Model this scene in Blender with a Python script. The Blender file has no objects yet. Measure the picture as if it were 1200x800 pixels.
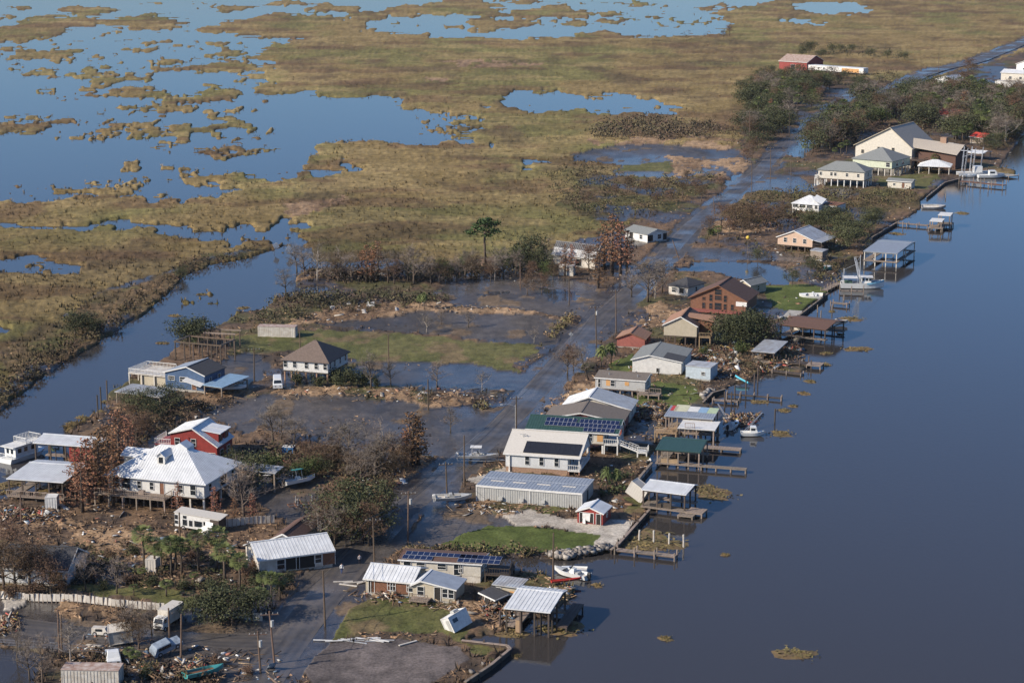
import bpy, math, random
import numpy as np
from mathutils import Vector, Matrix

# ---------------------------------------------------------------- camera, sky, sun
S = bpy.context.scene
COL = S.collection
R = math.radians
FPX, HORIZON, CAM_H = 2333.0, -122.0, 103.0        # focal length in photo pixels, horizon row, flying height
PITCH = math.atan((400 - HORIZON) / FPX)
cd = bpy.data.cameras.new('camera'); cam = bpy.data.objects.new('camera', cd); COL.objects.link(cam)
cd.sensor_width = 36.0; cd.lens = FPX / 1200 * 36.0
cd.clip_start = 1.0; cd.clip_end = 60000
cam.location = (0, 0, CAM_H); cam.rotation_euler = (math.pi / 2 - PITCH, 0, 0)
S.camera = cam

SUN_EL, SUN_AZ = R(30), R(246)                     # azimuth clockwise from +Y (left and a little behind the camera)
w = bpy.data.worlds.new('World'); S.world = w; w.use_nodes = True
nt = w.node_tree; nt.nodes.clear()
sky = nt.nodes.new('ShaderNodeTexSky'); sky.sky_type = 'NISHITA'; sky.sun_disc = False
sky.sun_elevation = SUN_EL; sky.sun_rotation = SUN_AZ
sky.altitude = 100; sky.air_density = 0.95; sky.dust_density = 1.2; sky.ozone_density = 9.0
bg = nt.nodes.new('ShaderNodeBackground'); bg.inputs['Strength'].default_value = 0.112
wo = nt.nodes.new('ShaderNodeOutputWorld')
nt.links.new(sky.outputs[0], bg.inputs['Color']); nt.links.new(bg.outputs[0], wo.inputs['Surface'])
sd = bpy.data.lights.new('sun', 'SUN'); sd.energy = 5.0; sd.angle = R(0.53); sd.color = (1.0, 0.89, 0.74)
sun = bpy.data.objects.new('sun', sd); COL.objects.link(sun)
tosun = Vector((math.sin(SUN_AZ) * math.cos(SUN_EL), math.cos(SUN_AZ) * math.cos(SUN_EL), math.sin(SUN_EL)))
sun.rotation_euler = tosun.to_track_quat('Z', 'Y').to_euler(); sun.location = tosun * 900
S.view_settings.view_transform = 'Standard'; S.view_settings.look = 'None'
S.view_settings.exposure = 0.45; S.view_settings.gamma = 1.0; S.view_settings.use_curve_mapping = False

# ---------------------------------------------------------------- survey helpers
def G(px, py, z=0.0):
    """point of the photograph -> place on the level plane z"""
    dx, dy = (px - 600) / FPX, (py - 400) / FPX
    fy = math.cos(PITCH) - dy * math.sin(PITCH); fz = -math.sin(PITCH) - dy * math.cos(PITCH)
    t = (z - CAM_H) / fz
    return Vector((dx * t, fy * t, z))
def Gn(a, z=0.0):
    a = np.asarray(a, float); dx = (a[:, 0] - 600) / FPX; dy = (a[:, 1] - 400) / FPX
    fy = math.cos(PITCH) - dy * math.sin(PITCH); fz = -math.sin(PITCH) - dy * math.cos(PITCH)
    t = (z - CAM_H) / fz
    return np.stack([dx * t, fy * t], 1)
def scale_at(py): return (py - HORIZON) * math.cos(PITCH) / CAM_H      # px per metre on the ground

# ---------------------------------------------------------------- noise
def _hash(ix, iy, seed):
    h = (ix.astype(np.int64) * 374761393 + iy.astype(np.int64) * 668265263 + seed * 974711) & 0xffffffff
    h = ((h ^ (h >> 13)) * 1274126177) & 0xffffffff
    h = (h ^ (h >> 16)) & 0xffffff
    return h / float(0xffffff)
def vnoise(x, y, seed=0):
    fx, fy = np.floor(x), np.floor(y); ax, ay = x - fx, y - fy
    ax = ax * ax * (3 - 2 * ax); ay = ay * ay * (3 - 2 * ay)
    a = _hash(fx, fy, seed); b = _hash(fx + 1, fy, seed); c = _hash(fx, fy + 1, seed); d = _hash(fx + 1, fy + 1, seed)
    return a + (b - a) * ax + (c - a) * ay + (a - b - c + d) * ax * ay
def fbm(x, y, seed=0, o=4):
    s, a, t = 0, 0.5, 0
    for k in range(o):
        s = s + a * vnoise(x * 2 ** k + 17.3 * k, y * 2 ** k - 9.1 * k, seed + k); t += a; a *= 0.55
    return s / t
def inside(poly, x, y):
    """even-odd test, poly Nx2 array"""
    r = np.zeros(x.shape, bool)
    m = (x > poly[:, 0].min()) & (x < poly[:, 0].max()) & (y > poly[:, 1].min()) & (y < poly[:, 1].max())
    if not m.any(): return r
    xs, ys = x[m], y[m]; c = np.zeros(xs.shape, bool); n = len(poly)
    for i in range(n):
        x1, y1 = poly[i]; x2, y2 = poly[(i + 1) % n]
        if y1 == y2: continue
        k = (y1 > ys) != (y2 > ys)
        c ^= k & (xs < (x2 - x1) * (ys - y1) / (y2 - y1) + x1)
    r[m] = c
    return r

# ---------------------------------------------------------------- materials
MATS = {}
def mat(name, base, rough=0.8, metal=0.0, var=0.25, vscale=1.5, kind=None, spec=0.5, bump=0.0, objvar=0.0, col2=None, stretch=(1, 1, 1)):
    """procedural material: base colour broken by noise (dirt/wear) and optional line pattern"""
    if name in MATS: return MATS[name]
    m = bpy.data.materials.new(name); m.use_nodes = True; n = m.node_tree.nodes; l = m.node_tree.links
    b = n['Principled BSDF']; b.inputs['Roughness'].default_value = rough; b.inputs['Metallic'].default_value = metal
    b.inputs['Specular IOR Level'].default_value = spec
    tc = n.new('ShaderNodeTexCoord'); mp = n.new('ShaderNodeMapping'); mp.inputs['Scale'].default_value = stretch
    l.new(tc.outputs['Object'], mp.inputs['Vector'])
    nz = n.new('ShaderNodeTexNoise'); nz.inputs['Scale'].default_value = vscale; nz.inputs['Detail'].default_value = 6
    nz.inputs['Roughness'].default_value = 0.65
    l.new(mp.outputs[0], nz.inputs['Vector'])
    rp = n.new('ShaderNodeValToRGB'); rp.color_ramp.elements[0].position = 0.3; rp.color_ramp.elements[1].position = 0.72
    c2 = col2 or tuple(max(0, c * (1 - var)) for c in base); c1 = base if col2 else tuple(min(1, c * (1 + var * 0.35)) for c in base)
    rp.color_ramp.elements[0].color = (*c2, 1); rp.color_ramp.elements[1].color = (*c1, 1)
    l.new(nz.outputs['Fac'], rp.inputs['Fac']); col = rp.outputs['Color']
    if objvar:
        oi = n.new('ShaderNodeObjectInfo'); hs = n.new('ShaderNodeHueSaturation')
        mr = n.new('ShaderNodeMapRange'); mr.inputs['To Min'].default_value = 1 - objvar; mr.inputs['To Max'].default_value = 1 + objvar
        l.new(oi.outputs['Random'], mr.inputs['Value']); l.new(mr.outputs[0], hs.inputs['Value']); l.new(col, hs.inputs['Color']); col = hs.outputs['Color']
        m2 = n.new('ShaderNodeMapRange'); m2.inputs['To Min'].default_value = 0.5 + objvar * 0.05; m2.inputs['To Max'].default_value = 0.5 - objvar * 0.05
        l.new(oi.outputs['Random'], m2.inputs['Value']); l.new(m2.outputs[0], hs.inputs['Hue'])
    if kind in ('siding', 'courses'):
        sx = n.new('ShaderNodeSeparateXYZ'); l.new(tc.outputs['Object'], sx.inputs[0])
        mu = n.new('ShaderNodeMath'); mu.operation = 'MULTIPLY'; mu.inputs[1].default_value = 5.0 if kind == 'siding' else 4.0
        l.new(sx.outputs['Z'], mu.inputs[0]); fr = n.new('ShaderNodeMath'); fr.operation = 'FRACT'; l.new(mu.outputs[0], fr.inputs[0])
        bp = n.new('ShaderNodeBump'); bp.inputs['Strength'].default_value = 0.5; bp.inputs['Distance'].default_value = 0.03
        l.new(fr.outputs[0], bp.inputs['Height']); l.new(bp.outputs[0], b.inputs['Normal'])
    elif kind in ('vsiding', 'brick'):
        bk = n.new('ShaderNodeTexBrick'); l.new(tc.outputs['Object'], bk.inputs['Vector'])
        if kind == 'vsiding':
            wv = n.new('ShaderNodeTexWave'); wv.inputs['Scale'].default_value = 1.1; l.new(tc.outputs['Object'], wv.inputs['Vector'])
            bp = n.new('ShaderNodeBump'); bp.inputs['Strength'].default_value = 0.6; bp.inputs['Distance'].default_value = 0.05
            l.new(wv.outputs['Fac'], bp.inputs['Height']); l.new(bp.outputs[0], b.inputs['Normal'])
    elif bump:
        n2 = n.new('ShaderNodeTexNoise'); n2.inputs['Scale'].default_value = vscale * 6; l.new(tc.outputs['Object'], n2.inputs['Vector'])
        bp = n.new('ShaderNodeBump'); bp.inputs['Strength'].default_value = bump; bp.inputs['Distance'].default_value = 0.05
        l.new(n2.outputs['Fac'], bp.inputs['Height']); l.new(bp.outputs[0], b.inputs['Normal'])
    l.new(col, b.inputs['Base Color'])
    MATS[name] = m
    return m

M_white = mat('white_paint', (.64, .63, .60), .55, var=.25)
M_whiteside = mat('white_siding', (.58, .57, .54), .6, var=.22, kind='siding')
M_cream = mat('cream_siding', (.53, .49, .415), .6, var=.2, kind='siding')
M_tan = mat('tan_siding', (.40, .35, .26), .65, var=.15, kind='siding')
M_pinktan = mat('pink_tan_siding', (.48, .34, .25), .65, var=.15, kind='siding')
M_grey = mat('grey_siding', (.36, .36, .35), .6, var=.15, kind='siding')
M_palegrey = mat('pale_grey_siding', (.52, .53, .53), .6, var=.12, kind='siding')
M_redwood = mat('barn_red_siding', (.24, .028, .022), .6, var=.3, kind='siding')
M_redbrick = mat('red_brick', (.27, .085, .065), .8, var=.25)
M_tanbrick = mat('tan_brick', (.30, .19, .13), .85, var=.4, vscale=4)
M_blue = mat('blue_siding', (.05, .095, .18), .6, var=.25, kind='siding')
M_brownwood = mat('brown_cedar_siding', (.17, .075, .04), .7, var=.35, kind='siding')
M_roofwhite = mat('white_metal_roof', (.62, .63, .63), .42, var=.22, vscale=.7, stretch=(1, 1, .4))
M_roofgalv = mat('galvanised_metal_roof', (.50, .53, .55), .42, .2, col2=(.30, .27, .24), vscale=.7, stretch=(1, 1, .4))
M_roofsteel = mat('grey_blue_metal_roof', (.33, .36, .40), .45, .2, var=.22, vscale=.9)
M_roofcream = mat('pale_shingle_roof', (.50, .47, .42), .85, var=.12, vscale=3, kind='courses')
M_roofgreen = mat('green_metal_roof', (.04, .085, .07), .4, .1, var=.22)
M_roofbrown = mat('brown_shingle_roof', (.115, .062, .045), .9, var=.35, vscale=3, kind='courses')
M_rooforange = mat('terracotta_shingle_roof', (.30, .165, .105), .9, var=.28, vscale=3, kind='courses')
M_roofdark = mat('charcoal_shingle_roof', (.055, .055, .06), .9, var=.4, vscale=3, kind='courses')
M_roofgrey = mat('grey_shingle_roof', (.19, .20, .195), .9, var=.25, vscale=2.5, kind='courses')
M_rooftan = mat('tan_shingle_roof', (.40, .35, .29), .9, var=.25, vscale=2.5, kind='courses')
M_roofumber = mat('umber_shingle_roof', (.15, .11, .088), .9, var=.35, vscale=2.5, kind='courses')
M_rooftaupe = mat('taupe_shingle_roof', (.15, .125, .105), .9, var=.25, vscale=2.5, kind='courses')
M_roofblue = mat('pale_blue_metal_roof', (.27, .40, .52), .4, .1, var=.2)
M_roofrust = mat('rusty_metal_roof', (.55, .48, .42), .6, .1, col2=(.24, .11, .06), vscale=1.2)
M_roofred = mat('red_metal_roof', (.48, .055, .035), .45, var=.25)
M_glass = mat('window_glass', (.018, .024, .03), .12, var=.3, spec=.7)
M_dark = mat('dark_interior', (.02, .018, .016), .9, var=.4)
M_wood = mat('weathered_wood', (.24, .19, .15), .85, var=.35, vscale=2, objvar=.2)
M_darkwood = mat('dark_wet_wood', (.075, .055, .042), .8, var=.4, vscale=2, objvar=.25)
M_newwood = mat('yellow_lumber', (.30, .21, .12), .75, var=.25, objvar=.15)
M_ply = mat('plywood_board', (.50, .27, .10), .75, var=.2)
M_pole = mat('utility_pole_wood', (.12, .08, .055), .85, var=.35, objvar=.3)
M_grass_metal = mat('galvanised_steel', (.45, .46, .47), .35, .6, var=.2)
M_black = mat('black_plastic', (.018, .018, .02), .5)
M_rubber = mat('tyre_rubber', (.02, .02, .02), .8)
M_solar = mat('solar_cells', (.012, .018, .055), .18, var=.2, spec=.6)
M_solarblack = mat('black_solar_cells', (.022, .022, .026), .3, var=.2, spec=.5)
M_alu = mat('aluminium_trim', (.6, .61, .62), .4, .5, var=.1)
M_concrete = mat('concrete', (.36, .34, .30), .85, var=.3, vscale=.7)
M_boat = mat('white_gelcoat', (.64, .65, .64), .25, var=.12)
M_teal = mat('teal_paint', (.05, .25, .24), .5, var=.3)
M_bluepaint = mat('blue_paint', (.04, .16, .36), .5, var=.25)
M_redpaint = mat('red_paint', (.45, .04, .03), .5, var=.25)
M_yellow = mat('yellow_paint', (.6, .42, .05), .5, var=.25)
M_greenpaint = mat('green_paint', (.06, .22, .10), .5, var=.25)
M_porc = mat('grey_porcelain', (.42, .42, .40), .4)
M_rust = mat('rusty_steel', (.20, .09, .045), .8, var=.45)
M_offwhite = mat('dirty_white_panel', (.60, .58, .53), .6, col2=(.36, .31, .25), vscale=1.0)

# ---------------------------------------------------------------- mesh building
class MB:
    def __init__(s): s.v = []; s.f = []
    def poly(s, pts):
        i = len(s.v); s.v += [tuple(p) for p in pts]; s.f.append(tuple(range(i, i + len(pts)))); return s
    def box(s, x0, y0, z0, x1, y1, z1):
        i = len(s.v)
        s.v += [(x0, y0, z0), (x1, y0, z0), (x1, y1, z0), (x0, y1, z0), (x0, y0, z1), (x1, y0, z1), (x1, y1, z1), (x0, y1, z1)]
        s.f += [(i, i + 3, i + 2, i + 1), (i + 4, i + 5, i + 6, i + 7), (i, i + 1, i + 5, i + 4), (i + 1, i + 2, i + 6, i + 5), (i + 2, i + 3, i + 7, i + 6), (i + 3, i, i + 4, i + 7)]
        return s
    def bar(s, a, b, wd=.1, hd=None):
        """square bar between two points"""
        hd = hd or wd; a, b = Vector(a), Vector(b); d = b - a
        if d.length < 1e-6: return s
        d.normalize(); up = Vector((0, 0, 1)) if abs(d.z) < .95 else Vector((1, 0, 0))
        sx = d.cross(up).normalized() * wd / 2; sy = sx.cross(d).normalized() * hd / 2
        i = len(s.v)
        for p in (a, b):
            for k in ((-1, -1), (1, -1), (1, 1), (-1, 1)): s.v.append(tuple(p + sx * k[0] + sy * k[1]))
        s.f += [(i + 3, i + 2, i + 1, i), (i + 4, i + 5, i + 6, i + 7)] + [(i + j, i + (j + 1) % 4, i + 4 + (j + 1) % 4, i + 4 + j) for j in range(4)]
        return s
    def tube(s, pts, radii, n=6, cap=True):
        pts = [Vector(p) for p in pts]; base = len(s.v)
        for k, p in enumerate(pts):
            d = (pts[min(k + 1, len(pts) - 1)] - pts[max(k - 1, 0)]).normalized()
            up = Vector((0, 0, 1)) if abs(d.z) < .9 else Vector((1, 0, 0))
            a = d.cross(up).normalized(); b = a.cross(d)
            r = radii[k] if hasattr(radii, '__len__') else radii
            for j in range(n):
                t = 2 * math.pi * j / n; s.v.append(tuple(p + (a * math.cos(t) + b * math.sin(t)) * r))
        for k in range(len(pts) - 1):
            for j in range(n):
                s.f.append((base + k * n + j, base + k * n + (j + 1) % n, base + (k + 1) * n + (j + 1) % n, base + (k + 1) * n + j))
        if cap:
            s.f.append(tuple(base + j for j in reversed(range(n)))); e = base + (len(pts) - 1) * n; s.f.append(tuple(e + j for j in range(n)))
        return s
    def slab(s, pts, th):
        """flat polygon with thickness below it"""
        n = len(pts); i = len(s.v); s.v += [tuple(p) for p in pts] + [(p[0], p[1], p[2] - th) for p in pts]
        s.f.append(tuple(range(i, i + n))); s.f.append(tuple(reversed(range(i + n, i + 2 * n))))
        s.f += [(i + j, i + n + j, i + n + (j + 1) % n, i + (j + 1) % n) for j in range(n)]
        return s
    def prism_v(s, prof, v0, v1):
        """profile in (u, z) extruded along v"""
        n = len(prof); i = len(s.v)
        s.v += [(p[0], v0, p[1]) for p in prof] + [(p[0], v1, p[1]) for p in prof]
        s.f.append(tuple(range(i, i + n))); s.f.append(tuple(reversed(range(i + n, i + 2 * n))))
        s.f += [(i + (j + 1) % n, i + j, i + n + j, i + n + (j + 1) % n) for j in range(n)]
        return s
    def prism_u(s, prof, u0, u1):
        """profile in (v, z) extruded along u"""
        n = len(prof); i = len(s.v)
        s.v += [(u0, p[0], p[1]) for p in prof] + [(u1, p[0], p[1]) for p in prof]
        s.f.append(tuple(reversed(range(i, i + n)))); s.f.append(tuple(range(i + n, i + 2 * n)))
        s.f += [(i + j, i + (j + 1) % n, i + n + (j + 1) % n, i + n + j) for j in range(n)]
        return s
    def loft(s, rings, closed=False, cap=True):
        i = len(s.v); n = len(rings[0])
        for r in rings: s.v += [tuple(p) for p in r]
        for k in range(len(rings) - 1):
            for j in range(n if closed else n - 1):
                a = i + k * n + j; b = i + k * n + (j + 1) % n
                s.f.append((a, b, b + n, a + n))
        if cap and closed:
            s.f.append(tuple(i + j for j in reversed(range(n)))); e = i + (len(rings) - 1) * n; s.f.append(tuple(e + j for j in range(n)))
        return s
    def mesh(s, name, m, smooth=False):
        me = bpy.data.meshes.new(name); me.from_pydata(s.v, [], s.f)
        if m: me.materials.append(m)
        if smooth: me.polygons.foreach_set('use_smooth', [True] * len(me.polygons))
        me.update(); return me
    def build(s, name, m, parent=None, smooth=False):
        o = bpy.data.objects.new(name, s.mesh(name, m, smooth)); COL.objects.link(o); o.parent = parent; return o

def np_mesh(name, verts, faces, m, n=4, cols=None, smooth=False, extra=None):
    """fast mesh from numpy arrays, all faces with n corners"""
    me = bpy.data.meshes.new(name); verts = np.asarray(verts, np.float32); faces = np.asarray(faces, np.int32)
    me.vertices.add(len(verts)); me.vertices.foreach_set('co', verts.ravel())
    me.loops.add(faces.size); me.loops.foreach_set('vertex_index', faces.ravel())
    me.polygons.add(len(faces)); me.polygons.foreach_set('loop_start', np.arange(0, faces.size, n, dtype=np.int32))
    if smooth: me.polygons.foreach_set('use_smooth', np.ones(len(faces), bool))
    me.materials.append(m)
    if cols is not None:
        a = me.color_attributes.new('col', 'FLOAT_COLOR', 'POINT')
        a.data.foreach_set('color', np.concatenate([cols, np.ones((len(cols), 1))], 1).astype(np.float32).ravel())
    for k, d in (extra or {}).items():
        a = me.attributes.new(k, 'FLOAT', 'POINT'); a.data.foreach_set('value', d.astype(np.float32))
    me.update(calc_edges=True); me.validate()
    return me
def link(name, me, parent=None):
    o = bpy.data.objects.new(name, me); COL.objects.link(o); o.parent = parent; return o
def tag(o, label, cat, group=None):
    o['label'] = label; o['category'] = cat
    if group: o['group'] = group
    return o
def thing(name, label, cat, loc=(0, 0, 0), rz=0.0, group=None, tilt=(0, 0)):
    o = bpy.data.objects.new(name, None); COL.objects.link(o); o.empty_display_size = .5
    o.location = loc; o.rotation_euler = (tilt[0], tilt[1], rz)
    return tag(o, label, cat, group)
def copy_tree(o, parent=None):
    c = o.copy(); COL.objects.link(c); c.parent = parent
    for ch in o.children: copy_tree(ch, c)
    return c
# ---------------------------------------------------------------- the ground: shorelines, islands, lots
BAY = [(-500, 238), (0, 238), (93, 238), (100, 231), (187, 233), (207, 238), (227, 233), (283, 232), (247, 223), (193, 215), (207, 203), (260, 203), (320, 207), (373, 210), (400, 203), (363, 197), (358, 177), (377, 170), (400, 168), (477, 168), (500, 170), (557, 165), (537, 155), (560, 148), (543, 137), (500, 133), (470, 120), (437, 112), (400, 114), (367, 110), (293, 110), (313, 97), (297, 90), (290, 83), (320, 77), (290, 67), (320, 50), (353, 50), (333, 45), (287, 42), (217, 36), (293, 20), (327, 15), (400, 20), (420, 25), (440, 37), (547, 45), (667, 45), (677, 38), (730, 42), (800, 43), (833, 40), (867, 30), (843, 20), (870, 10), (910, 0), (960, -18), (1000, -50), (-500, -50)]
PONDS = [
    [(577, 125), (597, 108), (653, 108), (667, 115), (750, 110), (793, 125), (790, 132), (710, 130), (617, 128)],
    [(927, 8), (943, 2), (1013, 5), (1020, 14), (960, 17)], [(910, 23), (977, 27), (930, 29)],
    [(-60, 259), (0, 260), (60, 259), (113, 260), (157, 256), (200, 261), (247, 267), (317, 270), (337, 267), (340, 252), (357, 253), (357, 273), (363, 283), (366, 297), (350, 305), (343, 297), (330, 288), (290, 283), (233, 280), (187, 271), (160, 265), (100, 268), (0, 269), (-60, 269)],
    [(-80, 300), (0, 303), (23, 297), (67, 302), (100, 313), (37, 320), (0, 318), (-80, 322)], [(-40, 376), (0, 376), (12, 380), (0, 386), (-40, 390)],
    [(610, 127), (637, 132), (612, 133)], [(612, 190), (645, 193), (640, 198), (618, 196)], [(405, 192), (430, 195), (400, 204)], [(570, 168), (595, 172), (575, 173)],
]
CANAL = [(-400, 640), (-400, 560), (0, 483), (30, 460), (75, 425), (110, 405), (155, 375), (185, 358), (215, 325), (245, 312), (300, 299), (330, 288), (345, 290), (366, 290), (372, 305), (400, 306), (470, 303), (475, 310), (440, 316), (400, 314), (360, 316), (345, 322), (347, 337), (385, 335), (390, 338), (360, 345), (320, 350), (310, 363), (277, 367), (263, 377), (213, 397), (203, 417), (165, 433), (133, 460), (125, 478), (78, 502), (90, 520), (75, 545), (80, 572), (10, 582), (0, 584), (-100, 600)]
RIVER = [(543, 805), (599, 760), (595, 757), (540, 752), (560, 745), (592, 740), (603, 728), (640, 722), (668, 700), (672, 690), (662, 684), (640, 676), (600, 668), (578, 660), (590, 652), (640, 655), (664, 656), (690, 651), (716, 645), (725, 638), (761, 597), (756, 584), (742, 572), (752, 556), (764, 542), (768, 528), (790, 512), (830, 506), (842, 496), (850, 486), (836, 476), (824, 470), (834, 460), (850, 456), (862, 450), (876, 448), (888, 440), (904, 433), (925, 436), (942, 437), (946, 428), (930, 418), (945, 410), (925, 402), (916, 396), (912, 385), (925, 378), (933, 372), (970, 343), (985, 332), (982, 320), (990, 307), (1012, 300), (1016, 285), (1022, 277), (1039, 268), (1050, 260), (1069, 253), (1080, 244), (1078, 236), (1086, 230), (1107, 213), (1126, 209), (1148, 203), (1190, 206), (1192, 200), (1172, 196), (1176, 189), (1188, 175), (1196, 163), (1202, 156), (1300, 110), (1500, 80), (1900, 60), (2400, 900), (1200, 1300), (350, 1000)]
POND_SW = [(-40, 764), (0, 764), (30, 766), (48, 772), (40, 800), (40, 840), (-40, 840)]
ISLANDS = [(167, 59, 20, 3), (60, 64, 32, 6), (25, 66, 14, 4), (12, 58, 23, 3), (113, 85, 27, 5), (50, 87, 25, 4.5), (20, 82, 12, 2), (157, 110, 43, 5.5), (203, 72, 20, 3.2), (263, 80, 52, 5), (190, 82, 12, 3.5), (252, 112, 26, 9), (187, 128, 37, 5), (213, 117, 17, 5), (53, 109, 9, 3), (68, 109, 6, 2), (25, 148, 28, 8), (63, 144, 10, 3.5), (120, 132, 7, 2), (135, 150, 14, 3.5), (158, 150, 8, 4), (120, 160, 12, 3), (180, 155, 17, 3.5), (210, 159, 22, 5), (195, 172, 10, 2.5), (282, 146, 9, 2), (292, 164, 9, 2.5), (262, 179, 33, 4), (303, 179, 14, 3), (223, 199, 19, 3), (155, 197, 5, 2), (157, 213, 12, 3.5), (117, 223, 50, 6), (263, 63, 13, 2.5), (255, 52, 17, 3), (272, 70, 10, 3), (103, 13, 30, 5), (27, 10, 13, 3), (7, 20, 9, 3.5), (70, 13, 7, 2), (273, 10, 20, 3.5), (383, 10, 22, 5), (340, 4, 30, 3), (80, 151, 4, 2), (79, 115, 4, 2.5), (38, 221, 4, 2), (50, 223, 5, 2), (4, 220, 6, 2), (112, 43, 5, 2), (131, 39, 8, 2.5), (408, 12, 17, 4), (430, 18, 24, 6), (533, 10, 60, 9), (580, 29, 37, 7), (530, 32, 9, 2.5), (647, 15, 47, 7), (672, 28, 18, 3), (720, 25, 21, 3), (750, 5, 14, 3), (718, 17, 13, 2.5), (620, 22, 9, 3), (613, 2, 22, 2.5), (703, 40, 27, 3), (827, 10, 10, 2.5), (860, 15, 24, 3), (833, 23, 5, 1.5), (475, 15, 22, 5), (511, 152, 5, 3), (530, 153, 11, 3), (537, 145, 16, 2.5), (527, 138, 7, 2.5), (495, 146, 8, 2), (488, 135, 5, 1.8), (455, 122, 3, 1.5), (467, 27, 4, 2), (445, 22, 6, 2),
           (45, 318 - 3, 13, 3), (43, 310, 8, 2.5), (305, 276, 7, 3.5), (334, 279, 6, 1.5), (245, 345, 9, 1.6), (340, 298, 6, 2)]
NWBAND = [(-60, 33), (0, 33), (43, 18), (133, 23), (180, 15), (213, 25), (210, 38), (160, 35), (117, 30), (70, 32), (82, 40), (33, 50), (0, 50), (-60, 52)]
SPECKLE = [(140, 60, 150, 16), (180, 100, 130, 14), (170, 150, 150, 14), (320, 28, 60, 8), (640, 8, 240, 8), (180, 190, 120, 8), (200, 9, 80, 9), (235, 128, 70, 28), (470, 25, 60, 16), (720, 16, 150, 18), (510, 140, 45, 18), (50, 70, 60, 25), (60, 221, 60, 4), (330, 113, 40, 8), (430, 114, 40, 6)]
TOWN = [(-300, 640), (0, 584), (80, 573), (78, 505), (125, 478), (133, 458), (165, 432), (203, 416), (213, 392), (263, 376), (310, 362), (347, 337), (343, 320), (400, 316), (520, 312), (640, 296), (735, 262), (830, 215), (862, 182), (868, 150), (895, 118), (940, 100), (1010, 92), (1072, 100), (1120, 85), (1200, 62), (1500, 20), (1700, 150), (1202, 160), (560, 1000), (-300, 1000)]
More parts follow.
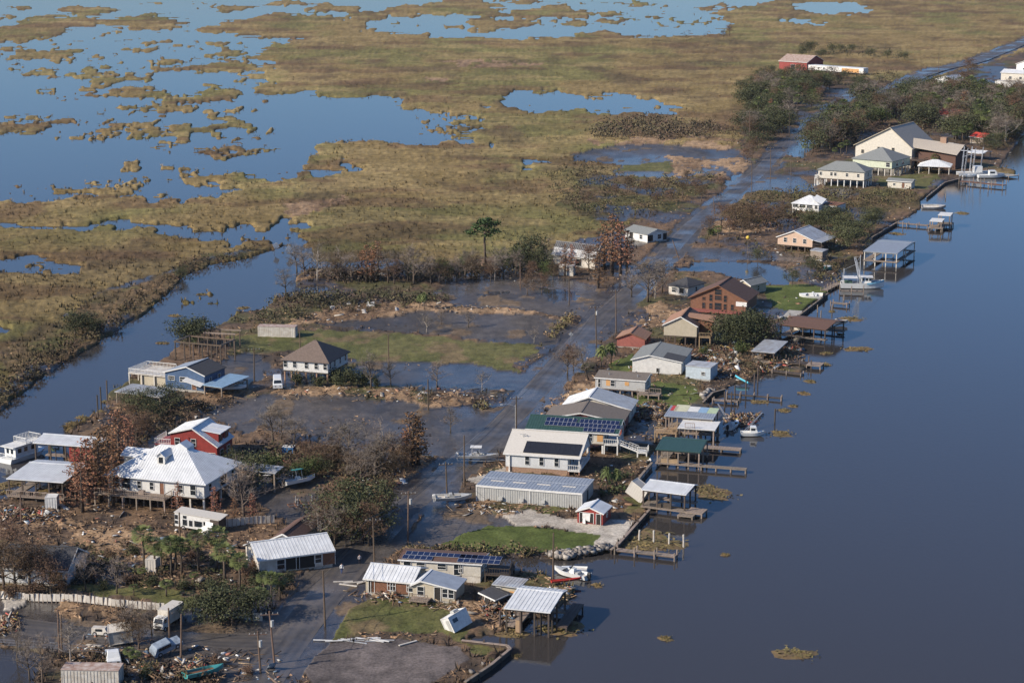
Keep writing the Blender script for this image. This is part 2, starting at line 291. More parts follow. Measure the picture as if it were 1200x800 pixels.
# kind, polygon: painted in this order over the marsh
LOTS = [
    ('dirt', TOWN),
    ('scrub', [(690, 205), (790, 212), (850, 205), (830, 222), (760, 258), (700, 262), (650, 240)]),
    ('scrub', [(900, 215), (935, 225), (1040, 222), (1085, 230), (1075, 250), (1000, 262), (880, 275), (830, 262), (850, 240)]),
    ('scrub', [(0, 410), (70, 385), (120, 345), (180, 325), (240, 300), (300, 292), (250, 312), (185, 358), (110, 405), (30, 460), (0, 483)]),
    ('mud', [(508, 322), (560, 318), (640, 325), (700, 335), (735, 345), (700, 372), (650, 372), (600, 362), (520, 358)]),
    ('mud', [(362, 384), (400, 376), (480, 362), (560, 366), (640, 374), (668, 385), (640, 402), (600, 402), (560, 396), (480, 388), (420, 385)]),
    ('mud', [(408, 432), (470, 424), (560, 428), (640, 432), (600, 456), (545, 456), (480, 452), (420, 446)]),
    ('mud', [(220, 478), (300, 466), (380, 463), (440, 470), (500, 472), (600, 470), (640, 450), (620, 490), (575, 530), (520, 535), (480, 525), (400, 512), (300, 500), (285, 515)]),
    ('mud', [(300, 560), (350, 556), (380, 575), (410, 600), (370, 622), (310, 612), (285, 590)]),
    ('mud', [(478, 606), (520, 588), (560, 600), (600, 612), (580, 640), (520, 645), (480, 640)]),
    ('mud', [(-60, 703), (0, 705), (60, 712), (110, 725), (150, 742), (240, 735), (330, 730), (400, 690), (440, 690), (480, 712), (440, 728), (380, 735), (330, 800), (200, 792), (130, 752), (60, 745), (0, 738), (-60, 738)]),
    ('mud', [(330, 690), (380, 668), (430, 650), (450, 600), (480, 600), (470, 640), (420, 690), (380, 720)]),
    ('mud', [(800, 292), (870, 291), (930, 295), (990, 300), (960, 310), (900, 306), (820, 306)]),
    ('mud', [(205, 430), (300, 418), (320, 430), (300, 452), (262, 440)]),
    ('mud', [(862, 205), (905, 203), (955, 213), (957, 226), (930, 226), (890, 224), (850, 228)]),
    ('mud', [(880, 236), (925, 238), (930, 252), (890, 256)]),
    ('mud', [(667, 182), (733, 170), (800, 170), (870, 176), (880, 195), (840, 205), (800, 210), (720, 207), (733, 194), (673, 189)]),
    ('mud', [(1000, 186), (1075, 190), (1080, 205), (1010, 206)]),
    ('mud', [(820, 262), (850, 255), (900, 268), (880, 275), (830, 272)]),
    ('mud', [(565, 480), (640, 440), (700, 390), (740, 345), (760, 340), (735, 375), (690, 425), (650, 465), (600, 520), (540, 560), (520, 560)]),
    ('shallow', [(795, 318), (803, 305), (862, 306), (935, 317), (922, 335), (890, 335), (840, 317)]),
    ('shallow', [(855, 212), (880, 200), (905, 190), (880, 212), (862, 225)]), ('shallow', [(920, 160), (950, 158), (955, 172), (940, 185), (918, 182)]),
    ('shallow', [(640, 338), (672, 340), (676, 350), (645, 352)]), ('shallow', [(560, 343), (600, 341), (602, 343), (575, 345)]),
    ('lawn2', [(268, 396), (360, 391), (460, 390), (560, 400), (620, 404), (612, 432), (540, 428), (420, 425), (380, 410), (300, 418)]),
    ('lawn', [(520, 640), (570, 618), (640, 621), (700, 628), (710, 638), (700, 646), (660, 651), (600, 650), (540, 648)]),
    ('lawn', [(738, 458), (770, 448), (815, 455), (824, 468), (800, 480), (745, 480)]),
    ('lawn', [(884, 336), (945, 335), (972, 341), (936, 368), (905, 362)]),
    ('lawn', [(712, 428), (742, 416), (744, 436), (714, 442)]),
    ('lawn2', [(390, 725), (440, 706), (520, 706), (562, 735), (545, 752), (598, 760), (575, 775), (530, 758), (440, 745), (380, 760), (360, 775), (350, 765)]),
    ('lawn2', [(1018, 206), (1100, 206), (1084, 224), (1040, 224)]),
    ('lawn2', [(60, 688), (140, 684), (235, 700), (240, 716), (140, 702), (60, 696)]),
    ('lawn2', [(735, 193), (780, 190), (790, 200), (725, 203)]),
    ('lawn2', [(595, 597), (650, 598), (668, 603), (640, 606), (600, 603)]),
    ('lawn2', [(722, 590), (750, 594), (748, 604), (730, 606)]),
    ('shell', [(578, 603), (622, 600), (668, 612), (745, 612), (738, 622), (712, 646), (696, 640), (700, 630), (640, 618), (600, 620)]),
    ('shell', [(543, 565), (590, 548), (604, 556), (560, 570)]),
    ('shell', [(0, 706), (30, 704), (28, 712), (0, 722)]),
    ('gravel', [(352, 772), (400, 755), (470, 752), (540, 764), (550, 774), (500, 812), (370, 812)]),
    ('wrack', [(330, 386), (350, 372), (400, 358), (480, 350), (522, 356), (480, 368), (400, 380)]),
    ('wrack', [(285, 462), (400, 455), (480, 455), (560, 458), (602, 462), (560, 472), (430, 472), (330, 466)]),
    ('wrack', [(742, 366), (790, 355), (806, 380), (770, 386), (742, 384)]),
    ('wrack', [(-20, 612), (120, 608), (200, 632), (290, 650), (260, 674), (100, 645), (-20, 640)]),
    ('wrack', [(405, 566), (470, 542), (512, 532), (496, 560), (470, 584), (440, 598), (410, 585)]),
    ('wrack', [(535, 597), (575, 586), (620, 590), (614, 600), (560, 604)]),
    ('wrack', [(536, 706), (600, 698), (614, 720), (594, 736), (562, 726)]),
    ('wrack', [(636, 478), (680, 452), (702, 448), (690, 466), (655, 482)]),
    ('wrack', [(812, 428), (870, 405), (892, 420), (880, 446), (840, 450)]),
    ('wrack', [(345, 322), (420, 318), (480, 320), (470, 328), (400, 326), (345, 332)]),
    ('wrack', [(480, 361), (560, 362), (620, 366), (660, 375), (600, 373), (520, 369)]),
    ('wrack', [(840, 258), (900, 262), (910, 272), (860, 276), (835, 268)]), ('wrack', [(690, 165), (790, 160), (800, 168), (740, 171), (700, 172)]),
    ('wrack', [(60, 708), (130, 712), (190, 722), (180, 735), (120, 732), (70, 722)]),
    ('wrack', [(340, 252), (330, 243), (370, 236), (400, 230), (396, 238), (365, 250), (358, 256)]),
    ('wrack', [(520, 72), (560, 70), (640, 76), (620, 80), (540, 80)]), ('wrack', [(500, 92), (525, 92), (520, 97), (500, 97)]),
    ('wrack', [(780, 182), (840, 190), (870, 186), (880, 200), (830, 215), (790, 212)]),
    ('wrack', [(190, 470), (270, 455), (290, 465), (220, 480), (150, 492), (130, 480)]),
    ('wrack', [(800, 158), (870, 165), (860, 178), (800, 172)]), ('wrack', [(740, 590), (720, 575), (735, 565), (750, 585)]),
]
RIDGES = [((480, 366), (660, 378)), ((300, 462), (602, 466))]
KIND = {  # linear base colours (a, b mixed by noise), ground height, roughness of the relief, wetness
    'marsh': ((.175, .125, .048), (.250, .180, .078), .60, .45, 0), 'dirt': ((.055, .042, .032), (.155, .098, .058), .38, .35, .15),
    'scrub': ((.075, .062, .028), (.150, .100, .055), .55, .55, 0),
    'mud': ((.046, .040, .036), (.086, .073, .062), .10, .07, .95), 'shallow': ((.04, .036, .034), (.06, .055, .05), -.35, .08, 1),
    'lawn': ((.065, .085, .022), (.105, .125, .036), .42, .10, 0), 'lawn2': ((.075, .080, .024), (.130, .120, .045), .40, .22, .1),
    'shell': ((.34, .30, .25), (.44, .40, .34), .42, .06, 0), 'gravel': ((.085, .072, .068), (.15, .125, .115), .42, .08, .1),
    'wrack': ((.15, .095, .056), (.35, .235, .14), .42, .45, 0)}
KN = list(KIND)

ROAD_PX = [(285, 835), (318, 775), (350, 738), (382, 694), (402, 672), (424, 648), (443, 622), (468, 598), (500, 574), (540, 542), (580, 508), (607, 482), (627, 460), (655, 427), (678, 399), (706, 371), (731, 348), (748, 334), (768, 312), (788, 290), (812, 263), (838, 243), (867, 221), (889, 203), (906, 184), (918, 170), (944, 155), (960, 139), (983, 121), (1000, 105)]
LEVEE_PX = [(1030, 118), (1072, 92), (1100, 82), (1143, 73), (1200, 50), (1300, 8), (1360, -20)]
SIDE_PX = [(-60, 722), (40, 742), (110, 750), (200, 748), (330, 752)]
ROAD, LEVEE, SIDE = Gn(ROAD_PX), Gn(LEVEE_PX), Gn(SIDE_PX)
def dist_line(x, y, P):
    d = np.full(x.shape, 1e9)
    for (ax, ay), (bx, by) in zip(P[:-1], P[1:]):
        vx, vy = bx - ax, by - ay; t = np.clip(((x - ax) * vx + (y - ay) * vy) / (vx * vx + vy * vy), 0, 1)
        d = np.minimum(d, np.hypot(x - ax - t * vx, y - ay - t * vy))
    return d

def classify(X, Y):
    """land mask and ground kind for places on the plain"""
    wx = (fbm(X / 14, Y / 14, 3) - .5); wy = (fbm(X / 14, Y / 14, 9) - .5)
    fx = (vnoise(X / 2.6, Y / 2.6, 31) - .5); fy = (vnoise(X / 2.6, Y / 2.6, 37) - .5)
    far = np.clip((Y - 450) / 700, 0, 1)
    gx = vnoise(X / 6.5, Y / 17, 131) - .5; gy = vnoise(X / 6.5, Y / 17, 137) - .5
    xb, yb = X + wx * (10 + 14 * far) + fx * 4.0 + gx * 11, Y + wy * (16 + 60 * far) + fy * (4 + 14 * far) + gy * (8 + 30 * far)   # ragged marsh edges
    xs, ys = X + wx * 4 + fx * 1.2, Y + wy * 6 + fy * 1.2
    water = inside(Gn(BAY), xb, yb)
    for p in PONDS: water |= inside(Gn(p), xb, yb)
    far2 = (Y > 1900) & (fbm(X / 130, Y / 420, 77) < .47) & (X < 300 + 0.1 * Y); water |= far2
    isl = inside(Gn(NWBAND), xb, yb)
    for cx, cy, rx, ry in ISLANDS:
        t = np.linspace(0, 2 * math.pi, 22, endpoint=False)
        wob = 1 + .22 * np.sin(3 * t + cx) + .15 * np.sin(5 * t + cy)
        isl |= inside(Gn(np.stack([cx + rx * 1.06 * wob * np.cos(t), cy + ry * 1.1 * wob * np.sin(t)], 1)), X + fx * 8 + wx * 8 + gx * 12, Y + fy * 22 + wy * 18 + gy * 34)
    for cx, cy, rx, ry in SPECKLE:
        t = np.linspace(0, 2 * math.pi, 22, endpoint=False)
        isl |= inside(Gn(np.stack([cx + rx * np.cos(t), cy + ry * np.sin(t)], 1)), xb, yb) & (vnoise(X / 4.5, Y / 16, 5) * .6 + vnoise(X / 25, Y / 60, 6) * .4 > .66)
    water &= ~isl
    can = inside(Gn(CANAL), xs, ys); water |= can & ~isl
    k = np.zeros(X.shape, int)
    for kd, p in LOTS:
        sharp = kd in ('gravel', 'lawn', 'shell')
        q = inside(Gn(p), X + (wx * 3 + fx if sharp else wx * 9 + fx * 2.5), Y + (wy * 4 + fy if sharp else wy * 14 + fy * 3))
        if p is TOWN: q &= ~water
        if kd == 'wrack': q &= fbm(X / 8, Y / 13, 83) > .40
        k[q] = KN.index(kd); 
        if kd not in ('dirt', 'scrub'): water &= ~(q & ~can)
    riv = inside(Gn(RIVER), X + wx * 1.4 + fx * .8, Y + wy * 2 + fy * .8) | inside(Gn(POND_SW), xs, ys)
    water |= riv
    dr = np.minimum(dist_line(X, Y, ROAD), dist_line(X, Y, SIDE))
    dl = dist_line(X, Y, LEVEE)
    nr = (dr < 5.2 + wx * 4) ; k[nr] = KN.index('mud'); water &= ~nr
    nl = dl < 9 + wx * 6; k[nl] = KN.index('mud'); water &= ~nl
    return water, k, dr, dl

def ground_z(px, py):
    return .3

# grid that is fine near the flight path and coarse far away
tin = np.arange(-.292, .2921, 1.5 / FPX); tout = .292 * np.geomspace(1.03, 7, 14)
T = np.concatenate([-tout[::-1], tin, tout])
rows = [G(600, py).y for py in np.arange(872, -46, -1.45)]
Yr = np.concatenate([np.linspace(60, rows[0] - 6, 10), rows, np.geomspace(rows[-1] * 1.02, 45000, 22)])
YY, TT = np.meshgrid(Yr, T, indexing='ij'); XX = TT * YY
X, Y = XX.ravel(), YY.ravel()
water, k, droad, dlev = classify(X, Y)
nr_, nc_ = XX.shape
def blur(a, n=1):
    a = a.reshape(nr_, nc_).astype(float)
    for _ in range(n):
        p = np.pad(a, 1, mode='edge')
        a = (p[:-2, 1:-1] + p[2:, 1:-1] + p[1:-1, :-2] + p[1:-1, 2:] + 2 * p[1:-1, 1:-1]) / 6
    return a.ravel()
land = blur(~water, 1)
A_ = np.array([KIND[q][0] for q in KN])[k]; B_ = np.array([KIND[q][1] for q in KN])[k]
hk = np.array([KIND[q][2] for q in KN])[k]; rk = np.array([KIND[q][3] for q in KN])[k]; wk = np.array([KIND[q][4] for q in KN])[k]
n1 = fbm(X / 9, Y / 16, 21, 5); n2 = fbm(X / 60, Y / 140, 23, 4); n3 = fbm(X / 1.7, Y / 2.3, 27, 3)
mix = np.clip((n1 * .5 + n2 * .25 + n3 * .25 - .36) / .28, 0, 1)[:, None]
colr = A_ * (1 - mix) + B_ * mix
# greener and browner drifts in the marsh and in the rough lots
mar = np.isin(k, [KN.index('marsh')])
g = np.clip((fbm(X / 45, Y / 90, 41) - .47) / .16, 0, 1)[:, None]
colr = np.where(mar[:, None], colr * (1 - g) + np.array([.160, .140, .050]) * (.75 + .5 * mix) * g, colr)
br = np.clip((fbm(X / 22, Y / 45, 43) - .58) / .12, 0, 1)[:, None]
colr = np.where(mar[:, None], colr * (1 - br * .75) + np.array([.110, .075, .040]) * (.7 + .5 * mix) * br * .75, colr)
sy = np.clip((fbm(X / 55, Y / 22, 141, 5) - .54) / .09, 0, 1)[:, None]; sr = np.clip((fbm(X / 40, Y / 26, 147, 5) - .57) / .07, 0, 1)[:, None]
colr = np.where(mar[:, None], colr * (1 - .6 * sy) + np.array([.29, .215, .095]) * (.7 + .5 * mix) * .6 * sy, colr)
colr = np.where(mar[:, None], colr * (1 - .65 * sr) + np.array([.135, .080, .042]) * (.7 + .5 * mix) * .65 * sr, colr)
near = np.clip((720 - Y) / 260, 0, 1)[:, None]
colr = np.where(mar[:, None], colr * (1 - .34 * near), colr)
drt = np.isin(k, [KN.index('dirt'), KN.index('scrub')])
g2 = np.clip((fbm(X / 12, Y / 18, 47) - .56) / .1, 0, 1)[:, None]
colr = np.where(drt[:, None], colr * (1 - g2 * .7) + np.array([.075, .078, .026]) * g2 * .7, colr)
d2 = np.clip((fbm(X / 17, Y / 25, 53) - .57) / .07, 0, 1)[:, None]
colr = np.where(drt[:, None], colr * (1 - d2 * .8) + np.array([.042, .036, .033]) * d2 * .8, colr)
wk = np.where(drt, np.maximum(wk, d2[:, 0] * .8), wk)
lw = np.isin(k, [KN.index('lawn2')]); t2 = np.clip((fbm(X / 7, Y / 10, 59) - .6) / .08, 0, 1)[:, None]
colr = np.where(lw[:, None], colr * (1 - t2 * .7) + np.array([.17, .115, .065]) * t2 * .7, colr)
# mud carries straw and silt in streaks
md = np.isin(k, [KN.index('mud')]); t3 = np.clip((fbm(X / 6, Y / 9, 61, 5) - .62) / .06, 0, 1)[:, None]
colr = np.where(md[:, None], colr * (1 - t3 * .75) + np.array([.15, .105, .065]) * t3 * .75, colr)
colr = np.where(md[:, None], colr * (.72 + .62 * fbm(X / 30, Y / 55, 63, 4))[:, None], colr)
wk = np.where(md, wk * (1 - .8 * t3[:, 0]) * np.clip(fbm(X / 25, Y / 60, 67) * 2.5 - .4, .3, 1), wk)
hk = hk + np.where(md, t3[:, 0] * .12, 0)
hk = hk + np.where(np.isin(k, [KN.index('wrack')]), .5 * (fbm(X / 3, Y / 4, 71, 3) - .45), 0)
Z = np.clip(land, 0, 1); sm = Z * Z * (3 - 2 * Z)
rel = (n3 - .5) * 1.5 * rk + (n1 - .5) * .9 * rk
Z = -.9 + sm * (hk + np.maximum(rel, -.75 * np.abs(hk)) + .9)
# bank colour where wet earth shows at the water's edge
edge = np.clip(1 - np.abs(land - .55) / .4, 0, 1)[:, None] * (~np.isin(k, [KN.index('shell'), KN.index('gravel')]))[:, None]
colr = colr * (1 - .45 * edge) + np.array([.05, .036, .024]) * .45 * edge
Z = np.where(droad < 4.4, np.minimum(Z, .13), Z); Z = np.where(dlev < 9, np.minimum(Z, .5), Z)

def attr_mat(name, rough, bump=.35, bscale=2.2, wet=False, upn=0.0):
    m = bpy.data.materials.new(name); m.use_nodes = True; n = m.node_tree.nodes; l = m.node_tree.links; b = n['Principled BSDF']
    at = n.new('ShaderNodeAttribute'); at.attribute_name = 'col'
    ge = n.new('ShaderNodeNewGeometry'); nz = n.new('ShaderNodeTexNoise'); nz.inputs['Scale'].default_value = bscale; nz.inputs['Detail'].default_value = 5
    nz.inputs['Roughness'].default_value = .7; l.new(ge.outputs['Position'], nz.inputs['Vector'])
    mr = n.new('ShaderNodeMapRange'); mr.inputs['From Min'].default_value = .3; mr.inputs['From Max'].default_value = .7
    mr.inputs['To Min'].default_value = .55; mr.inputs['To Max'].default_value = 1.4; l.new(nz.outputs['Fac'], mr.inputs['Value'])
    n2 = n.new('ShaderNodeTexNoise'); n2.inputs['Scale'].default_value = .28; n2.inputs['Detail'].default_value = 7; n2.inputs['Roughness'].default_value = .72; l.new(ge.outputs['Position'], n2.inputs['Vector'])
    m2 = n.new('ShaderNodeMapRange'); m2.inputs['From Min'].default_value = .33; m2.inputs['From Max'].default_value = .67; m2.inputs['To Min'].default_value = .62; m2.inputs['To Max'].default_value = 1.32; l.new(n2.outputs['Fac'], m2.inputs['Value'])
    mm = n.new('ShaderNodeMath'); mm.operation = 'MULTIPLY'; l.new(mr.outputs[0], mm.inputs[0]); l.new(m2.outputs[0], mm.inputs[1])
    mx = n.new('ShaderNodeVectorMath'); mx.operation = 'SCALE'; l.new(at.outputs['Color'], mx.inputs[0]); l.new(mm.outputs[0], mx.inputs['Scale'])
    l.new(mx.outputs[0], b.inputs['Base Color'])
    bp = n.new('ShaderNodeBump'); bp.inputs['Strength'].default_value = bump; bp.inputs['Distance'].default_value = .25
    l.new(nz.outputs['Fac'], bp.inputs['Height']); l.new(bp.outputs[0], b.inputs['Normal'])
    b.inputs['Roughness'].default_value = rough; b.inputs['Specular IOR Level'].default_value = .25
    if upn:      # blades lit like the turf they stand in
        sc = n.new('ShaderNodeVectorMath'); sc.operation = 'SCALE'; sc.inputs['Scale'].default_value = 1 - upn; l.new(ge.outputs['Normal'], sc.inputs[0])
        ad = n.new('ShaderNodeVectorMath'); ad.operation = 'ADD'; ad.inputs[1].default_value = (0, 0, upn); l.new(sc.outputs[0], ad.inputs[0])
        no = n.new('ShaderNodeVectorMath'); no.operation = 'NORMALIZE'; l.new(ad.outputs[0], no.inputs[0]); l.new(no.outputs[0], b.inputs['Normal'])
    if wet:
        aw = n.new('ShaderNodeAttribute'); aw.attribute_name = 'wet'
        r1 = n.new('ShaderNodeMapRange'); r1.inputs['To Min'].default_value = .95; r1.inputs['To Max'].default_value = .20
        l.new(aw.outputs['Fac'], r1.inputs['Value']); l.new(r1.outputs[0], b.inputs['Roughness'])
        r2 = n.new('ShaderNodeMapRange'); r2.inputs['To Min'].default_value = bump; r2.inputs['To Max'].default_value = .03
        l.new(aw.outputs['Fac'], r2.inputs['Value']); l.new(r2.outputs[0], bp.inputs['Strength'])
        r3 = n.new('ShaderNodeMapRange'); r3.inputs['To Min'].default_value = .15; r3.inputs['To Max'].default_value = .7
        l.new(aw.outputs['Fac'], r3.inputs['Value']); l.new(r3.outputs[0], b.inputs['Specular IOR Level'])
    return m
M_ground = attr_mat('ground_earth_and_marsh', .9, wet=True)
ii = np.arange((nr_ - 1) * nc_).reshape(nr_ - 1, nc_)[:, :-1].ravel()
F = np.stack([ii, ii + 1, ii + nc_ + 1, ii + nc_], 1)
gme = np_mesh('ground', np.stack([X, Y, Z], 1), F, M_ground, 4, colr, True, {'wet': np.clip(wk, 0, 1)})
ground = link('ground', gme); ground['kind'] = 'structure'
GZ = Z.reshape(nr_, nc_); KG = k.reshape(nr_, nc_).copy(); CG = colr.reshape(nr_, nc_, 3).copy()
def zat(x, y):
    """ground height at a place"""
    i = int(np.clip(np.searchsorted(Yr, y), 1, nr_ - 1)); j = int(np.clip(np.searchsorted(T, x / y), 1, nc_ - 1))
    return float(max(GZ[i - 1, j - 1], GZ[i, j], GZ[i - 1, j], GZ[i, j - 1]))

# water: one sheet, ripples by bump
m = bpy.data.materials.new('muddy_water'); m.use_nodes = True; n = m.node_tree.nodes; l = m.node_tree.links; b = n['Principled BSDF']
b.inputs['Base Color'].default_value = (.040, .036, .034, 1); b.inputs['Roughness'].default_value = .07; b.inputs['IOR'].default_value = 1.33
ge = n.new('ShaderNodeNewGeometry')
def wnoise(sc, det, stretch):
    mp = n.new('ShaderNodeMapping'); mp.inputs['Scale'].default_value = stretch; l.new(ge.outputs['Position'], mp.inputs['Vector'])
    z = n.new('ShaderNodeTexNoise'); z.inputs['Scale'].default_value = sc; z.inputs['Detail'].default_value = det; l.new(mp.outputs[0], z.inputs['Vector']); return z
r1 = wnoise(1.3, 4, (1, .55, 1)); r2 = wnoise(.02, 5, (1, .35, 1))
st = n.new('ShaderNodeMapRange'); st.inputs['From Min'].default_value = .35; st.inputs['From Max'].default_value = .65
st.inputs['To Min'].default_value = .04; st.inputs['To Max'].default_value = .22; l.new(r2.outputs['Fac'], st.inputs['Value'])
bp = n.new('ShaderNodeBump'); bp.inputs['Distance'].default_value = .12; l.new(st.outputs[0], bp.inputs['Strength']); l.new(r1.outputs['Fac'], bp.inputs['Height'])
l.new(bp.outputs[0], b.inputs['Normal']); M_water = m
wv = MB()
for y0, y1 in ((-200, 300), (300, 900), (900, 3000), (3000, 45000)):
    xs_ = [-30000, -3000, 0, 3000, 30000]
    for a, c in zip(xs_[:-1], xs_[1:]): wv.poly([(a, y0, 0), (c, y0, 0), (c, y1, 0), (a, y1, 0)])
wobj = wv.build('water', M_water); wobj['kind'] = 'structure'

# roads
def strip(name, P, width, z, mtl, crown=.05):
    mb = MB(); pts = []
    for (ax, ay), (bx, by) in zip(P[:-1], P[1:]):
        L = math.hypot(bx - ax, by - ay); q = max(1, int(L / 6))
        pts += [(ax + (bx - ax) * i / q, ay + (by - ay) * i / q) for i in range(q)]
    pts.append(tuple(P[-1])); pts = np.array(pts)
    for _ in range(6): pts[1:-1] = (pts[:-2] + 2 * pts[1:-1] + pts[2:]) / 4
    rings = []
    for i, p in enumerate(pts):
        d = pts[min(i + 1, len(pts) - 1)] - pts[max(i - 1, 0)]; d = d / np.hypot(*d); nx, ny = d[1], -d[0]
        rings.append([(p[0] + nx * o * width, p[1] + ny * o * width, z + dz) for o, dz in [(-.5, -.25)] + [(q / 12 * .98 - .49, crown * (1 - (q / 6 - 1) ** 2)) for q in range(13)] + [(.5, -.25)]])
    mb.loft(rings); o = mb.build(name, mtl, smooth=False); o['kind'] = 'structure'
    at = o.data.attributes.new('across', 'FLOAT', 'POINT'); at.data.foreach_set('value', np.tile(np.array([-1] + [q / 6 - 1 for q in range(13)] + [1], np.float32), len(rings)))
    return o, pts
m = bpy.data.materials.new('wet_asphalt'); m.use_nodes = True; n = m.node_tree.nodes; l = m.node_tree.links; b = n['Principled BSDF']
ge = n.new('ShaderNodeNewGeometry')
a1 = n.new('ShaderNodeTexNoise'); a1.inputs['Scale'].default_value = .12; a1.inputs['Detail'].default_value = 6; a1.inputs['Roughness'].default_value = .65; l.new(ge.outputs['Position'], a1.inputs['Vector'])
cr = n.new('ShaderNodeValToRGB'); e = cr.color_ramp.elements; e[0].position = .38; e[0].color = (.035, .032, .031, 1); e[1].position = .66; e[1].color = (.105, .088, .074, 1)
e2 = cr.color_ramp.elements.new(.53); e2.color = (.060, .056, .055, 1); l.new(a1.outputs['Fac'], cr.inputs['Fac'])
ac = n.new('ShaderNodeAttribute'); ac.attribute_name = 'across'; tr = n.new('ShaderNodeValToRGB'); te = tr.color_ramp.elements; te[0].position = .06; te[0].color = (.9, .9, .9, 1); te[1].position = .95; te[1].color = (.8, .8, .8, 1)
for q_, v_ in ((.14, .15), (.24, .55), (.36, .1), (.48, .75), (.55, .6), (.64, .1), (.76, .5), (.86, .15)): te_ = te.new(q_); te_.color = (v_, v_, v_, 1)
am = n.new('ShaderNodeMapRange'); am.inputs['From Min'].default_value = -1; l.new(ac.outputs['Fac'], am.inputs['Value']); aw_ = n.new('ShaderNodeTexNoise'); aw_.inputs['Scale'].default_value = .09; l.new(ge.outputs['Position'], aw_.inputs['Vector'])
as_ = n.new('ShaderNodeMath'); as_.operation = 'MULTIPLY_ADD'; as_.inputs[1].default_value = .3; l.new(aw_.outputs['Fac'], as_.inputs[0]); al_ = n.new('ShaderNodeMath'); al_.operation = 'SUBTRACT'; al_.inputs[1].default_value = .15; l.new(am.outputs[0], al_.inputs[0]); l.new(al_.outputs[0], as_.inputs[2]); l.new(as_.outputs[0], tr.inputs['Fac'])
sm_ = n.new('ShaderNodeMath'); sm_.operation = 'MULTIPLY'; l.new(tr.outputs[0], sm_.inputs[0]); an_ = n.new('ShaderNodeTexNoise'); an_.inputs['Scale'].default_value = .5; an_.inputs['Detail'].default_value = 5; l.new(ge.outputs['Position'], an_.inputs['Vector']); l.new(an_.outputs['Fac'], sm_.inputs[1])
mxs = n.new('ShaderNodeMix'); mxs.data_type = 'RGBA'; l.new(sm_.outputs[0], mxs.inputs['Factor']); l.new(cr.outputs[0], mxs.inputs['A']); mxs.inputs['B'].default_value = (.145, .12, .095, 1); l.new(mxs.outputs['Result'], b.inputs['Base Color'])
a2 = n.new('ShaderNodeTexNoise'); a2.inputs['Scale'].default_value = .06; a2.inputs['Detail'].default_value = 4; l.new(ge.outputs['Position'], a2.inputs['Vector'])
mr = n.new('ShaderNodeMapRange'); mr.inputs['From Min'].default_value = .4; mr.inputs['From Max'].default_value = .62; mr.inputs['To Min'].default_value = .65; mr.inputs['To Max'].default_value = .24
l.new(a2.outputs['Fac'], mr.inputs['Value']); l.new(mr.outputs[0], b.inputs['Roughness'])
M_asphalt = m
road, road_pts = strip('road', ROAD, 6.0, .11, M_asphalt, .10)
levee_road, _ = strip('levee_road', LEVEE, 11.0, .62, M_asphalt)
side_road, _ = strip('side_road', SIDE, 6.0, .10, M_asphalt, .10)
# ---------------------------------------------------------------- building kit
def ray_plane(px, py, P0, d):
    """where the line of sight through a photo point meets the upright plane through P0 along d: (distance along d, height)"""
    dx, dy = (px - 600) / FPX, (py - 400) / FPX
    r = Vector((dx, math.cos(PITCH) - dy * math.sin(PITCH), -math.sin(PITCH) - dy * math.cos(PITCH)))
    n = Vector((-d.y, d.x, 0)); t = (P0 - Vector((0, 0, CAM_H))).dot(n) / r.dot(n)
    p = Vector((0, 0, CAM_H)) + r * t
    return (p - P0).dot(d), p.z
def ribs(mb, poly, sp=.45, hgt=.045):
    P = [Vector(p) for p in poly]; e = (P[1] - P[0]); L = e.length; e.normalize()
    n = None
    for i in range(2, len(P)):
        c = e.cross(P[i] - P[0])
        if c.length > 1e-4: n = c.normalized(); break
    if n is None: return
    if n.z < 0: n = -n
    g = n.cross(e); 
    if g.z < 0: g = -g
    q = [((p - P[0]).dot(e), (p - P[0]).dot(g)) for p in P]
    s = sp / 2
    lo = min(a for a, _ in q); hi = max(a for a, _ in q); s = lo + sp / 2
    while s < hi:
        ts = []
        for (a, b), (c, d) in zip(q, q[1:] + q[:1]):
            if (a - s) * (c - s) < 0: ts.append(b + (d - b) * (s - a) / (c - a))
        if len(ts) >= 2 and max(ts) - min(ts) > .2:
            a = P[0] + e * s + g * (min(ts) + .01) + n * (hgt * .4); b = P[0] + e * s + g * (max(ts) - .03) + n * (hgt * .4)
            mb.bar(a, b, .05, hgt)
        s += sp
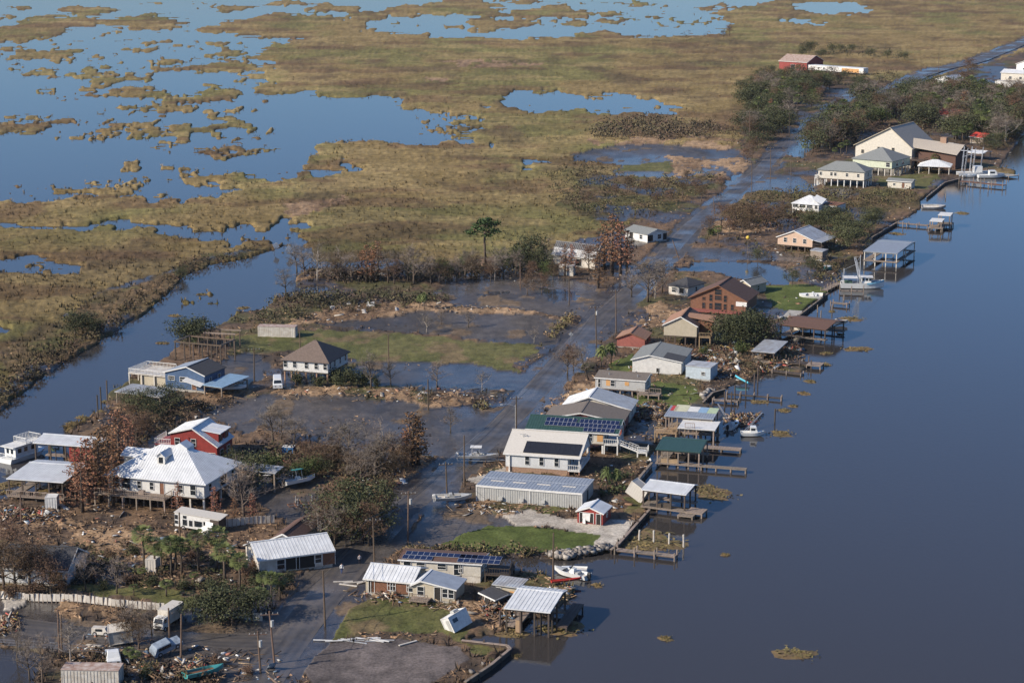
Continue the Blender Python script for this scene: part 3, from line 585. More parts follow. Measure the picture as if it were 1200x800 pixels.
def window(root, face, a, z, wd, ht, W, D, off, kind='w', frame=None):
    """an opening with its own frame and recessed pane on a wall face: F front, R right, L left, B back"""
    fr = frame or M_white
    def pt(s, o, zz):
        if face == 'F': return (s, off[0] - o, zz)
        if face == 'R': return (off[1] + o, s, zz)
        if face == 'L': return (off[2] - o, s, zz)
        return (s, off[3] + o, zz)
    def bx(mb, s0, s1, o0, o1, z0, z1):
        p, q = pt(s0, o0, z0), pt(s1, o1, z1)
        mb.box(min(p[0], q[0]), min(p[1], q[1]), z0, max(p[0], q[0]), max(p[1], q[1]), z1)
    x0, x1, z0, z1 = a - wd / 2, a + wd / 2, z - ht / 2, z + ht / 2; t = .07
    if kind == 'b':
        mb = MB(); bx(mb, x0, x1, -.01, .05, z0, z1); mb.build('boarded_window', M_ply, root); return
    mb = MB(); bx(mb, x0 - t, x0, -.02, .09, z0 - t, z1 + t); bx(mb, x1, x1 + t, -.02, .09, z0 - t, z1 + t)
    bx(mb, x0, x1, -.02, .09, z1, z1 + t); 
    if kind in ('w', 'a'): bx(mb, x0, x1, -.02, .12, z0 - t, z0); bx(mb, x0, x1, -.01, .06, z - .03, z + .03)
    f = mb.build({'w': 'window', 'a': 'window', 'd': 'door_frame', 'g': 'garage_opening'}[kind], fr, root)
    mb = MB(); bx(mb, x0, x1, -.015, .025, z0, z1)
    mb.build('pane' if kind in 'wa' else 'door' if kind == 'd' else 'dark_opening', M_glass if kind in 'wa' else (M_brownwood if kind == 'd' else M_dark), f)
def rail(root, pts, z, h=.95, m=None, name='railing'):
    mb = MB(); m = m or M_white
    for (a, b) in zip(pts[:-1], pts[1:]):
        A, B_ = Vector((a[0], a[1], 0)), Vector((b[0], b[1], 0)); L = (B_ - A).length; q = max(1, int(L / .35))
        mb.bar((a[0], a[1], z + h), (b[0], b[1], z + h), .09); mb.bar((a[0], a[1], z + .15), (b[0], b[1], z + .15), .06)
        for i in range(q + 1):
            p = A.lerp(B_, i / q); wd = .10 if i in (0, q) else .05; mb.bar((p.x, p.y, z), (p.x, p.y, z + h), wd)
    return mb.build(name, m, root)
def post(root, x, y, z0, z1, m=None, r=.13, name='post'):
    return MB().box(x - r, y - r, z0, x + r, y + r, z1).build(name, m or M_wood, root)
def deck(root, u0, v0, u1, v1, z, m=None, posts=True, rails=None, pm=None, rm=None, base=-.6, sp=3.0, name='deck'):
    m = m or M_wood; mb = MB(); mb.box(u0, v0, z - .22, u1, v1, z - .06)
    o = mb.build(name, m, root)
    k = MB(); nb = max(2, int((u1 - u0) / .5)); 
    for i in range(nb):
        a = u0 + (u1 - u0) * i / nb; k.box(a + .02, v0 - .03, z - .06, a + (u1 - u0) / nb - .02, v1 + .03, z)
    b = k.build('boards', m, o); b['kind'] = 'stuff'
    if posts:
        nu = max(1, round((u1 - u0) / sp)); nv = max(1, round((v1 - v0) / sp))
        for i in range(nu + 1):
            for j in range(nv + 1):
                if 0 < i < nu and 0 < j < nv: continue
                post(root, u0 + .15 + (u1 - u0 - .3) * i / nu, v0 + .15 + (v1 - v0 - .3) * j / nv, base, z - .22, pm or m, .11)
    if rails: rail(root, rails, z, m=rm or m)
    return o
class House: pass
def house(name, label, A, B, he, apex=None, C=None, D=None, roof='gv', zf=.25, z0=.35, heL=None, rm=None, rm2=None, wm=None, oh=.45, rib=False, cat='house',
          F=(), Rt=(), Lt=(), pm=None, skirt=None, porch=0, rise=None, rf=None, walls=True, fascia=True, sp=2.8, trim=None, group=None):
    h = House(); heL = heL or he
    a = G(*A, z0 + heL); b = G(*B, z0 + he); a.z = b.z = z0
    W = (b - a).length; u = (b - a) / W; v = Vector((-u.y, u.x, 0))
    if C is not None: c = G(*C, z0 + he); c.z = z0; D = (c - a).dot(v)
    D = max(D, 2.5)
    root = thing(name, label, cat, a, math.atan2(u.y, u.x), group); h.root, h.W, h.D, h.he, h.zf, h.u, h.v, h.a, h.z0 = root, W, D, he, zf, u, v, a, z0
    th = .14
    if roof == 'gv':
        if apex: ru, hz = ray_plane(*apex, a, u); hr = hz - z0
        else: ru, hr = W * (rf or .5), max(he, heL) + rise
        ru = min(max(ru, .1 * W), .9 * W)
        left = [(0, D, heL), (0, 0, heL), (ru, 0, hr), (ru, D, hr)]; right = [(W, 0, he), (W, D, he), (ru, D, hr), (ru, 0, hr)]
        slopes = [left, right]
        zl = heL + (hr - heL) * oh / ru - th - .02; zr = he + (hr - he) * oh / (W - ru) - th - .02
        prof = [(oh, zf), (W - oh, zf), (W - oh, zr), (ru, hr - th - .03), (oh, zl)]
        edges = [((0, 0, heL), (ru, 0, hr)), ((ru, 0, hr), (W, 0, he))]
        ridge = ((ru, -.05, hr), (ru, D + .05, hr)); h.ru = ru
    elif roof == 'gu':
        if apex: rv, hz = ray_plane(*apex, b, v); hr = hz - z0
        else: rv, hr = D * (rf or .5), he + rise
        rv = min(max(rv, .25 * D), .75 * D)
        slopes = [[(0, 0, he), (W, 0, he), (W, rv, hr), (0, rv, hr)], [(W, D, he), (0, D, he), (0, rv, hr), (W, rv, hr)]]
        z1 = he + (hr - he) * oh / rv - th - .02; z2 = he + (hr - he) * oh / (D - rv) - th - .02
        prof = [(oh, zf), (D - oh, zf), (D - oh, z2), (rv, hr - th - .03), (oh, z1)]
        edges = [((W, 0, he), (W, rv, hr)), ((W, rv, hr), (W, D, he)), ((0, 0, he), (W, 0, he))]
        ridge = ((-.05, rv, hr), (W + .05, rv, hr)); h.rv = rv
    elif roof == 'hip':
        mid = a + v * D / 2
        if apex: _, hz = ray_plane(*apex, mid, u); hr = hz - z0
        else: hr = he + rise
        rl = max(0.0, W - D) if rf is None else rf * W; r0, r1 = (W - rl) / 2, (W + rl) / 2
        slopes = [[(0, 0, he), (W, 0, he), (r1, D / 2, hr), (r0, D / 2, hr)], [(W, 0, he), (W, D, he), (r1, D / 2, hr)],
                  [(W, D, he), (0, D, he), (r0, D / 2, hr), (r1, D / 2, hr)], [(0, D, he), (0, 0, he), (r0, D / 2, hr)]]
        prof = None; edges = []; ridge = ((r0, D / 2, hr), (r1 + .01, D / 2, hr)); h.r0, h.r1 = r0, r1
    else:
        hr = he + (rise or .05)
        slopes = [[(0, 0, he), (W, 0, he), (W, D, hr), (0, D, hr)]]; prof = None; edges = []; ridge = None
    h.hr = hr; h.slopes = slopes
    for i, s in enumerate(slopes):
        mb = MB().slab(s, th)
        r = mb.build('roof', (rm2 if (rm2 and i == 1) else rm) or M_roofgrey, root)
        if i == 0: h.roof = r
        if rib:
            k = MB(); ribs(k, s, rib if rib is not True else .5); q = k.build('seams', (rm2 if (rm2 and i == 1) else rm), r); q['kind'] = 'stuff'
    if ridge and (Vector(ridge[1]) - Vector(ridge[0])).length > .3:
        MB().bar(Vector(ridge[0]) + Vector((0, 0, .02)), Vector(ridge[1]) + Vector((0, 0, .02)), .34, .07).build('ridge_cap', rm or M_roofgrey, h.roof)
    if fascia and edges:
        k = MB()
        for p, q in edges:
            p, q = Vector(p), Vector(q); off = Vector((0, -.03, -.09)) if roof == 'gv' or p.y == q.y else Vector((.03, 0, -.09))
            k.bar(p + off, q + off, .05, .22)
        k.build('fascia', trim or M_white, root)
    ph = porch
    h.off = (oh, W - oh - ph, oh, D - oh)
    if walls:
        mb = MB()
        if roof == 'gv': mb.prism_v(prof, oh, D - oh)
        elif roof == 'gu': mb.prism_u(prof, oh, W - oh - ph)
        else: mb.box(oh, oh, zf, W - oh - ph, D - oh, he - th - .02)
        mb.build('wall', wm or M_white, root)
        if ph:      # covered porch under the roof's end
            deck(root, W - oh - ph, oh, W - .15, D - oh, zf, M_white, True, [(W - ph - oh, oh + .08), (W - .25, oh + .08), (W - .25, D - oh)], pm=pm or M_white, rm=M_white)
            for vv in (oh + .1, D - oh - .1): post(root, W - .3, vv, zf, he - .1, M_white, .1, 'porch_post')
            if roof == 'gu': MB().prism_u([(oh * .6, he - .1), (D - oh * .6, he - .1), (rv, hr - th - .05)], W - .32, W - .2).build('gable_end', wm or M_white, root)
        if zf > .8:
            if skirt: MB().box(oh + .06, oh + .06, -.6, W - oh - ph - .06, D - oh - .06, zf).build('foundation', skirt, root)
            else:
                MB().box(oh - .05, oh - .05, zf - .22, W - oh - ph + .05, D - oh + .05, zf - .003).build('floor_beam', M_darkwood, root)
                nu = max(1, round((W - 2 * oh - ph) / sp)); nv = max(1, round((D - 2 * oh) / (sp * 1.2)))
                for i in range(nu + 1):
                    for j in range(nv + 1):
                        if 0 < i < nu and 0 < j < nv: continue
                        post(root, oh + .2 + (W - 2 * oh - ph - .4) * i / nu, oh + .2 + (D - 2 * oh - .4) * j / nv, -.7, zf - .22, pm or M_wood, .15)
        else: MB().box(oh + .05, oh + .05, -.6, W - oh - ph - .05, D - oh - .05, zf).build('foundation', skirt or M_concrete, root)
    for q in F: window(root, 'F', q[0] * W, zf + q[1], q[2], q[3], W, D, h.off, q[4] if len(q) > 4 else 'w', trim)
    for q in Rt: window(root, 'R', q[0] * D, zf + q[1], q[2], q[3], W, D, h.off, q[4] if len(q) > 4 else 'w', trim)
    for q in Lt: window(root, 'L', q[0] * D, zf + q[1], q[2], q[3], W, D, h.off, q[4] if len(q) > 4 else 'w', trim)
    return h
def solar(h, u0, v0, nu, nv, pw=1.0, phh=1.65, m=None, gap=.03, fm=None):
    """panels on the front slope of a roof whose ridge runs along the front; u0 from left eave end, v0 distance up the slope"""
    a = math.atan2(h.hr - h.he, h.rv); cs, sn = math.cos(a), math.sin(a); m = m or M_solar
    mb = MB(); mb.box(0, 0, 0, pw, phh, .04); me = mb.mesh('solar_panel', M_alu); me.materials.append(m)
    q = MB(); q.v = list(mb.v); q.f = list(mb.f); i = len(q.v); q.v += [(.03, .03, .043), (pw - .03, .03, .043), (pw - .03, phh - .03, .043), (.03, phh - .03, .043)]; q.f.append((i, i + 1, i + 2, i + 3))
    me = bpy.data.meshes.new('solar_panel'); me.from_pydata(q.v, [], q.f); me.materials.append(fm or M_alu); me.materials.append(m); me.polygons[len(q.f) - 1].material_index = 1
    for j in range(nv):
        for i in range(nu):
            o = link('solar_panel', me, h.root); s = v0 + j * (phh + gap)
            o.location = (u0 + i * (pw + gap), s * cs - .1 * sn, h.he + s * sn + .1 * cs); o.rotation_euler = (a, 0, 0)
def stairs(root, p0, p1, wd, m, n=8):
    """open flight from the upper point p0 down to p1"""
    p0, p1 = Vector(p0), Vector(p1); d = p1 - p0; hd = Vector((d.x, d.y, 0)).normalized(); s = Vector((-hd.y, hd.x, 0)) * wd / 2
    mb = MB()
    for k in (-1, 1): mb.bar(p0 + s * k, p1 + s * k, .08, .25)
    for i in range(n): c = p0 + d * (i + .5) / n; mb.bar(c - s, c + s, .28, .05)
    o = mb.build('stairs', m, root)
    k = MB()
    for q in (-1, 1):
        up = Vector((0, 0, .9)); k.bar(p0 + s * q + up, p1 + s * q + up, .07)
        for i in range(7): c = p0 + d * i / 6 + s * q; k.bar(c, c + up, .05)
    k.build('handrail', m, o)
def vent(h, u, s, r=.12, hh=.45, slope=True):
    a = math.atan2(h.hr - h.he, h.rv); MB().tube([(u, s * math.cos(a), h.he + s * math.sin(a) - .1), (u, s * math.cos(a), h.he + s * math.sin(a) + hh)], r).build('roof_vent', M_grass_metal, h.root)

# ---------------------------------------------------------------- houses, from the near end of the road to the far end
W1 = lambda *fr, z=1.55, w=.95, t=1.35, k='w': [(f, z, w, t, k) for f in fr]
# front lot
h = house('bungalow', 'low tan bungalow wing with white metal roof and brown doors', (425, 677.5), (484, 683), 2.4, D=7.5, roof='gu', rise=1.25, rm=M_roofwhite, wm=M_tan, rib=.6,
          F=[(.16, 1.05, .9, 2.0, 'g'), (.34, 1.05, 3.0, 2.0, 'd'), (.56, 1.3, 1.2, 1.4), (.74, 1.05, 2.4, 1.9, 'd'), (.93, 1.3, 1.0, 1.3)], oh=.35)
h = house('gabled_bungalow', 'tan gabled house with two-tone grey metal roof and broken porch rail', (480, 685.5), (535, 691), 2.3, apex=(492.5, 680), C=(547, 677.5), roof='gv', rm=M_roofwhite, rm2=M_roofsteel, wm=M_tan,
          F=[(.22, 1.2, 1.0, 1.4), (.58, 1.05, .95, 2.0, 'g'), (.74, 1.25, .8, 1.3), (.87, 1.25, .8, 1.3)], oh=.35)
deck(h.root, .4, -1.6, h.W * .45, .3, .6, rails=[(.5, -1.5), (h.W * .45, -1.5)])
h = house('mobile_home', 'cream mobile home with storm-torn brown roof carrying blue solar panels', (466, 655), (565, 661), 3.1, apex=(569.5, 650.5), D=5.6, roof='gu', rm=M_roofbrown, wm=M_cream, zf=1.0, skirt=M_offwhite,
          F=[(.11, 1.1, 1.1, 1.3), (.27, 1.25, 1.3, .8), (.52, 1.25, 1.3, .8), (.7, 1.0, .95, 1.9), (.74, 1.2, .5, 1.3)], Rt=[(.3, 1.2, .7, 1.2), (.7, 1.2, .7, 1.2)], oh=.3)
sl = (h.hr - h.he)
L_ = math.hypot(sl, h.rv)
pw = h.W / 25
solar(h, h.W * .045, .15, 5, 1, .92, L_ * .44); solar(h, h.W * .06, .18 + L_ * .45, 13, 1, .92, L_ * .42); solar(h, h.W * .70, .12, 7, 2, .92, L_ * .43)
deck(h.root, h.W + .2, .5, h.W + 4.2, 5, 1.4, M_darkwood, rails=[(h.W + .3, .6), (h.W + 4.1, .6), (h.W + 4.1, 4.9)])
h = house('collapsed_shed', 'dark tarpaper shed knocked askew against the tan house', (558, 693), (578, 699), 2.1, D=6, roof='gu', rise=.35, rm=M_roofdark, wm=M_darkwood, cat='shed', F=[(.5, 1, 1.2, 1.4, 'g')], z0=.2)
h.root.rotation_euler.y = R(8); h.root.rotation_euler.x = R(-4)
h = house('flat_outbuilding', 'small tan outbuilding with flat pale metal roof behind the dark shed', (576, 684), (609, 688.5), 2.5, D=3.6, roof='flat', rise=.25, rm=M_roofgalv, rib=.5, wm=M_tan, cat='shed', F=[(.2, 1.2, .9, 1.0), (.7, .9, .8, 1.0, 'b')], Rt=[(.5, 1.2, 1.2, 1.0)])
# left side of the road, near
h = house('ranch_house', 'long white-roofed house with open wrecked front standing beside the road', (302, 657), (393, 645), 2.5, D=8.5, roof='gu', rise=1.7, rm=M_roofwhite, wm=M_offwhite, rib=.55,
          F=[(.30, 1.1, 1.2, 1.5), (.45, 1.05, 2.2, 2.0, 'g'), (.62, 1.05, 3.0, 2.1, 'g'), (.78, 1.2, 1.1, 1.3), (.92, 1.05, 2.0, 2.0, 'd')], Lt=[(.5, 1.2, 1, 1.3)], oh=.35, fascia=True)
h = house('brown_garage', 'small white-gabled garage with brown shingle roof behind the long white-roofed house', (316, 631.5), (347, 634.5), 2.5, apex=(331, 625), D=10.5, roof='gv', rm=M_roofbrown, wm=M_whiteside, cat='garage', F=[(.5, 1.0, 1.6, 1.7, 'g')])
h = house('dark_roofed_house', 'low house with charcoal shingle roof and torn plywood corner among bare trees', (-22, 664), (80, 669), 2.6, D=9, roof='gu', rise=2.3, rm=M_roofdark, wm=M_palegrey, F=[(.2, 1.2, 1, 1.3), (.45, 1.2, 1.2, 1.3), (.84, 1.1, 2.2, 1.9, 'b')], Rt=[(.5, 1.2, 1.2, 1.4)], oh=.4)
MB().slab([(h.W - 4.5, h.D * .3, h.hr - 1.2), (h.W - .6, -1.2 + h.D * .3, h.hr - 2.0), (h.W + .6, h.D * .5, h.hr - .4), (h.W - 3, h.D * .62, h.hr + .12)], .12).build('torn_roof_panel', M_roofdark, h.root)
# big white hipped house
h = house('hip_roof_house', 'big white stilted house with ribbed white hip roof, dormer and front deck', (120, 556), (241, 568), 5.0, apex=(199, 521.5), C=(280, 541), roof='hip', rm=M_roofwhite, wm=M_whiteside, rib=.5, zf=2.3, oh=.7, rf=.24,
          F=[(.34, 1.35, .7, 1.3), (.46, 1.35, .7, 1.3), (.56, 1.05, .8, 2.0, 'd'), (.74, 1.35, .9, 1.3), (.86, 1.3, 1.0, 1.7), (.10, 1.4, 1.6, 1.8), (.21, 1.4, 1.6, 1.8)], Rt=[(.2, 1.4, 1, 1.3), (.55, 1.3, 2.6, 1.8), (.8, 1.4, .9, 1.3)], pm=M_offwhite)
deck(h.root, -.6, -2.2, h.W * .66, .68, 2.3, M_wood, rails=[(-.5, -2.1), (h.W * .66 - .1, -2.1), (h.W * .66 - .1, .5)], rm=M_wood)
MB().box(h.W * .36, -.6, 2.3, h.W * .36 + 1.0, .2, 2.95).build('deck_bench', M_wood, h.root)
fs = (h.hr - h.he) / (h.D / 2)
du, dv = h.W * .49, h.D * .22; dz = h.he + fs * dv
dm = MB().prism_v([(du - .75, dz - .4), (du + .75, dz - .4), (du + .75, dz + 1.5), (du, dz + 2.1), (du - .75, dz + 1.5)], dv, dv + 2.6).build('dormer', M_whiteside, h.root)
MB().slab([(du - 1.0, dv - .25, dz + 1.38), (du, dv - .25, dz + 2.22), (du, dv + 3.4, dz + 2.22), (du - 1.0, dv + 3.2, dz + 1.38)], .08).slab([(du, dv - .25, dz + 2.22), (du + 1.0, dv - .25, dz + 1.38), (du + 1.0, dv + 3.2, dz + 1.38), (du, dv + 3.4, dz + 2.22)], .08).build('dormer_roof', M_roofwhite, dm)
MB().box(du - .4, dv - .04, dz + .25, du + .4, dv + .02, dz + 1.3).build('dormer_window', M_glass, dm)
cu, cz = h.W * .585, h.hr
MB().prism_v([(cu - 1.4, cz - 1.4), (cu + 1.4, cz - 1.4), (cu + 1.4, cz - .1), (cu, cz + .75), (cu - 1.4, cz - .1)], h.D * .46, h.D * .46 + 2.6).build('cupola', M_roofwhite, h.root)
MB().box(-.8, h.D * .62, 2.3, 3.6, h.D * .62 + 4, 6.2).build('side_wing', M_whiteside, h.root)
MB().slab([(-1.2, h.D * .58, 6.1), (4.2, h.D * .58, 6.1), (4.2, h.D * .58 + 2.4, 7.1), (-1.2, h.D * .58 + 2.4, 7.1)], .12).slab([(4.2, h.D * .58 + 4.9, 6.1), (-1.2, h.D * .58 + 4.9, 6.1), (-1.2, h.D * .58 + 2.4, 7.1), (4.2, h.D * .58 + 2.4, 7.1)], .12).build('wing_roof', M_roofwhite, h.root)
MB().slab([(h.W - 2, h.D + .3, 3.6), (h.W + 6, h.D + .3, 3.4), (h.W + 6, h.D + 4, 3.7), (h.W - 2, h.D + 4, 3.9)], .1).build('rear_awning', M_roofgalv, h.root)
for q in (h.W + 5.7, h.W + 2): post(h.root, q, h.D + .6, -.5, 3.3)
# red barn house
h = house('red_barn_house', 'barn-red house with white saltbox roof and two red dormers', (197, 507), (255, 524), 3.4, heL=5.5, apex=(224.5, 501.5), C=(276, 511), roof='gv', rm=M_roofwhite, wm=M_redwood, zf=.3, oh=.3, rib=.5,
          F=[(.17, 3.6, .9, 1.3), (.50, 3.6, .9, 1.3), (.32, 1.2, .9, 1.2), (.62, 1.2, .9, 1.2), (.85, 1.3, 1.6, 1.0)], Rt=[(.3, 1.4, 1.4, 1.3), (.7, 1.4, 1.4, 1.3)])
for f in (.24, .58):
    vv = h.D * f; u0 = h.ru + (h.W - h.ru) * .35; zz = h.hr - (h.hr - h.he) * .35; ur = h.ru + (h.W - h.ru) * .98
    d = MB().box(u0, vv, h.he - .3, ur - .5, vv + 2.0, zz + .05).build('dormer', M_redwood, h.root)
    MB().slab([(u0 - 1.0, vv - .25, zz + .55), (ur, vv - .25, zz + .02), (ur, vv + 2.25, zz + .02), (u0 - 1.0, vv + 2.25, zz + .55)], .16).build('dormer_roof', M_roofwhite, d)
    MB().box(ur - .5, vv + .5, h.he + .1, ur - .45, vv + 1.5, zz - .3).build('dormer_window', M_glass, d)
deck(h.root, -3.4, 1.0, .25, 6.5, 3.0, mat('pink_porch_paint', (.42, .12, .11), .6), rails=[(-3.3, 6.4), (-3.3, 1.1), (.2, 1.1)], rm=M_white, pm=M_white)
MB().box(-3.2, 1.3, -.3, .28, 6.2, 2.7).build('porch_wall', mat('pink_porch_paint', (.42, .12, .11)), h.root)
# right side of the road: metal barn, white house, green roof house
h = house('metal_shed', 'long grey corrugated metal building with shallow blue-grey roof', (557.6, 568), (682, 578), 2.75, apex=(690, 568.3), C=(699, 561), roof='gu', rm=M_roofsteel, wm=None, walls=False, rib=.6, oh=.12, cat='building', z0=.4)
k = MB().prism_u([(.12, -.4), (h.D - .12, -.4), (h.D - .12, h.he - .12), (h.rv, h.hr - .2), (.12, h.he - .12)], .12, h.W - .12)
wl = k.build('wall', mat('grey_ribbed_steel', (.40, .40, .38), .5, .1, var=.15), h.root)
k = MB()
for i in range(int(h.W / .42)): k.box(.2 + i * .42, .07, -.3, .29 + i * .42, .13, h.he - .14)
q = k.build('wall_ribs', mat('grey_ribbed_steel', (.40, .40, .38)), wl); q['kind'] = 'stuff'
for uu in (.0, h.W * .065, h.W * .506, h.W - .12): MB().box(uu, .03, -.3, uu + .16, .075, h.he - .1).build('corner_trim', M_white, h.root)
MB().box(.0, -.06, h.he - .3, h.W + .05, .06, h.he + .04).build('gutter', M_white, h.root)
MB().box(h.W - .1, h.D * .45, 0, h.W - .06, h.D * .45 + 1, 2).build('door', M_roofdark, h.root)
for f in (.16, .37, .60, .84): MB().box(h.W * f - 1.2, h.rv * .62, h.he + (h.hr - h.he) * .62, h.W * f + 1.2, h.rv * .62 + .35, h.hr + .08).build('skylight', M_roofcream, h.root)
for f in (.22, .42, .62): MB().box(h.W * f, -.35, .5, h.W * f + .7, .06, 1.0).build('wall_unit', M_porc, h.root)
h = house('white_house', 'white sided house on brick base with cream roof and one all-black solar array', (589.4, 531), (680, 537), 3.5, apex=(689.6, 508), C=(696.6, 520), roof='gu', rm=M_roofcream, wm=M_palegrey, zf=1.0, skirt=M_tanbrick, oh=.4, porch=2.0, pm=mat('brown_brick_pier', (.22, .12, .08)),
          F=[(.31, 1.35, .75, 1.5), (.495, 1.35, .75, 1.5), (.69, 1.35, .75, 1.5)], Rt=[(.25, 1.3, 1.1, 1.5), (.5, 1.2, 1.2, 2.0, 'd'), (.75, 1.3, 1.1, 1.5)])
L_ = math.hypot(h.hr - h.he, h.rv); solar(h, h.W * .25, L_ * .08, 11, 2, h.W * .71 / 11, L_ * .225, M_solarblack, .012, M_solarblack)
MB().box(h.W * .07, h.off[0] - .25, -.3, h.W * .07 + .25, h.off[0] + .02, h.he - .3).build('meter_pipe', M_white, h.root)
k = MB().bar((h.W * .18 - .6, h.rv * .7, h.he + (h.hr - h.he) * .7 + .5), (h.W * .18 + .8, h.rv * .7, h.he + (h.hr - h.he) * .7 + .5), .07)
k.bar((h.W * .18, h.rv * .7, h.he + (h.hr - h.he) * .7 - .1), (h.W * .18, h.rv * .7, h.he + (h.hr - h.he) * .7 + .6), .07).bar((h.W * .18 + .3, h.rv * .7 - .4, h.he + (h.hr - h.he) * .7 + .5), (h.W * .18 + .3, h.rv * .7 + .4, h.he + (h.hr - h.he) * .7 + .5), .06).build('aerial', M_grass_metal, h.root)
h = house('green_roof_house', 'cream stilted house with green metal roof, rows of blue solar panels and white stairs', (615, 502), (725, 508.6), 4.3, apex=(731, 491), C=(737, 498), roof='gu', rm=M_roofgreen, wm=M_cream, zf=2.1, oh=.35, porch=2.6, rib=.5, pm=M_white,
          F=[(.3, 1.3, 1, 1.4), (.55, 1.3, 1, 1.4), (.69, 1.2, 1.0, 1.5), (.8, 1.2, 1.1, 1.5, 'b')], Rt=[(.3, 1.2, 1.2, 1.6), (.65, 1.1, 1, 2, 'd')])
L_ = math.hypot(h.hr - h.he, h.rv); pw = h.W * .047 - .03; pl = L_ * .27
solar(h, h.W * .19, L_ * .30, 13, 1, pw, pl); solar(h, h.W * .19, L_ * .30 + pl + .03, 7, 1, pw, pl); solar(h, h.W * .675, L_ * .03, 5, 1, pw, pl) if False else None
solar(h, h.W * .55, L_ * .30 + pl + .03, 9, 1, pw, pl); solar(h, h.W * .81, L_ * .30, 4, 1, pw, pl); solar(h, h.W * .62, L_ * .02, 7, 1, pw, pl)
vent(h, h.W * .48, L_ * .8, .14, .4)
stairs(h.root, (h.W + .1, 1.2, 2.1), (h.W + 3.6, 1.2, .9), 1.1, M_white); deck(h.root, h.W + 3.4, .3, h.W + 5.4, 2.6, .95, M_white, rails=[(h.W + 3.5, .4), (h.W + 5.3, .4), (h.W + 5.3, 2.5)], rm=M_white)
h = house('taupe_roof_house', 'brick house under a low taupe shingle roof behind the green roof', (636, 490), (731, 495), 2.9, apex=(680, 483.6), C=(740, 480.5), roof='gv', rm=M_rooftaupe, wm=M_redbrick, oh=.5, F=[(.5, 2.6, .7, .6)])
h = house('white_metal_roof_house', 'house with broad white metal gable roof, right slope coloured as shaded, next to the grey mobile home', (657, 475.6), (740, 480.5), 2.9, apex=(690, 465), C=(751, 468.6), roof='gv', rm=M_roofwhite, rm2=M_roofsteel, wm=M_cream, oh=.5, rib=.6, F=[(.4, 1.3, 1, 1.2)], Rt=[(.4, 1.3, 1, 1.2)])  # white roof; shade of the right slope put in as grey-blue material
MB().slab([(h.W * .70, -.01, h.he + (h.hr - h.he) * .30 / .6 + .03), (h.W + .02, -.01, h.he + .02), (h.W + .02, h.D + .01, h.he + .02), (h.W * .70, h.D + .01, h.he + (h.hr - h.he) * .5 + .03)], .03).build('newer_roof_sheets', M_roofgalv, h.root)
h = house('grey_mobile_home', 'grey mobile home on short stilts with boarded windows and small side deck', (696, 442), (757, 446.4), 3.5, apex=(763, 437), D=5.6, roof='gu', rm=M_rooftaupe, wm=M_grey, zf=1.2, oh=.25, F=[(.10, 1.1, .5, 1.6), (.27, 1.25, .9, 1.2, 'b'), (.36, 1.25, .9, 1.2), (.63, 1.35, .9, .8, 'b')], Rt=[(.5, 1.2, 1, 1.2)])
deck(h.root, h.W * .88, -2.2, h.W + 3.4, .2, 1.2, M_wood, rails=[(h.W * .88, -2.1), (h.W + 1, -2.1), (h.W + 1, -.4), (h.W + 3.3, -.4)])
vent(h, h.W * .25, 2.0); vent(h, h.W * .8, 2.0)
h = house('grey_roof_house', 'white house with mossy grey shingle gable roof and a darker re-roofed corner', (739, 421), (800, 424.5), 3.1, apex=(761, 416), D=14, roof='gv', rm=M_roofgrey, wm=M_whiteside, oh=.35, F=[(.52, .7, .6, .9, 'g')], Rt=[(.3, 1.4, .9, 1.1)])
MB().slab([(h.W * .62, .2, h.he + (h.hr - h.he) * .59 + .05), (h.W + .03, -.03, h.he + .03), (h.W + .03, h.D * .42, h.he + .03), (h.W * .62, h.D * .42, h.he + (h.hr - h.he) * .59 + .05)], .04).build('newer_roof_patch', M_roofdark, h.root)
h = house('flat_shed', 'pale blue-grey flat-roofed shed beside the white house with mossy roof', (803, 428), (833, 431), 3.0, D=5, roof='flat', rise=.1, rm=M_roofgalv, wm=mat('pale_blue_sheet', (.38, .44, .48), .5), oh=.1, cat='shed', F=[(.7, 1.3, .8, .7)])
h = house('brick_garage', 'small red brick garage with terracotta shingle roof beside the road', (721, 396), (757, 398), 2.2, apex=(738.5, 390), D=8.0, roof='gv', rm=M_rooforange, wm=M_redbrick, oh=.35, cat='garage', trim=M_brownwood, Rt=[(.5, 1.2, 1, 1)])
h = house('beige_stilt_house', 'beige gabled house on stilts with terracotta roof and side gable', (776, 380.5), (818, 382.8), 5.0, apex=(797.6, 371), D=12, roof='gv', rm=M_rooforange, rm2=M_roofbrown, wm=M_tan, zf=2.5, oh=.35, pm=M_darkwood, F=(), Rt=[(.3, 1.2, 1.2, 1.8)])
MB().slab([(h.W - 3.2, 3.6, h.he + 1.55), (h.W + 3.2, 3.0, h.he + .75), (h.W + 3.2, 6.5, h.he + 1.5), (h.W - 3.2, 6.5, h.he + 1.9)], .14).build('side_gable_roof', M_rooforange, h.root)
MB().box(h.W - .6, 3.8, 2.5, h.W + 2.7, 6.4, h.he + .75).build('side_wing', M_brownwood, h.root)
deck(h.root, h.W + .1, .6, h.W + 2.9, 3.7, 2.5, M_newwood, rails=[(h.W + .2, .7), (h.W + 2.8, .7), (h.W + 2.8, 3.6)], rm=M_newwood, pm=M_newwood)
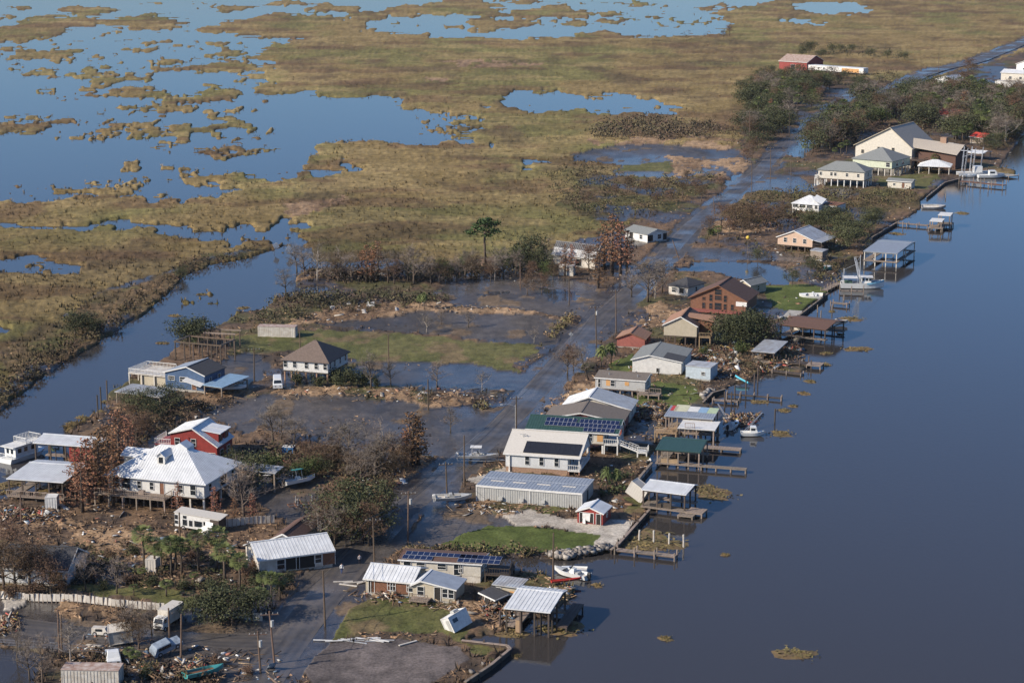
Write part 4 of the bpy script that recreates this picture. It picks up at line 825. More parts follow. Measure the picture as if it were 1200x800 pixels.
h = house('cedar_lodge', 'large brown cedar lodge with steep dark roof and tall gable of windows', (806, 348.6), (876, 353.6), 3.3, apex=(841.6, 334.4), D=13, roof='gv', rm=M_roofbrown, wm=M_brownwood, oh=.6, trim=M_brownwood,
          F=[(.26, 1.2, .75, 1.4), (.38, 1.2, .75, 1.4), (.62, 1.2, .75, 1.4), (.74, 1.2, .75, 1.4), (.5, 1.2, 1.7, 1.8), (.5, 3.4, 1.7, 1.0), (.38, 3.3, .75, 1.6), (.62, 3.3, .75, 1.6), (.26, 3.0, .7, .7), (.5, 4.9, 1.7, 1.3)])
deck(h.root, 1, -2.6, h.W - 1, .5, .6, M_redbrick, posts=False); MB().box(h.W * .80, .54, 1.9, h.W * .98, .6, 3.0).build('torn_house_wrap', M_white, h.root)
h = house('cedar_annex', 'low grey-tan outbuilding half hidden behind the cedar lodge', (861, 332), (880, 335), 2.6, apex=(871, 328), D=8, roof='gv', rm=M_roofgrey, wm=M_tan, Rt=[(.5, 1.2, 1, 1.2)])
h = house('wrecked_cottage', 'small storm-broken white cottage with dark hip roof by the flooded road', (781, 333.5), (807, 337), 2.6, apex=(799, 323.5), D=9, roof='hip', rm=M_roofdark, wm=M_offwhite, F=[(.3, 1.2, 1.2, 1.3), (.65, 1.2, 1.4, 1.4, 'g')], Rt=[(.5, 1.2, 1, 1.2)])
h = house('pink_stilt_house', 'pinkish tan stilted house with grey gable roof and three white windows', (909.4, 277.5), (953, 281.5), 3.9, apex=(930.5, 270.4), D=12, roof='gv', rm=M_roofgalv, wm=M_pinktan, zf=1.7, oh=.4, pm=M_darkwood, F=W1(.24, .49, .76, w=.95, t=1.25), sp=2.4)
MB().slab([(h.W - .1, .2, h.he - .02), (h.W + 2.6, .2, h.he - .5), (h.W + 2.6, h.D, h.he - .5), (h.W - .1, h.D, h.he - .02)], .12).build('porch_roof', M_roofgalv, h.root)
deck(h.root, h.W - .2, .6, h.W + 2.3, h.D - .5, 1.7, M_darkwood, rails=[(h.W - .2, .7), (h.W + 2.2, .7), (h.W + 2.2, h.D - .6)])
for vv in (.8, h.D / 2, h.D - .8): post(h.root, h.W + 2.3, vv, 1.7, h.he - .6, M_darkwood, .1, 'porch_post')
h = house('small_shed', 'little grey shed with pale green-white tin roof near the pink stilted house', (949, 293), (964, 295), 2.6, D=3.2, roof='flat', rise=.3, rm=M_roofgalv, wm=M_wood, cat='shed', oh=.15, rib=.4)
h = house('wrecked_white_house', 'white house with screened porch and buckled white metal roof', (927, 238), (960, 240.5), 2.8, apex=(945, 228.5), D=9, roof='hip', rm=M_roofwhite, wm=M_white, zf=.6, oh=.3, rib=.5, F=[(.15, 1.5, 1.9, 1.1), (.4, 1.5, 1.9, 1.1), (.65, 1.5, 1.9, 1.1), (.88, 1.4, .9, 1.2)])
MB().slab([(h.W * .72, 1, h.hr - .9), (h.W + .8, .4, h.he + .4), (h.W + 1.1, 4, h.he + 1.6), (h.W * .72, 5, h.hr + .3)], .08).build('loose_roof_sheet', M_roofwhite, h.root)
h = house('roofless_wing', 'roofless white house wing with brown exposed rafters joining the buckled white roof', (959, 239), (981, 241), 2.6, D=7, roof='flat', rise=.1, rm=M_rust, wm=M_whiteside, zf=.5, oh=.05, F=[(.6, 1.2, .9, 1.2)])
for i in range(6): MB().bar((.3 + i * .9, .3, h.he + .1), (.3 + i * .9, h.D * .5, h.he + .9), .12).build('rafter', M_brownwood, h.root)
h = house('cream_stilt_house', 'cream house raised on a row of white stilts with low grey hip roof', (957, 198.5), (1014, 202), 5.8, apex=(988, 189), D=11, roof='hip', rm=M_roofgrey, wm=M_cream, zf=2.7, oh=.5, pm=M_white, sp=2.4, F=W1(.08, .3, .38, .62, .85, z=1.7, w=.8, t=1.1), Rt=[(.5, 1.6, 1, 1.3)])
deck(h.root, -.8, .3, .6, 8, 2.7, M_white, rails=[(-.7, 7.8), (-.7, .4), (.5, .4)], rm=M_white, pm=M_white); stairs(h.root, (.2, -.3, 2.7), (3.6, -1.4, .1), 1.0, M_wood)
h = house('green_hip_house', 'pale green stilted house with tall grey hip roof beside the cream stilted house', (997.4, 185.5), (1046, 189.5), 5.4, apex=(1024.5, 171.5), D=17, roof='hip', rm=M_roofgrey, wm=mat('pale_green_siding', (.47, .50, .38), .6, kind='siding'), zf=2.6, oh=.5, pm=M_offwhite, F=[(.88, 1.4, 1.5, 1.6)], Rt=[(.3, 1.4, 1.5, 1.5), (.6, 1.4, 1.5, 1.5)])
h = house('big_cream_house', 'biggest cream two-storey house with brown gable roof behind the grey hip roof', (1000, 170), (1070, 175), 7.2, apex=(1043, 149.5), D=24, roof='gv', rm=M_rooftan, wm=M_cream, zf=.4, oh=.7, F=[(.42, 6.0, 1.1, 1.3), (.66, 6.0, 1.1, 1.3), (.15, 4.5, 1.1, 1.3)], trim=M_tan)
wg = h
MB().slab([(h.W * .8, 2, 8.2), (h.W + 17, 2, 6.0), (h.W + 17, 10, 9.0), (h.W * .8, 10, 10.4)], .2).slab([(h.W + 17, 18, 6), (h.W * .8, 18, 6.6), (h.W * .8, 10, 10.4), (h.W + 17, 10, 9)], .2).build('wing_roof', M_rooftan, h.root)
MB().box(h.W, 3.4, .2, h.W + 16, 16, 5.9).build('wing_wall', M_roofbrown, h.root); MB().box(h.W + 7.4, 9, 6, h.W + 9.8, 11.2, 11.4).build('chimney', M_tanbrick, h.root)
deck(h.root, h.W * .8, -3, h.W + 6, 1, 3.4, M_darkwood, rails=[(h.W * .8, -2.9), (h.W + 5.9, -2.9), (h.W + 5.9, .9)])
h = house('white_pavilion', 'open white-roofed pavilion on posts by the far boat dock', (1075, 194.5), (1114, 196), 3.0, apex=(1096, 187), D=10, roof='hip', rm=M_roofwhite, walls=False, cat='pavilion', rib=.7)
for i in range(4):
    for j in (0, 1): post(h.root, .6 + (h.W - 1.2) * i / 3, .6 + (h.D - 1.2) * j, -.5, 2.8, M_offwhite, .14)
h = house('cream_shed', 'small cream shed on the lawn beside the river wall', (1038.5, 211.5), (1069, 213.5), 2.7, D=5.5, roof='gu', rise=.7, rm=M_roofgrey, wm=M_cream, cat='shed', F=[(.3, 1.2, .8, .8), (.65, 1.0, .9, 1.9, 'd')])
# left bank: blue house, brown hip house
h = house('blue_house', 'blue house with grey and dark gable roof beside the canal', (191, 435.5), (240, 440.5), 3.9, apex=(218, 429.5), C=(258, 429), roof='gv', rm=M_roofsteel, rm2=M_roofdark, wm=M_blue, zf=.5, oh=.3, F=[(.18, 2.2, 1.5, .8), (.45, 2.1, 1.3, 1.0), (.55, 2.1, .6, 1.0), (.72, 1.1, 1.0, 2.0, 'd')], Rt=[(.3, 2.0, .8, .9), (.7, 2.0, 1.0, .9)])  # left slope grey, right slope darker
bh = h
MB().slab([(h.W * .55, -1.6, 2.9), (h.W * .98, -1.6, 1.9), (h.W * .98, .2, 2.2), (h.W * .55, .2, 3.2)], .12).build('porch_roof', M_white, h.root)
deck(h.root, -9.5, 1.2, .2, 8.6, 2.6, M_offwhite, rails=[(0, 1.3), (-9.4, 1.3), (-9.4, 8.5), (-2, 8.5)], rm=M_white, pm=M_offwhite)
MB().box(-6.8, 1.6, -.4, .25, 7.5, 2.35).build('lower_wall', M_tan, h.root)
h = house('brown_hip_house', 'white stilted house under a brown hip roof wrapped in vines', (328, 421), (385.6, 425.5), 4.9, apex=(365, 398), C=(409.4, 411.5), roof='hip', rm=M_roofumber, rm2=M_roofdark, wm=M_whiteside, zf=2.5, oh=.55, pm=M_tanbrick, rf=.05, F=W1(.09, .28, .52, .72, .9, z=1.4, w=.8, t=1.3), Rt=W1(.15, .35, .6, .85, z=1.4, w=.8, t=1.3))
h = house('tin_roof_house', 'house with half-stripped white tin roof hidden among rusty cypresses', (646, 297.5), (698, 303.5), 3.0, apex=(704, 288), D=10, roof='gu', rm=M_roofgalv, wm=M_offwhite, rib=.6, F=[(.3, 1.2, 1.2, 1.3), (.6, 1.1, 2, 2, 'g')])
rs = (h.hr - h.he) / h.rv
MB().slab([(.0, h.rv * .55, h.he + rs * h.rv * .55 + .06), (h.W, h.rv * .5, h.he + rs * h.rv * .5 + .06), (h.W, h.rv, h.hr + .06), (0, h.rv, h.hr + .06)], .04).build('bare_roof_decking', M_roofdark, h.root)
h = house('roadside_cottage', 'white cottage with open front bays at the marsh edge of the road', (758.5, 275), (784, 271.5), 2.7, apex=(770.5, 268.5), D=11, roof='gv', rm=M_roofgrey, wm=M_white, F=[(.18, 1.1, 2.2, 2.0, 'g'), (.6, 1.3, 1.4, 1.3), (.85, 1.1, 1.6, 2.0, 'g')], Lt=[(.3, 1.3, 1.2, 1.2), (.7, 1.1, 1.6, 2, 'g')])
# red garage
h = house('red_garage', 'small red garage with white gable roof and torn white door', (674.4, 598.4), (707.6, 602), 2.15, apex=(690.5, 594), C=(716, 592), roof='gv', rm=M_roofwhite, wm=M_redwood, oh=.25, zf=.1, cat='garage', F=[(.38, 1.0, 2.4, 1.7, 'g'), (.80, .95, .75, 1.8, 'g')], Rt=[(.5, 1.2, .6, .7)], z0=.45)
k = MB(); k.poly([(h.W * .24, .12, .9), (h.W * .50, .10, .5), (h.W * .52, .12, 1.9), (h.W * .24, .12, 1.9)]); k.poly([(h.W * .25, .0, .2), (h.W * .36, -.1, .15), (h.W * .34, .1, 1.0), (h.W * .25, .11, 1.0)]); k.build('torn_garage_door', M_white, h.root)
# far buildings
h = house('far_red_barn', 'big red barn with rust-streaked metal roof in the far marsh', (912, 71.5), (946, 73.5), 5.4, D=20, roof='gu', rise=3.6, rm=M_roofrust, wm=M_redwood, cat='barn', rib=1.0, F=[(.5, 1.9, 3.0, 3.2, 'g')])
h = house('far_trailer', 'long white trailer with an orange end beside the far red barn', (946, 76), (1012, 80.5), 4.0, D=5, roof='flat', rise=.1, rm=M_roofwhite, wm=M_white, cat='trailer', oh=.02, zf=1.1, F=[(.2, 1.4, 1.0, 1.0), (.3, 1.4, 1.0, 1.0), (.45, 1.4, 1.0, 1.0)])
MB().box(h.W * .62, -.08, 1.2, h.W * .92, .0, 3.4).build('orange_side_panel', M_ply, h.root)
h = house('far_white_house', 'far white house with small gable beyond the red-roofed trees', (1089, 95), (1117, 97), 4.2, apex=(1108, 89), D=14, roof='gv', rm=M_roofwhite, wm=M_white, F=[(.2, 1.5, 1.2, 1.2), (.7, 1.5, 1.2, 1.2)])
h = house('far_yellow_house', 'far pale yellow building with low white roof near the levee road', (1172, 85), (1212, 87), 4.6, D=12, roof='gu', rise=1.6, rm=M_roofwhite, wm=M_cream, F=[(.3, 1.7, 1.5, 1.3), (.6, 1.7, 1.5, 1.3)])
h = house('far_white_trailer', 'far long white trailer in front of the pale yellow building', (1166, 95), (1212, 97), 3.6, D=6, roof='flat', rise=.1, rm=M_roofcream, wm=M_white, cat='trailer', oh=.05, F=[(.2, 1.5, 1.2, 1.2), (.5, 1.5, 1.2, 1.2)])
h = house('far_gabled_house', 'far white gabled house beside the levee road', (1190, 75), (1222, 78), 4.6, rise=3.6, D=12, roof='gv', rm=M_roofwhite, wm=M_white, F=[(.3, 1.6, 1.3, 1.3)])
h = house('red_roof_cabin', 'cabin with bright red metal roof deep among the far palms', (1096, 134), (1120, 136), 3.6, D=12, roof='gu', rise=2.4, rm=M_roofred, wm=M_cream)
h = house('red_roof_shelter', 'small red-roofed shelter under far trees close to the river', (1135, 160), (1152, 162), 2.6, D=9, roof='gu', rise=1.6, rm=M_roofred, wm=M_wood)
h = house('tin_roof_shed', 'flat white and grey tin-roofed shed behind the big cream house', (1089, 169), (1111, 171), 3.2, D=9, roof='gu', rise=.7, rm=M_roofgalv, wm=M_offwhite, cat='shed')
h = house('white_dock_canopy', 'long white canopy behind the far fishing boats', (1114, 177), (1152, 180), 3.0, D=9, roof='gu', rise=.6, rm=M_roofwhite, walls=False, cat='canopy')
for i in range(5):
    for j in (0, 1): post(h.root, .5 + (h.W - 1) * i / 4, .5 + (h.D - 1) * j, -1.2, 2.9, M_wood, .12)
h = house('far_small_house', 'far small grey house among trees below the levee road', (1066, 118), (1082, 119), 3.4, rise=1.5, D=8, roof='gv', rm=M_roofgalv, wm=M_offwhite)
h = house('far_tan_house', 'far tan house with white roof at the levee road bend', (1130, 103), (1148, 104.5), 3.6, rise=1.8, D=9, roof='gv', rm=M_roofcream, wm=M_cream)
# ---------------------------------------------------------------- boathouses, docks, seawalls
rng = random.Random(7)
def boathouse(name, label, A, B, C, he, rm, roof='gu', rise=.5, zd=.85, rib=.5, pm=None, walk=1.3, nu=4, nv=2, sides='FLB', cat='boathouse', wallback=False, base=-1.6, rf=None, th2=None):
    h = house(name, label, A, B, he, C=C, D=None, roof=roof, rise=rise, rf=rf, rm=rm, rib=rib, walls=False, z0=0.0, cat=cat, fascia=False)
    r, W, D = h.root, h.W, h.D; pm = pm or M_wood
    for i in range(nu + 1):
        for j in range(nv + 1):
            if 0 < i < nu and 0 < j < nv: continue
            post(r, .35 + (W - .7) * i / nu, .35 + (D - .7) * j / nv, base, he - .16, pm, .12)
    k = MB()
    for vv in (.35, D - .35): k.bar((.2, vv, he - .28), (W - .2, vv, he - .28), .12, .24)
    for i in range(nu + 1): k.bar((.35 + (W - .7) * i / nu, .3, he - .29), (.35 + (W - .7) * i / nu, D - .3, he - .29), .1, .2)
    k.build('roof_beams', pm, r)
    if 'F' in sides: deck(r, 0, -.1, W, walk, zd, M_wood, posts=False, name='walkway')
    if 'B' in sides: deck(r, 0, D - walk, W, D, zd, M_wood, posts=False, name='walkway')
    if 'L' in sides: deck(r, 0, walk + .01, walk + .6, D - walk - .01, zd, M_wood, posts=False, name='walkway')
    if 'R' in sides: deck(r, W - walk, walk + .01, W, D - walk - .01, zd, M_wood, posts=False, name='walkway')
    if wallback: MB().box(.4, D * .55, zd, W * .35, D - .5, he - .5).build('storage_room', M_offwhite, r)
    return h
b1 = boathouse('boathouse', 'pale metal-roofed boathouse standing in the river below the tan houses', (590, 712), (645, 717.5), (670, 691), 3.9, M_roofwhite, roof='gu', rise=.55, rib=.6, nu=3, nv=2, sides='LB', pm=M_darkwood, rf=.72)
deck(b1.root, b1.W + .1, b1.D * .25, b1.W + 1.8, b1.D + 2.5, 1.0, M_darkwood, name='side_dock'); MB().box(1.6, .6, .2, 2.6, .72, 2.0).build('loose_board', M_newwood, b1.root)
b2 = boathouse('boathouse', 'white-roofed boathouse by the tipped white container', (751, 573), (804, 579.6), (813, 567), 3.8, M_roofwhite, rise=.5, rib=.5, nu=3, nv=2, sides='FBL', pm=M_darkwood, rf=.7)
deck(b2.root, b2.W, -.2, b2.W + 3, 2.8, .85, M_wood, name='side_dock'); deck(b2.root, b2.W - 1, -1.6, b2.W + 1.8, -.3, .6, M_wood, name='side_dock')
for q in range(6): MB().box(0, 0, 0, .3 + rng.random(), .3 + rng.random() * .5, .3 + rng.random() * .7).build('stored_crate', rng.choice([M_black, M_wood, M_darkwood, M_porc]), b2.root).location = (1 + rng.random() * (b2.W - 3), .2 + rng.random() * .5, .85)
b3 = boathouse('boathouse', 'green metal-roofed boathouse with long narrow side dock', (768, 526), (821, 530), (831.6, 515), 3.4, M_roofgreen, rise=.6, rib=.5, nu=4, nv=2, sides='FLB', rf=.7)
deck(b3.root, b3.W, -.1, b3.W + 8.5, 1.1, .85, M_wood, name='side_dock', sp=2.8); MB().box(1.0, .3, .85, 4.2, 1.1, 1.5).build('stored_lumber', M_newwood, b3.root)
b4 = boathouse('boathouse', 'boathouse patched with blue, white and green sheets beside the shrimp nets', (778, 487), (836, 491), (850, 481), 3.9, M_roofsteel, rise=.35, rib=.5, nu=4, nv=2, sides='LB', pm=M_wood, roof='flat')
for (u0, u1, v0, v1, mm) in ((.05, .18, .52, .98, M_redpaint), (.12, .40, .5, 1.1, mat('cream_sheet', (.55, .53, .36), .5)), (.40, .62, .55, 1.0, M_white), (.62, .80, .5, 1.0, M_roofblue), (.80, 1.0, .5, 1.0, mat('pale_green_sheet', (.40, .48, .30), .5))):
    zz = lambda f: b4.he + .35 * f + .05
    MB().slab([(u0 * b4.W, v0 * b4.D, zz(v0)), (u1 * b4.W - .04, v0 * b4.D, zz(v0)), (u1 * b4.W - .04, v1 * b4.D, zz(v1)), (u0 * b4.W, v1 * b4.D, zz(v1))], .03).build('roof_sheet', mm, b4.root)
b5 = boathouse('boathouse', 'flat white roof deck over a dark boat slip with yellow lumber stair', (794, 501), (838, 504), (846, 494), 3.3, M_white, roof='flat', rise=.05, rib=0, nu=2, nv=1, sides='B', pm=M_wood)
rail(b5.root, [(b5.W * .2, .1), (b5.W * .45, .1)], 3.35, 1.0, M_wood); stairs(b5.root, (-.2, 1.0, 3.3), (-3.4, .6, .9), 1.4, M_newwood)
deck(b5.root, -4.5, -.4, -.1, 2.2, 2.3, M_newwood, rails=[(-4.4, -.3), (-.2, -.3)], name='side_deck'); deck(b5.root, b5.W - 2, -3.4, b5.W + 5.5, -1.6, .7, M_wood, name='side_dock')
b6 = boathouse('boathouse', 'long brown shingle-roofed boathouse standing below the green lawn', (913, 380), (968, 386.5), (976, 374), 3.3, M_roofbrown, rise=.9, rib=0, nu=4, nv=2, sides='FLB', pm=M_darkwood, wallback=True)
b7 = boathouse('boathouse', 'small grey tin-roofed boat shelter amid heaps of wreckage', (880, 411), (908, 413.5), (916, 401), 3.0, M_roofgalv, roof='flat', rise=.4, rib=.45, nu=2, nv=1, sides='FL', pm=M_darkwood)
deck(b7.root, b7.W + .3, .5, b7.W + 7, 3.2, .9, M_darkwood, name='side_dock'); deck(b7.root, b7.W + 7.1, .2, b7.W + 10.5, 3.6, .9, M_wood, name='side_dock')
for q in range(7): post(b7.root, b7.W + .5 + q * 1.3, .4 + (q % 2) * 2.8, -1.5, 1.9 + .4 * rng.random(), M_darkwood, .12)
b8 = boathouse('boathouse', 'blue-grey metal boathouse on pale pilings beside the moored shrimp boat', (1011.6, 294), (1052, 297), (1059, 282), 4.2, M_roofsteel, rise=.5, rib=.6, nu=3, nv=2, sides='FLBR', zd=1.6, pm=M_offwhite, rf=.75)
b9 = boathouse('boathouse', 'white-roofed boathouse with open bays behind the rusty cypresses on the canal', (38, 518.5), (113, 524), (119, 513.5), 4.4, M_roofwhite, rise=.6, rib=.5, nu=4, nv=1, sides='B', pm=M_darkwood, rf=.8)
MB().box(b9.W * .55, .5, 1.0, b9.W * .95, .62, 4.0).build('red_wall_panel', M_redwood, b9.root)
b10 = boathouse('boathouse', 'ribbed white-roofed boathouse with furnished deck beside the white container', (7, 560.5), (74, 565), (90, 541), 4.3, M_roofwhite, rise=.4, rib=.5, nu=4, nv=2, sides='FLB', zd=1.3, pm=M_darkwood, rf=.8)
rail(b10.root, [(0, 0), (b10.W, 0)], 1.3, .9, M_wood)
for q in range(5): MB().box(0, 0, 0, .8, .6, .7).build('deck_furniture', M_wood, b10.root).location = (1.5 + q * 1.6, .5, 1.3)
c1 = boathouse('carport', 'pale blue metal carport roof attached to the blue house', (237, 450.5), (260, 454), (281, 441.6), 2.7, M_roofblue, roof='flat', rise=.5, rib=.5, nu=1, nv=1, sides='', cat='carport')
c2 = boathouse('tin_lean_to', 'low grey tin lean-to roof beside the white deck on the canal', (134, 458.5), (188, 465.5), (195, 456), 3.0, M_roofgalv, roof='flat', rise=.35, rib=.5, nu=3, nv=1, sides='', cat='shelter', base=-.8)

def pier(name, label, p0, p1, wd, z, h=1.3, m=None, sp=3.0, cat='pier', group=None, both=True):
    a, b = G(*p0, z), G(*p1, z); a.z = b.z = 0; L = (b - a).length; d = (b - a) / L
    r = thing(name, label, cat, a, math.atan2(d.y, d.x), group); m = m or M_wood
    MB().box(0, -wd / 2, z - .22, L, wd / 2, z - .06).build('frame', M_darkwood, r)
    n = max(3, int(L / .45))
    for i in range(n):
        if rng.random() < .05: continue
        MB().box(L * i / n + .015, -wd / 2 - .04, z - .058, L * (i + 1) / n - .015, wd / 2 + .04, z + rng.random() * .02).build('plank', m, r)
    for i in range(max(2, round(L / sp) + 1)):
        x = L * i / max(1, round(L / sp)) 
        for s in ((-1, 1) if both else (1,)): MB().tube([(x, s * (wd / 2 + .12), -1.8), (x, s * (wd / 2 + .12), z + h * (.7 + .5 * rng.random()))], .13, 6).build('piling', M_wood, r)
    return r
pier('pier', 'long plank pier with tall pilings below the green lawn', (722, 643), (792, 651), 1.3, .7, .9)
pier('pier', 'concrete-coloured pier stub near the white boat on the lawn', (975, 354), (994, 356), 1.6, .8, .5)
pier('pier', 'narrow broken pier below the blue kayak', (852, 461), (916, 466), .6, .6, .6, M_darkwood)
pier('pier', 'short dock stub beside the lawn of the grey mobile home', (836, 468), (865, 470), 1.4, .6, .5)
pier('dock', 'brown dock with pilings in front of the far fishing boats', (1126, 212), (1177, 217), 2.6, 1.0, 1.6, M_brownwood, 4)
pier('pier', 'plank dock leading to the two small white dock canopies', (1052, 261), (1088, 264), 1.8, .8, .5)
pier('pier', 'grey dock beside the moored shrimp boat', (984, 340), (1012, 341), 1.4, .8, 1.2)
pier('pier', 'far wooden landing near the river bend', (1150, 200), (1188, 206), 5, .8, .6, M_concrete, 5)
pier('pier', 'floating debris-covered dock beyond the tin boat shelter', (890, 432), (940, 438), 1.4, .4, .5, M_darkwood)
pier('pier', 'wooden walkway reaching toward the white boat on the lawn', (966, 340), (985, 330), 1.6, .7, .7)
def pilings(pts, label, group, h=1.7, m=None, r=.15):
    for (x, y) in pts:
        p = G(x, y, 0); o = MB().tube([(0, 0, -1.5), (0, 0, h * .5), (rng.uniform(-.05, .05), 0, h * (.85 + .3 * rng.random()))], r, 7).build('mooring_piling', m or M_wood); o.location = p
        tag(o, label, 'piling', group)
pilings([(749, 634), (766, 636), (784, 638), (801, 641)], 'pale wooden mooring piling standing in floating weed near the plank pier', 'pilings beside the plank pier', 2.0, M_offwhite)
pilings([(849, 477), (857, 474), (861, 470), (874, 462), (884, 455), (888, 448), (908, 494)], 'dark mooring piling rising from the water below the wreckage', 'pilings below the wreckage', 3.0, M_darkwood)
pilings([(115, 489), (119, 483), (126, 472)], 'dark tall piling in the canal with weed caught on it', 'canal pilings', 5.0, M_darkwood)
pilings([(647, 742), (611, 738), (586, 737), (634, 743)], 'slim dark piling in front of the pale metal-roofed boathouse', 'pilings at the near boathouse', 3.2, M_darkwood)
pilings([(962, 372), (958, 366), (1058, 266), (1108, 232), (1133, 222), (1158, 224), (989, 352), (975, 365)], 'weathered piling along the far river bank', 'far river pilings', 1.8, M_wood)
def seawall(label, pts, z=.75, m=None):
    P = [G(x, y, z) for x, y in pts]; r = thing('seawall', label, 'seawall', (P[0].x, P[0].y, 0)); m = m or M_darkwood
    o0 = Vector((P[0].x, P[0].y, 0))
    for a, b in zip(P[:-1], P[1:]):
        a = a - o0; b = b - o0; a.z = b.z = 0; L = (b - a).length; n = max(1, int(L / 2.4)); d = (b - a) / L
        MB().bar(a + Vector((0, 0, z + .06)), b + Vector((0, 0, z + .06)), .45, .12).build('cap', M_wood, r)
        for i in range(n):
            p, q = a + d * (L * i / n + .03), a + d * (L * (i + 1) / n - .03)
            MB().bar(p + Vector((0, 0, z / 2 - .5)), q + Vector((0, 0, z / 2 - .5)), .1, z + 1).build('sheet_panel', m, r)
            MB().bar(p + Vector((0, 0, -1)), p + Vector((0, 0, z + .5 * (i % 2))), .22).build('post', M_darkwood, r)
seawall('curved timber seawall edging the gravel lot at the river', [(545, 799), (575, 779), (598, 760), (594, 756), (541, 750)])
seawall('timber seawall beside the red garage with its white shell drive', [(716, 644), (725, 637), (743, 617), (761, 597)])
seawall('pale sheet seawall beside the tipped white container', [(741, 571), (752, 556), (764, 542)], .8, M_porc)
seawall('timber seawall along the bright lawn above the brown boathouse', [(932, 373), (970, 344)])
seawall('timber seawall beyond the cream shed', [(1086, 231), (1107, 214), (1126, 209)])
seawall('timber seawall below the two dock canopies', [(1022, 278), (1039, 268), (1052, 260)])
seawall('broken bulkhead along the lawn of the grey mobile home', [(824, 471), (835, 460), (850, 456)])
MB_ = MB
r = thing('concrete_pad', 'pale concrete boat ramp beside the brown boathouse', 'ramp', G(933, 372, 0), R(-15)); MB().slab([(-3.2, -2.2, .55), (.6, -2.6, .5), (1.2, 6, .55), (-2.6, 6.2, .6)], .5).build('slab', M_concrete, r)
for kx, (x, y) in enumerate(((1089, 259), (1099, 252))):
    h = house('dock_canopy', ['low white dock canopy over the end of the plank dock', 'higher white dock canopy behind the low one'][kx], (x, y), (x + 15, y + .8), 3.2 + kx, D=6, roof='flat', rise=.1, rm=M_white, walls=False, z0=0, cat='canopy')
    for i in (0, 1):
        for j in (0, 1): post(h.root, .3 + (h.W - .6) * i, .3 + 5.4 * j, -1.5, h.he, M_wood, .14)
    deck(h.root, -.3, -.3, h.W + .3, 6.3, 1.1, M_wood, name='platform')
# timber frame of an unfinished boathouse behind the blue house
r = thing('timber_frame', 'bare timber post-and-beam frame behind the blue house', 'frame', G(206, 424, 0), math.atan2(*(lambda d: (d.y, d.x))(G(259, 429, 0) - G(206, 424, 0))))
Lf = (G(259, 429, 0) - G(206, 424, 0)).length
for v in (0, 6.5):
    for i in range(6): post(r, Lf * i / 5, v, -1, 4.6, M_darkwood, .12)
    MB().bar((-.3, v, 4.7), (Lf + .3, v, 4.7), .16, .32).build('beam', M_pole, r)
for i in (0, 5): MB().bar((Lf * i / 5, 0, 4.75), (Lf * i / 5, 6.5, 4.75), .14, .3).build('beam', M_wood, r)
p = G(240, 412, 0); r2 = thing('timber_frame', 'second bare timber frame nearer the big canal tree', 'frame', p, R(-12))
for i in range(4): post(r2, i * 2.4, 0, -.5, 4.4, M_darkwood, .12); post(r2, i * 2.4, 4, -.5, 4.4, M_darkwood, .12)
MB().bar((-.2, 0, 4.5), (7.6, 0, 4.5), .16, .3).build('beam', M_wood, r2); MB().bar((-.2, 4, 4.5), (7.6, 4, 4.5), .16, .3).build('beam', M_wood, r2)

